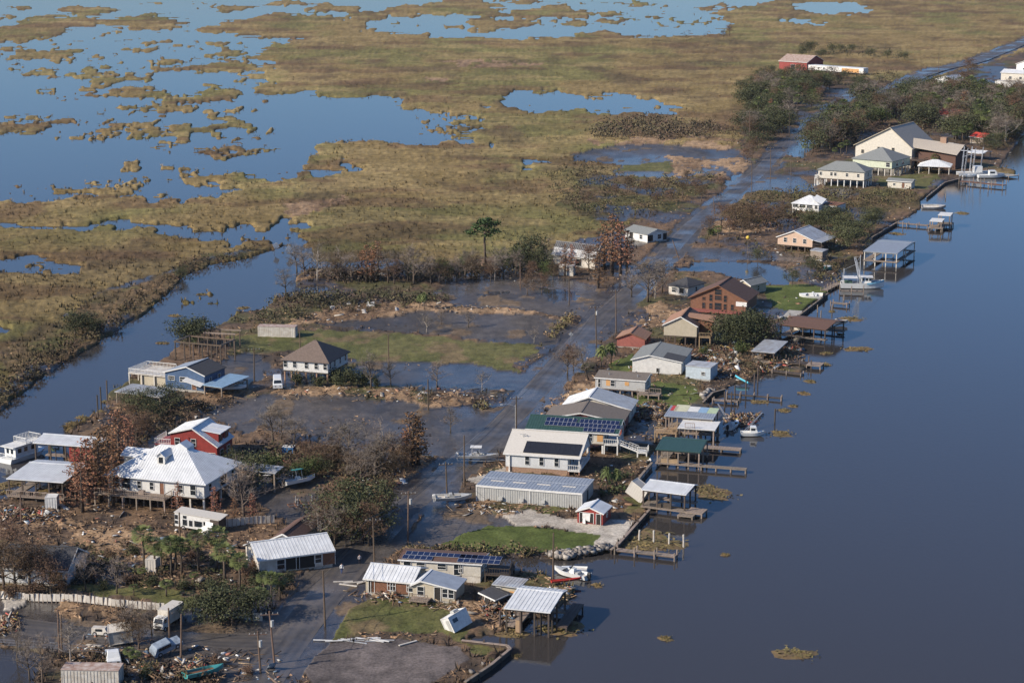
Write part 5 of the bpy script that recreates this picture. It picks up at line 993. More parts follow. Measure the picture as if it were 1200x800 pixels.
# ---------------------------------------------------------------- boats
def hull_rings(L, Bm, H, fl=.78):
    rings = []
    for i in range(11):
        t = i / 10; x = t * L; wd = Bm / 2 * (1 - max(0, (t - .45) / .55) ** 2.2) + .02; sh = H * (1 + .28 * max(0, (t - .4) / .6) ** 2); kz = .05 * H + .55 * H * max(0, (t - .72) / .28) ** 2
        rings.append((x, wd, sh, kz))
    return rings
def boat(name, label, loc, rz, L, Bm, H, hm=None, dm=None, console=True, motor=True, top=None, windscreen=True, tilt=(0, 0), cat='boat', group=None, cabin=False, inner=None, trailer=False):
    r = thing(name, label, cat, loc, rz, group, tilt); hm = hm or M_boat; rg = hull_rings(L, Bm, H); mb = MB(); fl = .8
    mb.loft([[(x, -wd, sh), (x - .02, -wd * fl, kz + .25 * H), (x, 0, kz), (x - .02, wd * fl, kz + .25 * H), (x, wd, sh)] for x, wd, sh, kz in rg])
    x, wd, sh, kz = rg[0]; mb.poly([(x, -wd, sh), (x, wd, sh), (x, wd * fl, kz + .25 * H), (x, 0, kz), (x, -wd * fl, kz + .25 * H)]); hl = mb.build('hull', hm, r)
    g = MB(); g.loft([[(x, -wd, sh + .01), (x, -wd * .84, sh + .02), (x, -wd * .82, sh - .4 * H)] for x, wd, sh, kz in rg]); g.loft([[(x, wd * .82, sh - .4 * H), (x, wd * .84, sh + .02), (x, wd, sh + .01)] for x, wd, sh, kz in rg]); g.build('gunwale', hm, r)
    d = MB(); d.loft([[(x, -wd * .85, sh - .4 * H), (x, wd * .85, sh - .4 * H)] for x, wd, sh, kz in rg]); d.build('deck', inner or M_offwhite, r)
    f = MB(); f.loft([[(x, -wd * .9, sh + .03), (x, 0, sh + .08), (x, wd * .9, sh + .03)] for x, wd, sh, kz in rg if x > L * .68]); f.build('foredeck', dm or hm, r)
    if console:
        c = MB().prism_v([(L * .38, .6 * H), (L * .52, .6 * H), (L * .52, H * 1.15), (L * .46, H * 1.6), (L * .38, H * 1.6)], -.4, .4).build('console', hm, r)
        if windscreen: MB().poly([(L * .53, -.4, H * 1.15), (L * .53, .4, H * 1.15), (L * .46, .36, H * 2.0), (L * .46, -.36, H * 2.0)]).build('windscreen', M_glass, c)
        MB().box(L * .26, -.45, .6 * H, L * .33, .45, H * 1.1).build('seat', dm or hm, r)
    if cabin:
        c = MB().prism_v([(L * .40, .6 * H), (L * .72, .8 * H), (L * .64, H * 2.3), (L * .40, H * 2.3)], -Bm * .33, Bm * .33).build('cabin', hm, r)
        MB().box(L * .42, -Bm * .34, H * 1.5, L * .60, -Bm * .328, H * 2.0).build('cabin_window', M_glass, c); MB().box(L * .42, Bm * .328, H * 1.5, L * .60, Bm * .34, H * 2.0).build('cabin_window', M_glass, c)
    if top:
        for sx in (.34, .52):
            for sy in (-1, 1): MB().bar((L * sx, sy * Bm * .3, .7 * H), (L * sx, sy * Bm * .27, H * 3.0), .05).build('top_post', M_alu, r)
        MB().slab([(L * .30, -Bm * .36, H * 3.05), (L * .58, -Bm * .36, H * 3.05), (L * .58, Bm * .36, H * 3.05), (L * .30, Bm * .36, H * 3.05)], .07).build('canopy', top, r)
    if motor: MB().loft([[(-.45, -.18, .5 * H), (.02, -.2, .5 * H), (.02, .2, .5 * H), (-.45, .18, .5 * H)], [(-.5, -.2, H * 1.2), (.05, -.22, H * 1.2), (.05, .22, H * 1.2), (-.5, .2, H * 1.2)], [(-.38, -.13, H * 1.5), (-.02, -.15, H * 1.5), (-.02, .15, H * 1.5), (-.38, .13, H * 1.5)]], True).box(-.3, -.07, -.2, -.12, .07, .5 * H).build('outboard_motor', M_black if hm is M_boat else M_white, r)
    if trailer:
        t = MB().bar((-.2, -Bm * .3, -.25), (L * .8, -Bm * .3, -.25), .1).bar((-.2, Bm * .3, -.25), (L * .8, Bm * .3, -.25), .1).bar((L * .8, -Bm * .3, -.25), (L * 1.15, 0, -.25), .1).bar((L * .8, Bm * .3, -.25), (L * 1.15, 0, -.25), .1).build('trailer_frame', M_grass_metal, r)
        for sy in (-1, 1): MB().tube([(L * .3, sy * Bm * .5, -.38), (L * .3, sy * (Bm * .5 + .2), -.38)], .32, 10).build('wheel', M_rubber, r)
    return r
def gz(px, py, dz=0.0):
    p = G(px, py, .2); p = G(px, py, max(zat(p.x, p.y), -.2)); p.z = max(zat(p.x, p.y), 0) + dz; return p
def W0(px, py, z=0): return G(px, py, z)
boat('motorboat', 'white open motorboat nosed against the rocky shore', W0(689, 680, -.15), R(145), 6.2, 2.2, .95, dm=M_porc)
boat('skiff', 'flat white skiff lying beside the white motorboat', W0(688, 669, .1), R(172), 4.0, 1.7, .5, console=False, motor=False)
boat('canoe', 'long red canoe stranded behind the near boathouse', gz(646, 684.5, .25), R(15), 4.8, .8, .4, hm=M_redpaint, inner=M_redpaint, console=False, motor=False)
boat('blue_skiff', 'blue and white skiff with green canopy stranded beside a muddy driveway', gz(334, 573, .55), R(38), 6.4, 2.4, .85, hm=M_boat, inner=mat('pale_blue_gelcoat', (.30, .44, .50), .35), top=M_teal, tilt=(R(-10), 0))
boat('flats_boat', 'long pale skiff with raised platform sitting on its trailer at the flooded road', gz(537, 542, .9), R(-3), 7.6, 2.4, .75, hm=M_roofgalv, inner=M_porc, top=M_white, trailer=True)
boat('bay_boat', 'white bay boat stranded across the road in front of the metal building', gz(510, 590, .55), R(8), 6.4, 2.2, .8, hm=M_porc, inner=M_offwhite, tilt=(R(5), 0))
boat('white_boat', 'bright white boat tipped on the green lawn above the seawall', gz(965, 352, .3), R(158), 6.4, 2.6, 1.1, tilt=(R(-12), R(4)), console=True, windscreen=False)
boat('kayak', 'turquoise kayak hanging off the wreckage at the shore', G(877, 450, .4), R(128), 4.4, .9, .4, hm=mat('turquoise_plastic', (.09, .42, .55), .4), inner=mat('turquoise_plastic', (.09, .42, .55)), console=False, motor=False, tilt=(R(30), R(-10)))
boat('green_rowboat', 'teal-rimmed open boat filled with brown wreckage', gz(217, 798, .35), R(32), 5.6, 2.3, .8, hm=M_teal, inner=M_brownwood, console=False, motor=False, tilt=(R(-6), 0))
boat('slip_boat', 'small white boat jammed beside the flat white roof deck', W0(853, 505, -.1), R(62), 5.2, 2.0, .9)
boat('oyster_boat', 'white cabin boat at the tangle of fallen outriggers', W0(868, 511, -.1), R(-2), 4.6, 2.0, .9, cabin=True, console=False, motor=False)
boat('brown_slip_boat', 'dirty white boat poking out of the brown boathouse', W0(970, 381, .2), R(12), 5.2, 2.0, .9, hm=M_offwhite)
boat('canal_runabout', 'white runabout sheltering below the pale blue carport', gz(258, 459, .4), R(4), 5.6, 2.1, .8)
boat('far_fishing_boat', 'far white fishing boat with blue bow at the brown dock', W0(1146, 209, -.1), R(2), 10, 3.2, 1.3, dm=M_bluepaint, cabin=True, console=False, motor=False)
boat('far_blue_boat', 'far small boat with blue cover near the white pavilion', W0(1127, 208, -.1), R(4), 6, 2.2, .9, dm=M_bluepaint, inner=M_bluepaint)
boat('half_sunk_boat', 'pale grey boat half sunk at the far river wall', W0(1080, 245, -.3), R(-4), 8, 3, 1.2, hm=M_roofgalv, console=False, motor=False, tilt=(R(14), 0))
# fallen rigging beside the oyster boat
for k_, (a, b_) in enumerate((((862, 506), (845, 483)), ((870, 508), (899, 481)), ((876, 500), (895, 508)))):
    p = G(*a, 0); q = G(*b_, 2.5); q = Vector((q.x, q.y, 3.2)); q = p + (q - p).normalized() * 8.5
    mb = MB(); d = (q - p); s = Vector((.25, 0, 0))
    for o in (-1, 1): mb.bar(p + s * o, q + s * o * .3, .09)
    for i in range(9): c = p + d * i / 9; mb.bar(c - s * (1 - .08 * i), p + d * (i + .7) / 9 + s * (1 - .08 * i), .06)
    tag(mb.build('outrigger_boom', M_grass_metal), ['fallen lattice boom leaning over the white cabin boat', 'lattice boom pointing out over the open river', 'short boom dipping into the water past the cabin boat'][k_], 'boom')
# shrimp boat
p = W0(985, 337, 0); r = thing('shrimp_boat', 'white shrimp boat with pale blue bow, rigging and outriggers moored at the river wall', 'boat', p, R(-6))
rg = hull_rings(11.5, 4.0, 1.6); mb = MB(); mb.loft([[(x, -wd, sh + .35 * (x / 11.5) ** 3), (x - .05, -wd * .8, kz + .1), (x, 0, kz - .5), (x - .05, wd * .8, kz + .1), (x, wd, sh + .35 * (x / 11.5) ** 3)] for x, wd, sh, kz in rg]); x, wd, sh, kz = rg[0]; mb.poly([(x, -wd, sh), (x, wd, sh), (x, wd * .8, kz + .1), (x, 0, kz - .5), (x, -wd * .8, kz + .1)]); mb.build('hull', M_boat, r)
mb = MB(); mb.loft([[(x, -wd * 1.01, sh + .36 * (x / 11.5) ** 3 - .5), (x, -wd * 1.01, sh + .36 * (x / 11.5) ** 3 + .02)] for x, wd, sh, kz in rg if x > 6]); mb.loft([[(x, wd * 1.01, sh + .36 * (x / 11.5) ** 3 + .02), (x, wd * 1.01, sh + .36 * (x / 11.5) ** 3 - .5)] for x, wd, sh, kz in rg if x > 6]); mb.build('bow_stripe', mat('sky_blue_paint', (.22, .45, .58), .4), r)
MB().loft([[(x, -wd * .9, sh - .25), (x, wd * .9, sh - .25)] for x, wd, sh, kz in rg]).build('deck', M_offwhite, r)
c = MB().box(5.2, -1.2, 1.3, 8.0, 1.2, 3.1).build('wheelhouse', M_boat, r); MB().box(4.8, -1.45, 3.1, 8.5, 1.45, 3.25).build('wheelhouse_roof', M_white, c)
for q in (-.8, 0, .8): MB().box(8.0, q - .3, 2.2, 8.03, q + .3, 2.9).build('wheelhouse_window', M_glass, c)
for q in (5.6, 6.6, 7.4): MB().box(q, -1.23, 2.2, q + .6, -1.2, 2.9).build('wheelhouse_window', M_glass, c)
MB().box(.6, -1.7, 2.9, 4.4, 1.7, 3.0).build('aft_canopy', M_white, r)
for q in ((.7, -1.6), (.7, 1.6), (4.3, -1.6), (4.3, 1.6)): MB().bar((*q, 1.3), (*q, 2.95), .09).build('canopy_post', M_alu, r)
MB().tube([(5.0, 0, 1.3), (5.0, 0, 9.0)], [.14, .08], 7).build('mast', M_alu, r)
for s in (-1, 1):
    k = MB(); k.bar((5, s * 1.4, 1.6), (3.6, s * 3.6, 7.8), .12); k.bar((5.4, s * 1.4, 1.6), (4.0, s * 3.6, 7.8), .09)
    for i in range(8): t = i / 8; k.bar((5 - 1.4 * t, s * (1.4 + 2.2 * t), 1.6 + 6.2 * t), (5.4 - 1.4 * (t + .1), s * (1.4 + 2.2 * (t + .1)), 1.6 + 6.2 * (t + .1)), .05)
    k.bar((5, 0, 8.6), (3.8, s * 3.6, 7.8), .04); k.build('outrigger', M_alu, r)
k = MB(); k.bar((.4, -1.6, 1.3), (.8, -1.4, 5), .1); k.bar((.4, 1.6, 1.3), (.8, 1.4, 5), .1); k.bar((.8, -1.4, 5), (.8, 1.4, 5), .1); k.bar((.8, 0, 5), (5, 0, 7), .05); k.build('stern_gallows', M_alu, r)
MB().tube([(5.0, 0, 8.6), (10.8, 0, 2.4)], .03, 4).build('forestay', M_black, r); MB().box(1.0, -.9, 1.35, 3.0, .9, 2.0).build('net_pile', mat('net_green', (.04, .09, .07), .9, var=.5), r); MB().box(9.0, -.8, 1.55, 10.2, .8, 1.8).build('bow_cover', M_bluepaint, r)
# far rigged boat
p = W0(1122, 207, 0); r = thing('trawler', 'far trawler with a white lattice of masts behind the brown dock', 'boat', p, R(3)); rg = hull_rings(13, 4.2, 1.7); MB().loft([[(x, -wd, sh), (x, -wd * .8, .1), (x, wd * .8, .1), (x, wd, sh)] for x, wd, sh, kz in rg]).build('hull', M_boat, r)
MB().loft([[(x, -wd * .9, sh - .3), (x, wd * .9, sh - .3)] for x, wd, sh, kz in rg]).build('deck', M_offwhite, r); MB().box(6, -1.4, 1.4, 9, 1.4, 4).build('wheelhouse', M_boat, r)
for q in ((5, -1.6), (5, 1.6), (8.5, 0), (2, -1.6), (2, 1.6)):
    k = MB(); 
    for o in (-.2, .2): k.bar((q[0] + o, q[1], 1.2), (q[0] + o * .4 + .8, q[1] * 1.6, 11), .12)
    for i in range(9): k.bar((q[0] - .2 + .08 * i, q[1], 1.2 + 1.05 * i), (q[0] + .2 + .08 * i, q[1] * 1.05, 2.2 + 1.05 * i), .07)
    k.build('mast', M_alu, r)
k = MB(); k.bar((1, -2, 8), (10, -1, 9), .1); k.bar((2, 2, 7), (9, 1, 10), .1); k.build('boom', M_alu, r)
# houseboat on the canal
p = W0(6, 543, 0); r = thing('houseboat', 'white houseboat with roof rails moored on the canal behind the boathouse', 'houseboat', p, R(58)); MB().loft([[(0, -1.7, .9), (0, -1.4, -.1), (0, 1.4, -.1), (0, 1.7, .9)], [(7.5, -1.7, .9), (7.5, -1.4, -.1), (7.5, 1.4, -.1), (7.5, 1.7, .9)], [(9.5, -.9, 1.0), (9.0, -.7, .3), (9.0, .7, .3), (9.5, .9, 1.0)]], True).build('hull', M_boat, r)
c = MB().box(1.4, -1.4, .9, 7.2, 1.4, 2.9).build('cabin', M_boat, r); MB().box(.6, -1.7, 2.9, 8, 1.7, 3.05).build('roof', M_white, c)
for q in (2, 3.6, 5.4): MB().box(q, -1.43, 1.7, q + .9, -1.4, 2.5).build('cabin_window', M_glass, c)
for q in (-.8, .3): MB().box(1.36, q, 1.6, 1.4, q + .6, 2.5).build('cabin_window', M_glass, c)
rail(r, [(.2, -1.6), (.2, 1.6)], .9, .9, M_white); rail(r, [(4, -1.6), (7.8, -1.6), (7.8, 1.6), (4, 1.6), (4, -1.6)], 3.05, 1.1, M_white)

# ---------------------------------------------------------------- containers, trailers, vehicles
def container(name, label, loc, rz, L, Wd, H, m, tilt=(0, 0), ribs_=True, cat='container', doors=True, rm=None):
    r = thing(name, label, cat, loc, rz, None, tilt); MB().box(0, 0, 0, L, Wd, H).build('box', m, r)
    if ribs_:
        k = MB(); n = int(L / .45)
        for i in range(n): k.box(.1 + i * .45, -.04, .12, .3 + i * .45, .0, H - .12); k.box(.1 + i * .45, Wd, .12, .3 + i * .45, Wd + .04, H - .12)
        q = k.build('wall_ribs', m, r); q['kind'] = 'stuff'
    k = MB()
    for x in (0, L):
        for y in (0, Wd): k.box(x - .06, y - .06, -.04, x + .06, y + .06, H + .04)
    for y in (0, Wd): k.box(-.05, y - .055, H - .05, L + .05, y + .055, H + .05); k.box(-.05, y - .055, -.05, L + .05, y + .055, .06)
    for x in (0, L): k.box(x - .045, -.03, H - .04, x + .045, Wd + .03, H + .045); k.box(x - .045, -.03, -.045, x + .045, Wd + .03, .05)
    k.build('frame', m, r)
    if rm: MB().slab([(-.1, -.1, H + .09), (L + .1, -.1, H + .09), (L + .1, Wd + .1, H + .09), (-.1, Wd + .1, H + .09)], .06).build('roof_skin', rm, r)
    if doors:
        for y in (.08, Wd / 2 + .04):
            d = MB().box(L, y, .1, L + .03, y + Wd / 2 - .12, H - .1).build('door', m, r); MB().tube([(L + .06, y + Wd / 4, .15), (L + .06, y + Wd / 4, H - .15)], .03, 5).build('lock_rod', M_grass_metal, d)
    return r
container('white_container', 'white box container standing beside the ribbed white boathouse', gz(53.5, 597.5), R(2), 1.9, 2.1, 2.2, M_white)
container('tipped_container', 'white container tipped on its edge beside the seawall', gz(733, 586, 1.5), R(-28), 3.3, 2.3, 2.4, M_roofcream, tilt=(0, R(30)))
container('rusty_trailer', 'long white semi trailer with rust-stained roof in the marsh grass', gz(302.5, 394), R(-7), 9.0, 2.5, 2.4, M_offwhite, rm=M_roofrust, cat='trailer')
container('pale_container', 'small pale cream container among the fan palms', gz(171, 669.5), R(-12), 1.6, 1.9, 2.0, M_roofcream)
container('ribbed_container', 'rust-streaked ribbed white container beside the dark pond', gz(73, 806), R(-3), 7.6, 2.6, 2.6, M_offwhite, rm=M_roofrust)
tc_ = container('tilted_camper', 'white camper box tipped on its side on the lawn', gz(533, 741, .1), R(44), 3.4, 1.9, 2.3, M_white, tilt=(R(-24), R(-12)), ribs_=False, cat='camper')
MB().box(1.6, .5, 2.35, 2.5, 1.4, 2.7).build('roof_unit', M_porc, tc_); MB().box(-.03, .3, .2, -.005, 1.0, 1.9).build('rear_door', M_porc, tc_); MB().box(.5, -.03, 1.2, 1.4, -.005, 1.8).build('window', M_glass, tc_); MB().tube([(1.2, .9, -.1), (1.2, 1.1, -.1)], .35, 10).build('wheel', M_rubber, tc_)
container('blue_white_bin', 'blue and white storage bin behind the muddy driveway', gz(331, 531), R(-10), 2.0, 1.5, 1.3, M_bluepaint, ribs_=False, rm=M_white)
container('portable_building', 'small white and blue portable building among the rusty cypresses', gz(655, 322), R(-14), 4.0, 2.6, 2.6, M_offwhite, ribs_=False, cat='shed', rm=M_roofcream)
container('tiny_white_tank', 'white box tank on the tan straw bank', gz(430, 358.5), R(0), 1.8, 1.0, .9, M_white, ribs_=False, doors=False, cat='tank')
container('far_white_box', 'small white box stranded on the tan straw bank beside the flooded lot', gz(388, 361.5), R(20), .9, .8, .7, M_white, ribs_=False, doors=False, cat='box')
def wheel(parent, x, y, r=.34, wd=.22):
    t = MB().tube([(x, y - wd / 2, r), (x, y + wd / 2, r)], r, 12).build('wheel', M_rubber, parent); MB().tube([(x, y - wd / 2 - .01, r), (x, y + wd / 2 + .01, r)], r * .55, 8).build('rim', M_alu, t)
def vehicle(name, label, loc, rz, L, Wd, H, prof, m, glass, tilt=(0, 0), cat='car', wheels=(.18, .8)):
    r = thing(name, label, cat, loc, rz, None, tilt); n = len(prof); mb = MB()
    rings = []
    for y, sc in ((-Wd / 2, .93), (-Wd / 2 + .1, 1), (Wd / 2 - .1, 1), (Wd / 2, .93)): rings.append([(L / 2 + (x - .5) * L * sc if False else x * L, y * (1 - .14 * max(0, (z - .5) / .5)), .25 + (z * (H - .25)) * (sc if z > .3 else 1)) for x, z in prof])
    mb.loft(rings, True); mb.build('body', m, r)
    for (x0, z0, x1, z1) in glass:
        for s in (-1, 1):
            yy = s * (Wd / 2 + .008); k = MB()
            k.poly([(x0 * L, yy, .25 + z0 * (H - .25)), (x1 * L, yy, .25 + z0 * (H - .25)), (x1 * L - .04, yy * .93, .25 + z1 * (H - .25)), (x0 * L + .08, yy * .93, .25 + z1 * (H - .25))]); k.build('side_window', M_glass, r)
    for x in wheels:
        for y in (-Wd / 2 + .1, Wd / 2 - .1): wheel(r, x * L, y)
    for y in (-.6, .6): MB().box(L - .02, y * Wd / 2.4 - .13, .6, L + .02, y * Wd / 2.4 + .13, .78).build('headlight', M_glass, r)
    return r
CARP = [(0, 0), (1, 0), (1, .42), (.74, .52), (.60, 1), (.12, 1), (.02, .5)]
PICK = [(0, 0), (1, 0), (1, .45), (.76, .52), (.66, 1), (.42, 1), (.38, .5), (0, .5)]
VANP = [(0, 0), (1, 0), (1, .38), (.88, .48), (.76, 1), (.0, 1)]
v1 = vehicle('pickup_truck', 'white pickup truck under the camper shell beside the side road', gz(131.5, 767), R(-75), 4.6, 1.9, 1.6, PICK, M_boat, [(.44, .55, .68, .92)], cat='truck')
MB().poly([(4.6 * .745, -.8, 1.02), (4.6 * .745, .8, 1.02), (4.6 * .665, .7, 1.56), (4.6 * .665, -.7, 1.56)]).build('windscreen', M_glass, v1)
container('camper_shell', 'crumpled white camper shell behind the white pickup truck', gz(129, 758, .3), R(10), 3.2, 2.2, 2.0, M_offwhite, tilt=(R(12), R(-6)), ribs_=False, cat='camper')
vehicle('wrecked_car', 'blue-white wrecked car half buried under snapped trees', gz(179, 770, .2), R(35), 4.4, 1.8, 1.5, CARP, mat('pale_blue_car_paint', (.24, .29, .35), .45, var=.5), [(.15, .55, .6, .92)], tilt=(R(14), R(-14)))
vehicle('silver_utility_cart', 'small silver wrecked cart lying beside the side road', gz(109, 743), R(-6), 2.6, 1.4, 1.2, VANP, M_offwhite, [(.2, .55, .6, .9)], cat='cart')
vn = vehicle('white_van', 'white van parked nose outward below the vine-wrapped hip house', gz(325, 450, .1), R(-82), 4.8, 2.0, 2.2, VANP, M_boat, [(.5, .55, .72, .9)], cat='van'); MB().poly([(4.8 * .885, -.85, 1.2), (4.8 * .885, .85, 1.2), (4.8 * .775, .7, 2.05), (4.8 * .775, -.7, 2.05)]).build('windscreen', M_glass, vn)
# box truck
p = gz(192, 736); r = thing('box_truck', 'white box truck stopped at the end of the white fence', 'truck', p, R(-112)); r.scale = (.82, .82, .82)
MB().box(-5.0, -1.15, 1.0, 0, 1.15, 3.4).build('cargo_box', M_offwhite, r); MB().box(-5.02, -1.17, 3.4, .02, 1.17, 3.48).build('cargo_roof', M_roofcream, r); c = MB().prism_v([(.1, .6), (1.8, .6), (1.8, 1.5), (1.45, 2.4), (.1, 2.5)], -1.0, 1.0).build('cab', M_white, r)
MB().poly([(1.81, -.85, 1.55), (1.81, .85, 1.55), (1.49, .75, 2.3), (1.49, -.75, 2.3)]).build('windscreen', M_glass, c); MB().box(1.8, -.8, .7, 1.84, .8, 1.1).build('grille', M_black, c)
for s in (-1, 1): MB().box(.5, s * 1.0 - .01, 1.5, 1.3, s * 1.0 + .01, 2.2).build('side_window', M_glass, c); MB().box(1.8, s * .75 - .15, .8, 1.85, s * .75 + .15, 1.0).build('headlight', M_alu, c)
for x in (1.2, -3.8):
    for y in (-.95, .95): wheel(r, x, y, .45, .28)
MB().box(-5, -.4, .6, 1.8, .4, .9).build('chassis', M_black, r)
# wrecked motorhome
p = gz(205, 619); r = thing('motorhome', 'white motorhome shell with torn corner lying in brown straw', 'motorhome', p, R(-20), None, (R(4), R(3)))
MB().box(0, 0, .5, 8.2, 2.5, 2.9).build('body', M_white, r); MB().slab([(-.1, -.1, 2.98), (8.6, -.1, 2.98), (8.6, 2.6, 2.98), (-.1, 2.6, 2.98)], .1).build('roof', M_roofcream, r)
for (a, b_, c_, d_) in ((.05, .6, .95, 1.5), (.05, .6, 1.75, 2.5), (1.6, 2.2, 2.1, 2.6), (1.5, 2.3, .9, 1.9), (2.7, 3.3, .9, 1.9), (3.7, 5.1, 1.0, 2.0), (5.4, 5.8, 1.5, 2.1)):
    q = MB().box(a - .05, -.035, c_ - .05, b_ + .05, -.004, d_ + .05).build('window', M_alu, r); MB().box(a, -.045, c_, b_, -.036, d_).build('pane', M_glass, q)
MB().poly([(4.6, -.05, .9), (6.4, -.06, 1.6), (7.0, -1.3, .1), (5.6, -1.5, -.1), (4.9, -1.1, -.2)]).poly([(5.8, -.05, 2.3), (7.2, -.04, 2.2), (7.4, -.7, 1.1), (6.1, -.8, .8)]).build('torn_side_sheet', M_white, r); MB().box(6.6, -.03, .6, 8.22, 2.52, 2.7).build('broken_end', M_darkwood, r)
for x in (1.6, 6.0): wheel(r, x, .1, .4); wheel(r, x, 2.4, .4)
# flatbed trailer frame on the muddy driveway
p = gz(338, 596, .3); r = thing('boat_trailer', 'empty dark boat trailer on the muddy driveway', 'trailer', p, R(20)); k = MB()
for s in (-.8, .8): k.bar((0, s, .3), (5.2, s, .3), .12)
for x in (0, 1.2, 2.4, 3.6, 4.8): k.bar((x, -.8, .3), (x, .8, .3), .1)
k.bar((5.2, -.8, .3), (6.6, 0, .3), .1).bar((5.2, .8, .3), (6.6, 0, .3), .1).build('frame', M_rust, r)
for s in (-1, 1): MB().bar((1.5, s * .8, .3), (1.5, s * .8, 1.6), .09).build('guide_post', M_white, r); wheel(r, 2.0, s * 1.0, .34); MB().bar((4.4, s * .8, .3), (4.4, s * .8, 1.5), .09).build('guide_post', M_white, r)

# ---------------------------------------------------------------- white panel fence
def fence(label, path, n, wd=.95, hgt=1.25, lean=0.15, name='panel_fence'):
    P = [gz(*q) for q in path]; r = thing(name, label, 'fence', P[0]); seg = []
    L = [0]
    for a, b in zip(P[:-1], P[1:]): L.append(L[-1] + (b - a).length)
    def at(s):
        for i in range(len(P) - 1):
            if s <= L[i + 1] or i == len(P) - 2: return P[i].lerp(P[i + 1], (s - L[i]) / (L[i + 1] - L[i]))
    st = L[-1] / n; me = MB().box(-st / 2 + .04, -.03, .1, st / 2 - .04, .03, hgt).mesh('panel', M_offwhite)
    pe = MB().box(-.06, -.06, -.4, .06, .06, hgt + .1).mesh('post', M_wood)
    for i in range(n):
        c = at((i + .5) * st); d = at((i + 1) * st) - at(i * st); ang = math.atan2(d.y, d.x)
        o = link('panel', me, r); o.location = c - P[0]; o.rotation_euler = (rng.uniform(-lean, lean) - (.35 if i < n * .25 and lean > .1 else 0), rng.uniform(-.03, .03), ang + rng.uniform(-.05, .05))
        q = link('post', pe, r); q.location = at(i * st) - P[0]; q.rotation_euler = (rng.uniform(-.05, .05), rng.uniform(-.05, .05), ang)
fence('long white panel fence with leaning panels beside the side road', [(-30, 697), (0, 700), (40, 702.5), (90, 706), (135, 711), (170, 714), (193, 716.5)], 44)
fence('short run of white fence panels under the dense evergreen shrubs', [(226, 722), (250, 722), (308, 728)], 14, lean=.05)
P_ = [gz(*q) for q in ((-20, 756), (60, 761), (110, 765), (160, 770))]; r = thing('wire_fence', 'thin grey wire fence along the dark pond', 'fence', P_[0])
for a, b in zip(P_[:-1], P_[1:]):
    for i in range(4): c = a.lerp(b, i / 4) - P_[0]; MB().tube([c - Vector((0, 0, .3)), c + Vector((0, 0, 1.2))], .04, 5).build('post', M_grass_metal, r)
    for zz in (.3, .7, 1.1): MB().bar(a - P_[0] + Vector((0, 0, zz)), b - P_[0] + Vector((0, 0, zz)), .03).build('rail', M_grass_metal, r)
fence('bamboo-brown garden fence behind the white motorhome', [(262, 618), (300, 614), (322, 613)], 12, hgt=1.4, lean=.05)

# ---------------------------------------------------------------- utility poles, lamps, signs
POLES = {}
def pole(key, base, top, arm=True, trans=False, label=None, lean=False, r0=.16, group='utility poles along the road'):
    b = gz(*base); b.z -= .3
    s, z = ray_plane(*top, b, Vector((1, 0, 0))); hgt = max(z - b.z, 4.0)
    o = thing('utility_pole', label or 'brown wooden utility pole with one crossarm along the road', 'utility pole', b, 0, group)
    MB().tube([(0, 0, 0), (s * .5, 0, hgt * .5), (s, 0, hgt)], [r0, r0 * .85, r0 * .7], 7).build('pole', M_pole, o)
    arms = []
    if arm:
        az = hgt - .5; MB().bar((s - 1.25, -.2, az), (s + 1.25, .2, az), .12, .14).build('crossarm', M_pole, o)
        for q in (-1.1, -.45, .45, 1.1): MB().tube([(s + q, q * .16, az + .05), (s + q, q * .16, az + .28)], .05, 5).build('insulator', M_porc, o)
    if trans: MB().tube([(s + .35, -.1, hgt - 2.2), (s + .35, -.1, hgt - 1.3)], .24, 8).build('transformer', M_porc, o)
    POLES[key] = b + Vector((s, 0, hgt - (.2 if arm else .1)))
POLE_L = 'bare brown wooden utility pole without crossarm'
pole('a', (322, 778), (315.6, 715.6), True, True, 'leaning weathered utility pole with crossarm at the road junction')
pole('b', (305.5, 789), (302, 739), True, True, 'utility pole with twin crossarms and transformer cans beside the junction')
pole('c', (381, 733), (378.6, 668), False, False, 'weathered pole without crossarm beside the upper muddy yard', group=None)
pole('d', (439, 664), (437, 606), True)
pole('e', (478, 634), (478.6, 575), True, True, 'utility pole with white transformer can beside the bay boat', group=None)
pole('f', (524, 582), (522.4, 541), True)
pole('g', (544, 570), (544, 510), False, False, 'tall utility pole standing beside the skiff on its trailer', group=None)
pole('h', (605, 503), (605, 464), True)
pole('i', (699, 404), (697.7, 358), True, True, 'pale weathered utility pole with transformer near the date palms', group=None)
pole('j', (722, 390), (721.7, 339), True)
pole('k', (667, 357), (667, 323), False, label=POLE_L, group='bare poles'); pole('l', (610, 339), (609.5, 307), False, label=POLE_L, group='bare poles')
pole('m', (455.5, 428), (455, 392), False, label=POLE_L, group='bare poles'); pole('n', (502, 480), (501.5, 444), False, label=POLE_L, group='bare poles')
pole('o', (298, 447), (297.6, 407), True, False, 'utility pole between the blue house and the vine-wrapped house', group=None)
pole('p', (70, 769), (67.5, 714), False, label=POLE_L, group='bare poles'); pole('p2', (72.5, 767), (71.5, 720), False, label=POLE_L, group='bare poles')
pole('q', (199, 756), (197.5, 712), False, label=POLE_L, group='bare poles'); pole('r', (212, 774), (212.5, 719), False, label=POLE_L, group='bare poles')
pole('s', (796, 303), (788, 281), False, False, 'utility pole leaning hard over the flooded road', group=None)
pole('t', (648, 682), (648.7, 624), False, label=POLE_L, group='bare poles'); pole('u', (211, 630), (210, 600), False, label=POLE_L, group='bare poles'); pole('u2', (24.5, 612), (24, 580), False, label=POLE_L, group='bare poles')
FARP = 'far thin utility pole beside the flooded road'
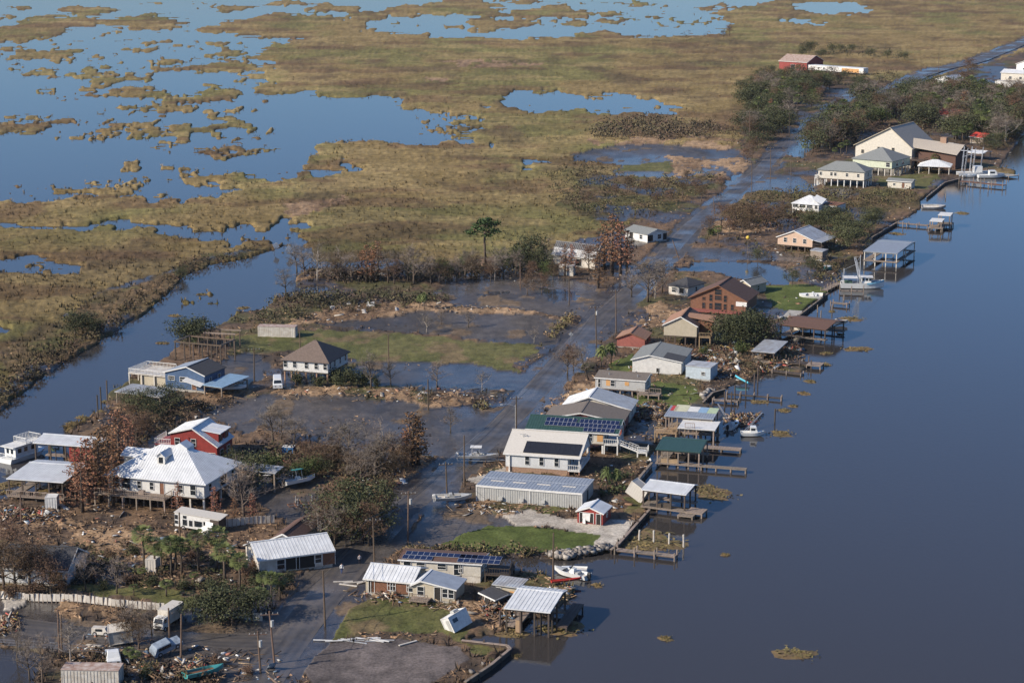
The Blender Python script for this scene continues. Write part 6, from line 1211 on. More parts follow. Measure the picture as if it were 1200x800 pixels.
for i, (b, t) in enumerate((((878, 173), (878.4, 130)), ((881, 231), (881, 189)), ((946, 178), (946, 148)), ((1153, 185), (1153, 150)), ((927, 205), (927, 180)), ((838, 257), (836, 232)), ((925, 160), (925, 132)), ((903, 208), (903, 172)), ((352, 415), (351, 386)), ((240, 395), (239, 370)), ((996, 120), (996, 96)), ((1100, 85), (1100, 62)))):
    pole('far%d' % i, b, t, i in (0, 1, 6, 7), label='thin grey pole standing near the bare timber frames and the vine-wrapped house' if i in (8, 9) else FARP, group='poles near the timber frames' if i in (8, 9) else 'far poles', r0=.14)
def wire(a, b, sag, key):
    mb = MB(); n = 10; P_, Q_ = POLES[a], POLES[b]
    for k in (-.9, .9):
        off = Vector((k * .9, k * .15, 0)); pts = [P_.lerp(Q_, i / n) + off - Vector((0, 0, sag * 4 * (i / n) * (1 - i / n))) for i in range(n + 1)]
        mb.tube(pts, .03, 3, False)
    tag(mb.build('power_line', M_black), 'pair of thin sagging power wires spanning two roadside poles', 'wire', 'power lines')
for a, b in (('a', 'd'), ('d', 'f'), ('f', 'h'), ('h', 'i'), ('i', 'j')): wire(a, b, 1.2, 'w')
# road signs
b = gz(669, 409); r = thing('road_sign', 'diamond road sign seen from behind on a thin post', 'sign', b, R(10)); MB().bar((0, 0, 0), (0, 0, 3.6), .07).build('post', M_grass_metal, r)
MB().prism_v([(0, 3.0), (.55, 3.55), (0, 4.1), (-.55, 3.55)], -.02, .02).build('plate', M_porc, r)
for q, (x, y) in enumerate(((321, 297), (341, 300))):
    b = G(x, y, 0); r = thing('canal_marker', ['tilted white diamond marker at the tip of the marsh', 'white diamond marker at the canal mouth'][q], 'marker', b, R(20), None, (0, R(18 - 30 * q))); MB().bar((0, 0, -1), (0, 0, 2.0), .1).build('post', M_wood, r); MB().prism_v([(0, 1.2), (1.1, 2.3), (0, 3.4), (-1.1, 2.3)], -.03, .03).build('plate', M_white, r)
b = gz(604, 506); r = thing('street_lamp', 'small lamp head on a long arm over the flooded road', 'lamp', b); MB().tube([(0, 0, 0), (0, 0, 5.5)], .06, 6).build('post', M_grass_metal, r); MB().tube([(0, 0, 5.2), (-1.4, 0, 5.7), (-2.6, 0, 5.6)], .04, 5).build('arm', M_grass_metal, r); MB().box(-3.0, -.12, 5.5, -2.5, .12, 5.62).build('lamp_head', M_porc, r)
p = gz(876, 298); r = thing('yellow_buoy', 'bright yellow ball hung on a post in the flooded lot', 'buoy', p); MB().bar((0, 0, 0), (0, 0, 4.5), .1).build('post', M_wood, r)
bm = MB(); bm.loft([[(.55 * math.sin(math.pi * i / 8) * math.cos(t * math.pi / 5), .55 * math.sin(math.pi * i / 8) * math.sin(t * math.pi / 5), 10.2 - 2 * .55 * 0 + .55 * math.cos(math.pi * i / 8) - 5.2) for t in range(10)] for i in range(9)], True, False); bm.build('ball', M_yellow, r)
p = gz(1014 - 44, 316, .1); r = thing('teal_tub', 'teal and white tub beside the grey shed', 'tub', p); MB().tube([(0, 0, 0), (0, 0, .9)], [1.0, 1.2], 10).build('tub', M_teal, r); MB().tube([(0, 0, .9), (0, 0, .98)], [1.25, 1.25], 10).build('rim', M_white, r)

# ---------------------------------------------------------------- two people walking on the flooded road
def person(label, loc, rz, shirt, trousers, h=1.78, stride=.16):
    J = [(0, 0, .95), (0, 0, 1.15), (0, .01, 1.42), (0, .01, 1.52), (0, .03, 1.66), (.09, 0, .90), (.11, stride, .50), (.11, stride - .06, .07), (.11, stride + .12, .03), (-.09, 0, .90), (-.11, -stride * .6, .50), (-.11, -stride * 1.4, .08), (-.11, -stride * 1.2, .03),
         (.20, 0, 1.42), (.26, -.04, 1.14), (.25, .08, .90), (.25, .12, .80), (-.20, 0, 1.42), (-.26, .04, 1.14), (-.25, .14, .92), (-.25, .18, .82)]
    E = [(0, 1), (1, 2), (2, 3), (3, 4), (0, 5), (5, 6), (6, 7), (7, 8), (0, 9), (9, 10), (10, 11), (11, 12), (2, 13), (13, 14), (14, 15), (15, 16), (2, 17), (17, 18), (18, 19), (19, 20)]
    RD = [.15, .15, .15, .06, .10, .10, .075, .05, .045, .10, .075, .05, .045, .06, .05, .04, .045, .06, .05, .04, .045]
    me = bpy.data.meshes.new('person'); me.from_pydata([Vector(j) * h / 1.76 for j in J], E, []); o = link('person', me); o.location = loc; o.rotation_euler = (0, 0, rz)
    sk = o.modifiers.new('skin', 'SKIN'); sv = me.skin_vertices[0].data
    for i, q in enumerate(RD): sv[i].radius = (q * 1.0, q * .85); sv[i].use_root = (i == 0)
    o.modifiers.new('sub', 'SUBSURF').levels = 1; o.modifiers['sub'].render_levels = 1
    mt = bpy.data.materials.new('clothed_figure'); mt.use_nodes = True; n = mt.node_tree.nodes; l = mt.node_tree.links; tc = n.new('ShaderNodeTexCoord'); sx = n.new('ShaderNodeSeparateXYZ'); l.new(tc.outputs['Object'], sx.inputs[0])
    cr = n.new('ShaderNodeValToRGB'); cr.color_ramp.interpolation = 'CONSTANT'; e = cr.color_ramp.elements; e[0].color = (*trousers, 1); e[1].position = .54; e[1].color = (*shirt, 1); e3 = e.new(.845); e3.color = (.42, .25, .17, 1); e4 = e.new(.955); e4.color = (.05, .035, .025, 1)
    dv = n.new('ShaderNodeMath'); dv.operation = 'DIVIDE'; dv.inputs[1].default_value = h; l.new(sx.outputs['Z'], dv.inputs[0]); l.new(dv.outputs[0], cr.inputs['Fac']); l.new(cr.outputs[0], n['Principled BSDF'].inputs['Base Color']); me.materials.append(mt)
    tag(o, label, 'person'); return o
person('person in white shirt and blue trousers wading on the flooded road', gz(400.5, 672, -.05), R(200), (.75, .74, .72), (.03, .06, .16), 1.82)
person('person in grey shirt and dark trousers standing beside the brown pole', gz(421.5, 661, -.05), R(20), (.42, .38, .38), (.02, .02, .03), 1.76, .06)
# ---------------------------------------------------------------- vegetation
nrng = np.random.default_rng(11)
def leaf_mat(name, c1, c2, objvar=.25):
    m = mat(name, c1, .75, col2=c2, vscale=.9, objvar=objvar, spec=.2)
    return m
M_bark = mat('tree_bark', (.10, .075, .055), .9, var=.4, objvar=.25)
M_palebark = mat('pale_bark', (.30, .26, .22), .9, var=.3, objvar=.15)
M_oakleaf = leaf_mat('evergreen_leaves', (.085, .092, .042), (.035, .040, .02))
M_greenleaf = leaf_mat('fresh_green_leaves', (.085, .105, .034), (.04, .055, .018), .15)
M_rustleaf = leaf_mat('rust_cypress_needles', (.29, .145, .08), (.14, .072, .042), .3)
M_brownleaf = leaf_mat('dead_brown_leaves', (.16, .10, .06), (.07, .045, .03), .3)
M_twig = leaf_mat('grey_twigs', (.22, .185, .15), (.12, .095, .075), .25)
M_pineleaf = leaf_mat('pine_needles', (.06, .095, .032), (.025, .045, .016), .15)
M_palmleaf = leaf_mat('palm_fronds', (.125, .145, .05), (.055, .075, .026), .25)
M_straw = leaf_mat('dead_frond_skirt', (.22, .15, .08), (.12, .08, .045))
def cards(c, size, rs, flat=.0):
    """random leaf quads at centres c"""
    n = len(c); a = rs.normal(size=(n, 3)); a /= np.linalg.norm(a, axis=1)[:, None]; b = rs.normal(size=(n, 3)); b[:, 2] *= (1 - flat)
    b -= (a * b).sum(1)[:, None] * a; b /= np.linalg.norm(b, axis=1)[:, None] + 1e-6
    s = size * rs.uniform(.6, 1.3, n)[:, None]; a = a * s; b = b * s * .62
    v = np.stack([c - a, c + b * .9, c + a, c - b * .9], 1).reshape(-1, 3); f = np.arange(4 * n).reshape(-1, 4)
    return v, f
def slivers(p, q, wd, rs):
    d = q - p; s = np.cross(d, rs.normal(size=d.shape)); s /= np.linalg.norm(s, axis=1)[:, None] + 1e-6; s *= (wd if np.ndim(wd) == 0 else wd[:, None])
    v = np.stack([p - s, p + s, q + s * .4, q - s * .4], 1).reshape(-1, 3); return v, np.arange(4 * len(p)).reshape(-1, 4)
def limbs(rs, h, trunk_h, n, spread, rise, lean=.05):
    """trunk and limb polylines; returns MB and limb tip list"""
    mb = MB(); tips = []; lx, ly = rs.normal(0, lean, 2) * h
    tp = [np.array([lx * t * t, ly * t * t, h * .9 * t]) for t in np.linspace(0, 1, 6)]
    r0 = .028 * h; mb.tube([Vector(p) for p in tp], [r0 * (1 - .8 * t) for t in np.linspace(0, 1, 6)], 6)
    for i in range(n):
        t = trunk_h + (1 - trunk_h) * (i + rs.random()) / n * .95; b = np.array([lx * t * t, ly * t * t, h * .9 * t]); az = i * 2.4 + rs.normal(0, .4); L = spread * (1.15 - t * .75) * rs.uniform(.7, 1.15)
        d = np.array([math.cos(az), math.sin(az), rise * rs.uniform(.5, 1.4)]); m1 = b + d * L * .5 + rs.normal(0, .08, 3) * L; e = b + d * L * np.array([1, 1, .9]) + rs.normal(0, .1, 3) * L
        rr = r0 * (1 - t) * .55 + .025; mb.tube([Vector(b), Vector(m1), Vector(e)], [rr, rr * .65, rr * .25], 5, False); tips.append((m1, L)); tips.append((e, L))
        for k in range(2):
            e2 = m1 + (e - m1) * rs.random() + rs.normal(0, .28, 3) * L; mb.tube([Vector(m1 + (e - m1) * .3 * k), Vector(e2)], [rr * .4, .015], 4, False); tips.append((e2, L))
    return mb, tips
PROTO = {}
def make_tree(kind, var, seed):
    rs = np.random.default_rng(seed); h = 10.0
    if kind == 'oak' or kind == 'green' or kind == 'oakbig':
        mb, tips = limbs(rs, 7.6, .22, 13, 5.2 if kind != 'green' else 3.6, .55); cs = []
        for c, L in tips:
            n = 30 if kind != 'oakbig' else 60; ctr = c + rs.normal(0, .35, 3); cs.append(ctr + rs.normal(0, 1, (n, 3)) * np.array([1.05, 1.05, .62]) * rs.uniform(.7, 1.15))
        cs = np.concatenate(cs); cs = cs[cs[:, 2] > 1.0]; v, f = cards(cs, .25 if kind != 'oakbig' else .24, rs); lm = M_greenleaf if kind == 'green' else M_oakleaf; bk = M_bark
    elif kind == 'cypress':
        mb = MB(); mb.tube([(0, 0, 0), (.05, 0, 5), (0, .08, 9.9)], [.30, .16, .03], 7); cs = []
        for i in range(46):
            z = 1.6 + 8.1 * (i + rs.random()) / 46; az = i * 2.4; L = (2.7 * (1 - (z / 10.6)) + .35) * rs.uniform(.6, 1.15); e = np.array([math.cos(az) * L, math.sin(az) * L, z + .25 * L]); mb.tube([(0, 0, z), tuple(e)], [.05, .015], 4, False)
            n = int(6 + 7 * L); t = rs.uniform(.25, 1.05, n)[:, None]; cs.append(np.array([0, 0, z]) * (1 - t) + e * t + rs.normal(0, .20, (n, 3)) * np.array([1, 1, .8]))
        cs = np.concatenate(cs); v, f = cards(cs, .19, rs); lm = M_rustleaf; bk = M_bark
    elif kind in ('bare', 'brown'):
        mb, tips = limbs(rs, 9.2, .25, 15, 4.0, .85, .04); P_, Q_ = [], []
        for c, L in tips:
            for k in range(9): P_.append(c + rs.normal(0, .1, 3)); d = rs.normal(0, 1, 3); d[2] = abs(d[2]) * .9; Q_.append(P_[-1] + d / np.linalg.norm(d) * rs.uniform(.6, 1.5))
        v, f = slivers(np.array(P_), np.array(Q_), .028, rs)
        P2 = np.array(Q_)[rs.integers(0, len(Q_), 420)]; v2, f2 = slivers(P2, P2 + rs.normal(0, .45, P2.shape) + [0, 0, .2], .022, rs); f = np.concatenate([f, f2 + len(v)]); v = np.concatenate([v, v2])
        if kind == 'brown': v3, f3 = cards(np.array(Q_)[rs.integers(0, len(Q_), 700)] + rs.normal(0, .35, (700, 3)), .17, rs); f = np.concatenate([f, f3 + len(v)]); v = np.concatenate([v, v3])
        lm = M_brownleaf if kind == 'brown' else M_twig; bk = M_bark if (kind == 'brown' or var) else M_palebark
    elif kind == 'pine':
        mb = MB(); mb.tube([(0, 0, 0), (.15, .05, 5), (.1, -.1, 9.6)], [.24, .17, .05], 7); cs = []
        for i in range(16):
            z = 6.3 + 3.2 * i / 16; az = i * 2.4; L = rs.uniform(1.6, 2.9) * (1.25 - (z - 6.3) / 4.2); e = np.array([math.cos(az) * L, math.sin(az) * L, z + .35 * L * rs.random()]); mb.tube([(.12, 0, z - .2), tuple(e)], [.06, .02], 4, False)
            n = 70; t = rs.uniform(.45, 1.05, n)[:, None]; cs.append(np.array([.1, 0, z]) * (1 - t) + e * t + rs.normal(0, .36, (n, 3)) * np.array([1, 1, .55]))
        cs = np.concatenate(cs); v, f = cards(cs, .24, rs); lm = M_pineleaf; bk = M_bark
    elif kind in ('date', 'fan'):
        mb = MB(); H_ = 7.6; mb.tube([(0, 0, 0), (.1, .05, 3.5), (.05, .1, H_)], [.30, .24, .26], 8); V_, F_ = [], []
        nf = 46 if kind == 'date' else 44
        for i in range(nf):
            az = i * 2.399 + rs.normal(0, .1); el = math.asin(min(.98, max(-.75, -.6 + 1.6 * (i + .5) / nf))); L = (3.4 if kind == 'date' else 1.7) * rs.uniform(.85, 1.1); d = np.array([math.cos(az), math.sin(az), 0]); s = np.array([-math.sin(az), math.cos(az), 0]); c0 = np.array([.05, .1, H_])
            if kind == 'date':
                N = 7; pts = []
                for k in range(N + 1): t = k / N; pts.append(c0 + d * L * t * math.cos(el) * (1 - .12 * t) + np.array([0, 0, L * (t * math.sin(el) - .55 * t * t)]))
                for k in range(N):
                    wd = .34 * math.sin(math.pi * min(1, (k + .6) / N * .95)) + .05
                    for sg in (-1, 1):
                        b0 = len(V_); mid = (pts[k] + pts[k + 1]) / 2; V_ += [pts[k], pts[k + 1], mid + s * sg * wd * 1.5 + (pts[k + 1] - pts[k]) * .9 + np.array([0, 0, -.12]), pts[k] + s * sg * wd + np.array([0, 0, -.05])]; F_.append((b0, b0 + 1, b0 + 2, b0 + 3))
            else:
                e = c0 + d * L * math.cos(el) + np.array([0, 0, L * math.sin(el) * .9 - .15]); up = np.array([-math.cos(az) * math.sin(el), -math.sin(az) * math.sin(el), math.cos(el)]); ax = (e - c0) / np.linalg.norm(e - c0)
                for k in range(7):
                    a0, a1 = (-1.5 + 3.0 * k / 7), (-1.5 + 3.0 * (k + .75) / 7); R_ = .95 * rs.uniform(.8, 1.1); b0 = len(V_)
                    V_ += [e - ax * .3, e + (ax * math.cos(a0) + s * math.sin(a0)) * R_ * .75, e + (ax * math.cos((a0 + a1) / 2) + s * math.sin((a0 + a1) / 2)) * R_ * 1.15 + np.array([0, 0, -.22]), e + (ax * math.cos(a1) + s * math.sin(a1)) * R_ * .75]; F_.append((b0, b0 + 1, b0 + 2, b0 + 3))
        v, f = np.array(V_), np.array(F_); lm = M_palmleaf; bk = M_bark
    elif kind in ('bush', 'brownbush', 'greenbush'):
        mb = MB(); cs = []
        for i in range(9):
            az, L = rs.uniform(0, 6.28), rs.uniform(1.2, 3.6); e = np.array([math.cos(az) * L, math.sin(az) * L, rs.uniform(2.5, 8.0)]); mb.tube([(0, 0, 0), tuple(e * .5 + [0, 0, .8]), tuple(e)], [.12, .08, .03], 4, False)
            for j in range(3): cs.append(e * (1 - .22 * j) + rs.normal(0, 1, (34, 3)) * np.array([1.25, 1.25, 1.0]))
        cs = np.concatenate(cs); cs = cs[cs[:, 2] > .3]; v, f = cards(cs, .42, rs); lm = {'bush': M_oakleaf, 'brownbush': M_brownleaf, 'greenbush': M_greenleaf}[kind]; bk = M_bark
    cm = np_mesh(kind + '_crown', v, f, lm, 4)
    return mb.mesh(kind + '_trunk', bk, True), cm
LAB = {'oak': ('evergreen_tree', 'tree'), 'oakbig': ('live_oak', 'tree'), 'green': ('green_tree', 'tree'), 'cypress': ('cypress_tree', 'tree'), 'bare': ('bare_tree', 'tree'), 'brown': ('withered_tree', 'tree'), 'pine': ('pine_tree', 'tree'), 'date': ('date_palm', 'palm'), 'fan': ('fan_palm', 'palm'), 'bush': ('bush', 'bush'), 'brownbush': ('withered_bush', 'bush'), 'greenbush': ('green_bush', 'bush')}
def tree(kind, px, py, h, label, group=None, wide=1.0, lean=(0, 0), rz=None):
    v = rng.randrange(3 if kind in ('oak', 'bare', 'brown', 'cypress', 'bush', 'brownbush', 'fan') else 2); key = (kind, v)
    if key not in PROTO: PROTO[key] = make_tree(kind, v, 100 + 7 * v + 31 * len(kind) + ord(kind[0]) + ord(kind[-1]))
    tm, cm = PROTO[key]; n, c = LAB[kind]; p = gz(px, py, -.15)
    r = thing(n, label, c, p, rng.uniform(0, 6.28) if rz is None else rz, group, lean); s = h / 10.0; r.scale = (s * wide, s * wide, s)
    link('trunk', tm, r); link('fronds' if kind in ('date', 'fan') else 'crown', cm, r)
def trees(kind, lst, label, group, wide=1.0):
    for q in lst: tree(kind, q[0], q[1], q[2], label, group, wide * rng.uniform(.88, 1.12))
# rusty cypresses
trees('cypress', [(104, 590, 12), (118, 587, 13), (90, 587, 10), (128, 572, 12), (140, 552, 12), (112, 577, 10), (150, 540, 9), (97, 600, 9), (133, 592, 9)], 'dense rust-brown cypress crowded beside the big hip-roofed house', 'cypresses beside the hip-roofed house', 1.25)
trees('cypress', [(484, 545, 10.5), (490, 543, 9.5), (476, 545, 7)], 'slender rusty cypress at the straw bank above the bay boat', 'cypresses at the straw bank', 1.4)
trees('cypress', [(209, 602, 6), (252, 605, 5.5), (275, 609, 4.2), (296, 609, 5)], 'small rust-orange cypress in front of the hip-roofed house', 'small cypresses before the hip-roofed house', 1.1)
trees('cypress', [(430, 330, 10.5), (443, 328, 11), (424, 326, 8), (436, 326, 9)], 'dark red cypress beside the canal-end straw bank', 'red cypresses at the canal end', 1.2)
trees('cypress', [(717, 320, 17), (727, 321, 15), (735, 318, 12), (708, 316, 14), (701, 337, 10), (662, 323, 9), (670, 318, 8)], 'tall rust-brown cypress around the half-stripped tin-roofed house', 'cypresses around the tin-roofed house', 1.15)
trees('brown', [(845, 266, 8), (862, 262, 7), (878, 268, 8), (898, 266, 7.5), (855, 275, 6), (870, 277, 6), (890, 256, 6), (910, 262, 6), (918, 256, 6), (830, 275, 6)], 'withered brown tree in the thicket beyond the flooded road', 'withered trees beyond the road', 1.2)
# evergreens
trees('oakbig', [(856, 403, 8.5), (872, 406, 9), (889, 404, 8.5), (880, 396, 8)], 'broad dark live oak between the beige stilted house and the tin boat shelter', 'live oaks by the tin boat shelter', 1.15)
trees('oakbig', [(965, 270, 7.5), (985, 277, 8), (1004, 285, 8.5), (1018, 270, 7.5), (950, 268, 6.5), (995, 292, 8), (1026, 262, 6), (975, 262, 7)], 'dark oak in the grove behind the pink stilted house', 'oaks behind the pink stilted house', 1.15)
trees('oak', [(420, 627, 9), (398, 630, 8.5), (441, 612, 8.5), (410, 604, 8.5), (428, 608, 8), (388, 618, 7), (412, 638, 8), (436, 630, 7.5), (400, 615, 8)], 'dense olive-green tree in the clump left of the flooded road', 'evergreen clump left of the road', 1.05)
trees('oak', [(250, 729, 6.5), (272, 731, 6), (295, 727, 6.5), (240, 727, 5.5), (262, 722, 6)], 'bushy evergreen over the short run of white fence panels', 'evergreens over the fence panels', 1.15)
trees('green', [(320, 566, 7), (404, 596, 6), (362, 560, 5), (352, 565, 5)], 'bright green young tree near the stranded blue skiff', 'green trees near the blue skiff', 1.1)
trees('oak', [(292, 573, 8.5), (378, 558, 4.5), (306, 560, 6), (275, 545, 4)], 'dark shade tree behind the big hip-roofed house', 'shade trees behind the hip-roofed house')
trees('oakbig', [(229, 406, 8.5), (222, 404, 7)], 'dark spreading tree beside the bare timber frames', 'trees beside the timber frames', 1.05)
trees('oak', [(88, 392, 7), (97, 390, 6.5), (213, 328, 4.5), (110, 392, 5)], 'lone dark tree in the canal-side marsh', 'lone marsh trees', 1.1)
trees('oak', [(622, 314, 12), (612, 316, 8), (630, 318, 8), (525, 330, 6), (601, 318, 7)], 'dark evergreen beside the tin-roofed house thicket', 'evergreens beside the thicket', .9)
trees('green', [(520, 322, 6), (545, 316, 6), (590, 318, 7), (610, 312, 8), (640, 325, 6), (480, 326, 6)], 'green tree in the thicket before the open marsh', 'green thicket trees')
tree('pine', 569, 312, 14.5, 'tall pine with flat green crown standing over the thicket', None, 1.25)
tree('greenbush', 258, 540, 3.2, 'round green bush in front of the red barn house')
trees('oak', [(163, 486, 6), (200, 482, 7), (180, 492, 5), (152, 480, 5), (172, 476, 5)], 'scraggly olive tree on the bank in front of the blue house', 'bank trees before the blue house')
trees('brown', [(142, 515, 6), (160, 520, 6), (172, 516, 5.5), (150, 500, 5)], 'brown withered tree beside the pink porch', 'withered trees beside the porch', 1.2)
trees('bush', [(400, 452, 4.5), (412, 453, 4.5), (425, 452, 4.0), (392, 448, 4.2), (350, 450, 3.5), (372, 452, 3.5), (440, 452, 3.2)], 'dark vine-covered bush against the stilts of the brown hip house', 'vine bushes by the stilted house')
trees('oak', [(950, 318, 5), (928, 336, 6), (888, 309, 5.5)], 'thin olive tree on the flooded lot near the cedar lodge', 'thin trees on the flooded lot', .8)
trees('greenbush', [(870, 415, 4), (825, 415, 3), (836, 275, 4)], 'yellow-green bush amid the wreckage', 'yellow-green bushes')
tree('fan', 66, 541, 3.6, 'lone fan palm between the two canal boathouses')
trees('brownbush', [(15, 700, 2.6), (40, 695, 2.4), (75, 690, 2.2), (110, 680, 2.4), (150, 683, 2), (290, 675, 2.6), (300, 668, 2.2), (225, 655, 2), (130, 655, 2.2), (60, 655, 2.4), (255, 780, 2), (290, 790, 1.8), (140, 792, 2.2), (250, 640, 2), (330, 668, 1.8)], 'withered brown bush among the straw left of the junction', 'withered bushes left of the junction', 1.2)
trees('bush', [(178, 685, 2.2), (215, 690, 2.4), (250, 690, 2.4), (300, 690, 2.8), (330, 695, 2.6), (120, 690, 2), (90, 675, 2.2), (340, 682, 2), (160, 650, 2), (210, 645, 2.2), (172, 792, 2.2), (230, 648, 2)], 'dark green bush among the fan palms', 'dark bushes among the fan palms', 1.2)
# bare trees
tree('bare', 286, 609, 10, 'pale-barked leafless tree in front of the muddy driveway', None, 1.1)
trees('bare', [(759, 354, 12), (740, 348, 8), (776, 342, 9), (768, 350, 8)], 'big grey leafless tree beside the flooded road and straw heap', 'leafless trees beside the straw heap', 1.15)
tree('bare', 690, 445, 8.5, 'leaning silver leafless tree beside the road', None, .9, (R(8), R(-22)), 0)
trees('brown', [(665, 440, 7), (672, 434, 6)], 'withered tree with rusty twigs beside the leaning silver tree', 'withered trees beside the silver tree')
trees('bare', [(137, 695, 6), (100, 690, 6), (83, 776, 6.5), (50, 800, 7), (35, 798, 6), (155, 752, 6), (20, 775, 5), (178, 745, 5)], 'leafless grey tree near the side road and white fence', 'leafless trees by the side road')
trees('brown', [(35, 690, 8), (18, 694, 8.5), (48, 684, 7), (5, 690, 8), (60, 700, 6), (150, 755, 5), (163, 760, 4.5), (10, 650, 6)], 'dark brown-leaved tree by the charcoal-roofed house', 'brown trees by the charcoal roof', 1.2)
trees('bare', [(372, 328, 10), (357, 324, 9), (400, 328, 8.5), (348, 320, 8), (385, 330, 7), (412, 330, 8), (335, 345, 7), (455, 331, 9), (485, 333, 11), (478, 330, 9), (505, 333, 8), (465, 326, 8), (545, 325, 8), (558, 322, 7), (590, 327, 9), (580, 328, 8), (605, 322, 7), (640, 312, 8), (535, 330, 7)], 'leafless grey tree in the belt of trees before the open marsh', 'leafless tree belt', 1.1)
trees('brown', [(396, 330, 7), (462, 333, 7), (515, 332, 7), (552, 328, 7), (575, 330, 6), (625, 330, 6), (635, 345, 6), (618, 345, 6), (690, 318, 8), (648, 330, 6)], 'brown-twigged tree in the belt before the open marsh', 'brown tree belt', 1.1)
trees('bare', [(528, 507, 5.5), (458, 452, 6), (512, 454, 6), (435, 455, 8), (500, 390, 5), (517, 380, 4), (549, 384, 4.5), (565, 455, 4), (626, 402, 4)], 'small leafless tree on a straw mound in the flooded lots', 'leafless trees in the flooded lots')
trees('bare', [(408, 552, 10), (440, 562, 8), (424, 572, 8), (320, 520, 8), (345, 528, 7), (460, 548, 7), (330, 515, 6), (395, 545, 7), (450, 545, 8)], 'leafless grey tree along the straw bank above the road clump', 'leafless trees on the straw bank', 1.1)
trees('brown', [(390, 550, 6), (378, 548, 5), (430, 555, 6), (445, 552, 6), (412, 560, 5), (360, 545, 5), (470, 552, 5), (462, 560, 4)], 'brown thicket tree on the straw bank', 'thicket trees on the straw bank', 1.25)
trees('brown', [(815, 228, 6), (800, 232, 6), (822, 236, 6), (785, 238, 5), (845, 222, 5), (770, 240, 5), (806, 218, 6), (720, 232, 5), (735, 225, 6), (690, 240, 5), (758, 228, 5)], 'brown scrub tree on the marsh side of the far road', 'scrub trees by the far road', 1.2)
trees('brown', [(385, 632, 7), (405, 640, 6.5), (432, 640, 6.5), (378, 622, 6), (452, 602, 7), (425, 634, 7), (448, 622, 6), (395, 612, 7)], 'brown-twigged tree in the clump left of the flooded road', 'brown trees left of the road', 1.1)
trees('bare', [(392, 640, 7), (374, 634, 6.5)], 'grey leafless tree in the clump left of the flooded road', 'leafless trees left of the road', 1.1)
# palms
trees('date', [(705, 430, 5.6), (716, 427, 5.8)], 'date palm with arching fronds in front of the grey mobile home', 'date palms by the mobile home', .9)
trees('date', [(711, 574, 5.0), (722, 573, 4.2), (497, 362, 5), (492, 360, 4)], 'shaggy low palm with drooping fronds', 'shaggy low palms', .85)
trees('fan', [(169, 665, 7.5), (182, 669, 6), (201, 674, 7), (213, 672, 6.5), (206, 668, 6), (233, 670, 7.5), (254, 667, 7.5), (264, 683, 7), (281, 692, 6.5), (190, 672, 5.5), (318, 704, 5), (328, 702, 4.5), (310, 700, 4.5)], 'fan palm with round green crown near the pale container', 'fan palms near the container', 1.05)
trees('fan', [(195, 698, 2.8), (157, 697, 2.0), (228, 684, 2.2), (167, 679, 2.2), (152, 776, 2.5), (158, 778, 2.2), (303, 716, 4)], 'squat fan palm low to the ground near the white fence', 'squat fan palms', 1.6)
trees('fan', [(897, 125, 9), (904, 129, 9), (911, 126, 10), (917, 122, 10), (923, 126, 9), (930, 124, 9), (936, 122, 10), (901, 142, 9), (894, 150, 8), (908, 140, 9), (962, 106, 9), (968, 102, 8), (926, 112, 10), (938, 110, 9), (889, 156, 7)], 'far fan palm in the row beside the distant road bend', 'far fan palms at the road bend', 1.0)
trees('fan', [(943, 184, 6), (951, 182, 5), (985, 183, 6), (992, 180, 6), (978, 186, 5), (1095, 197, 6), (1110, 188, 6), (1128, 168, 8), (1136, 165, 8), (1120, 170, 7), (841, 282, 5), (1013, 152, 9), (1004, 146, 10), (1033, 140, 9), (1075, 132, 10), (1084, 130, 9), (1150, 158, 8), (982, 158, 8), (974, 162, 8)], 'fan palm growing around the far stilted houses', 'fan palms by the far stilted houses', 1.1)
# the far wood: every tree its own
WA = np.array([(868, 105), (915, 92), (985, 100), (985, 120), (958, 130), (940, 142), (905, 165), (890, 178), (868, 172), (872, 140)], float)
WB = np.array([(975, 138), (1005, 116), (1060, 112), (1120, 106), (1200, 118), (1200, 150), (1180, 168), (1150, 168), (1100, 162), (1072, 150), (1042, 143), (1010, 160), (985, 176), (950, 186), (955, 165)], float)
WC = np.array([(880, 82), (905, 84), (945, 88), (1010, 92), (1040, 95), (1040, 108), (985, 104), (900, 96)], float)
clear = [(1108, 133, 15, 6), (1100, 170, 12, 5), (1132, 178, 22, 6), (1075, 118, 8, 4), (1103, 96, 18, 6), (1139, 103, 10, 4), (1095, 152, 22, 5), (1010, 172, 20, 6)]
for poly, n in ((WA, 85), (WB, 190), (WC, 22)):
    c = 0; t = 0
    while c < n and t < 4000:
        t += 1; x = rng.uniform(poly[:, 0].min(), poly[:, 0].max()); y = rng.uniform(poly[:, 1].min(), poly[:, 1].max())
        if not inside(poly, np.array([x]), np.array([y]))[0] or any(((x - a) / p) ** 2 + ((y - b - 3) / q) ** 2 < 1 for a, b, p, q in clear): continue
        p_ = G(x, y)
        if min(dist_line(np.array([p_.x]), np.array([p_.y]), ROAD)[0], dist_line(np.array([p_.x]), np.array([p_.y]), LEVEE)[0]) < 9: continue
        k_ = rng.choices(['oak', 'bare', 'brown', 'cypress', 'fan', 'green'], [54, 13, 14, 2, 12, 7])[0]; lb = {'oak': 'dark evergreen tree in the far wood', 'bare': 'grey leafless tree in the far wood', 'brown': 'brown withered tree in the far wood', 'cypress': 'rusty cypress in the far wood', 'fan': 'fan palm rising inside the far wood', 'green': 'light green tree in the far wood'}[k_]
        tree(k_, x, y, rng.uniform(9, 13.5) * (.5 if poly is WC else .85 if poly is WA else 1), lb, lb.replace(' in the far wood', 's of the far wood'), rng.uniform(1.1, 1.5) if k_ != 'fan' else 1); c += 1
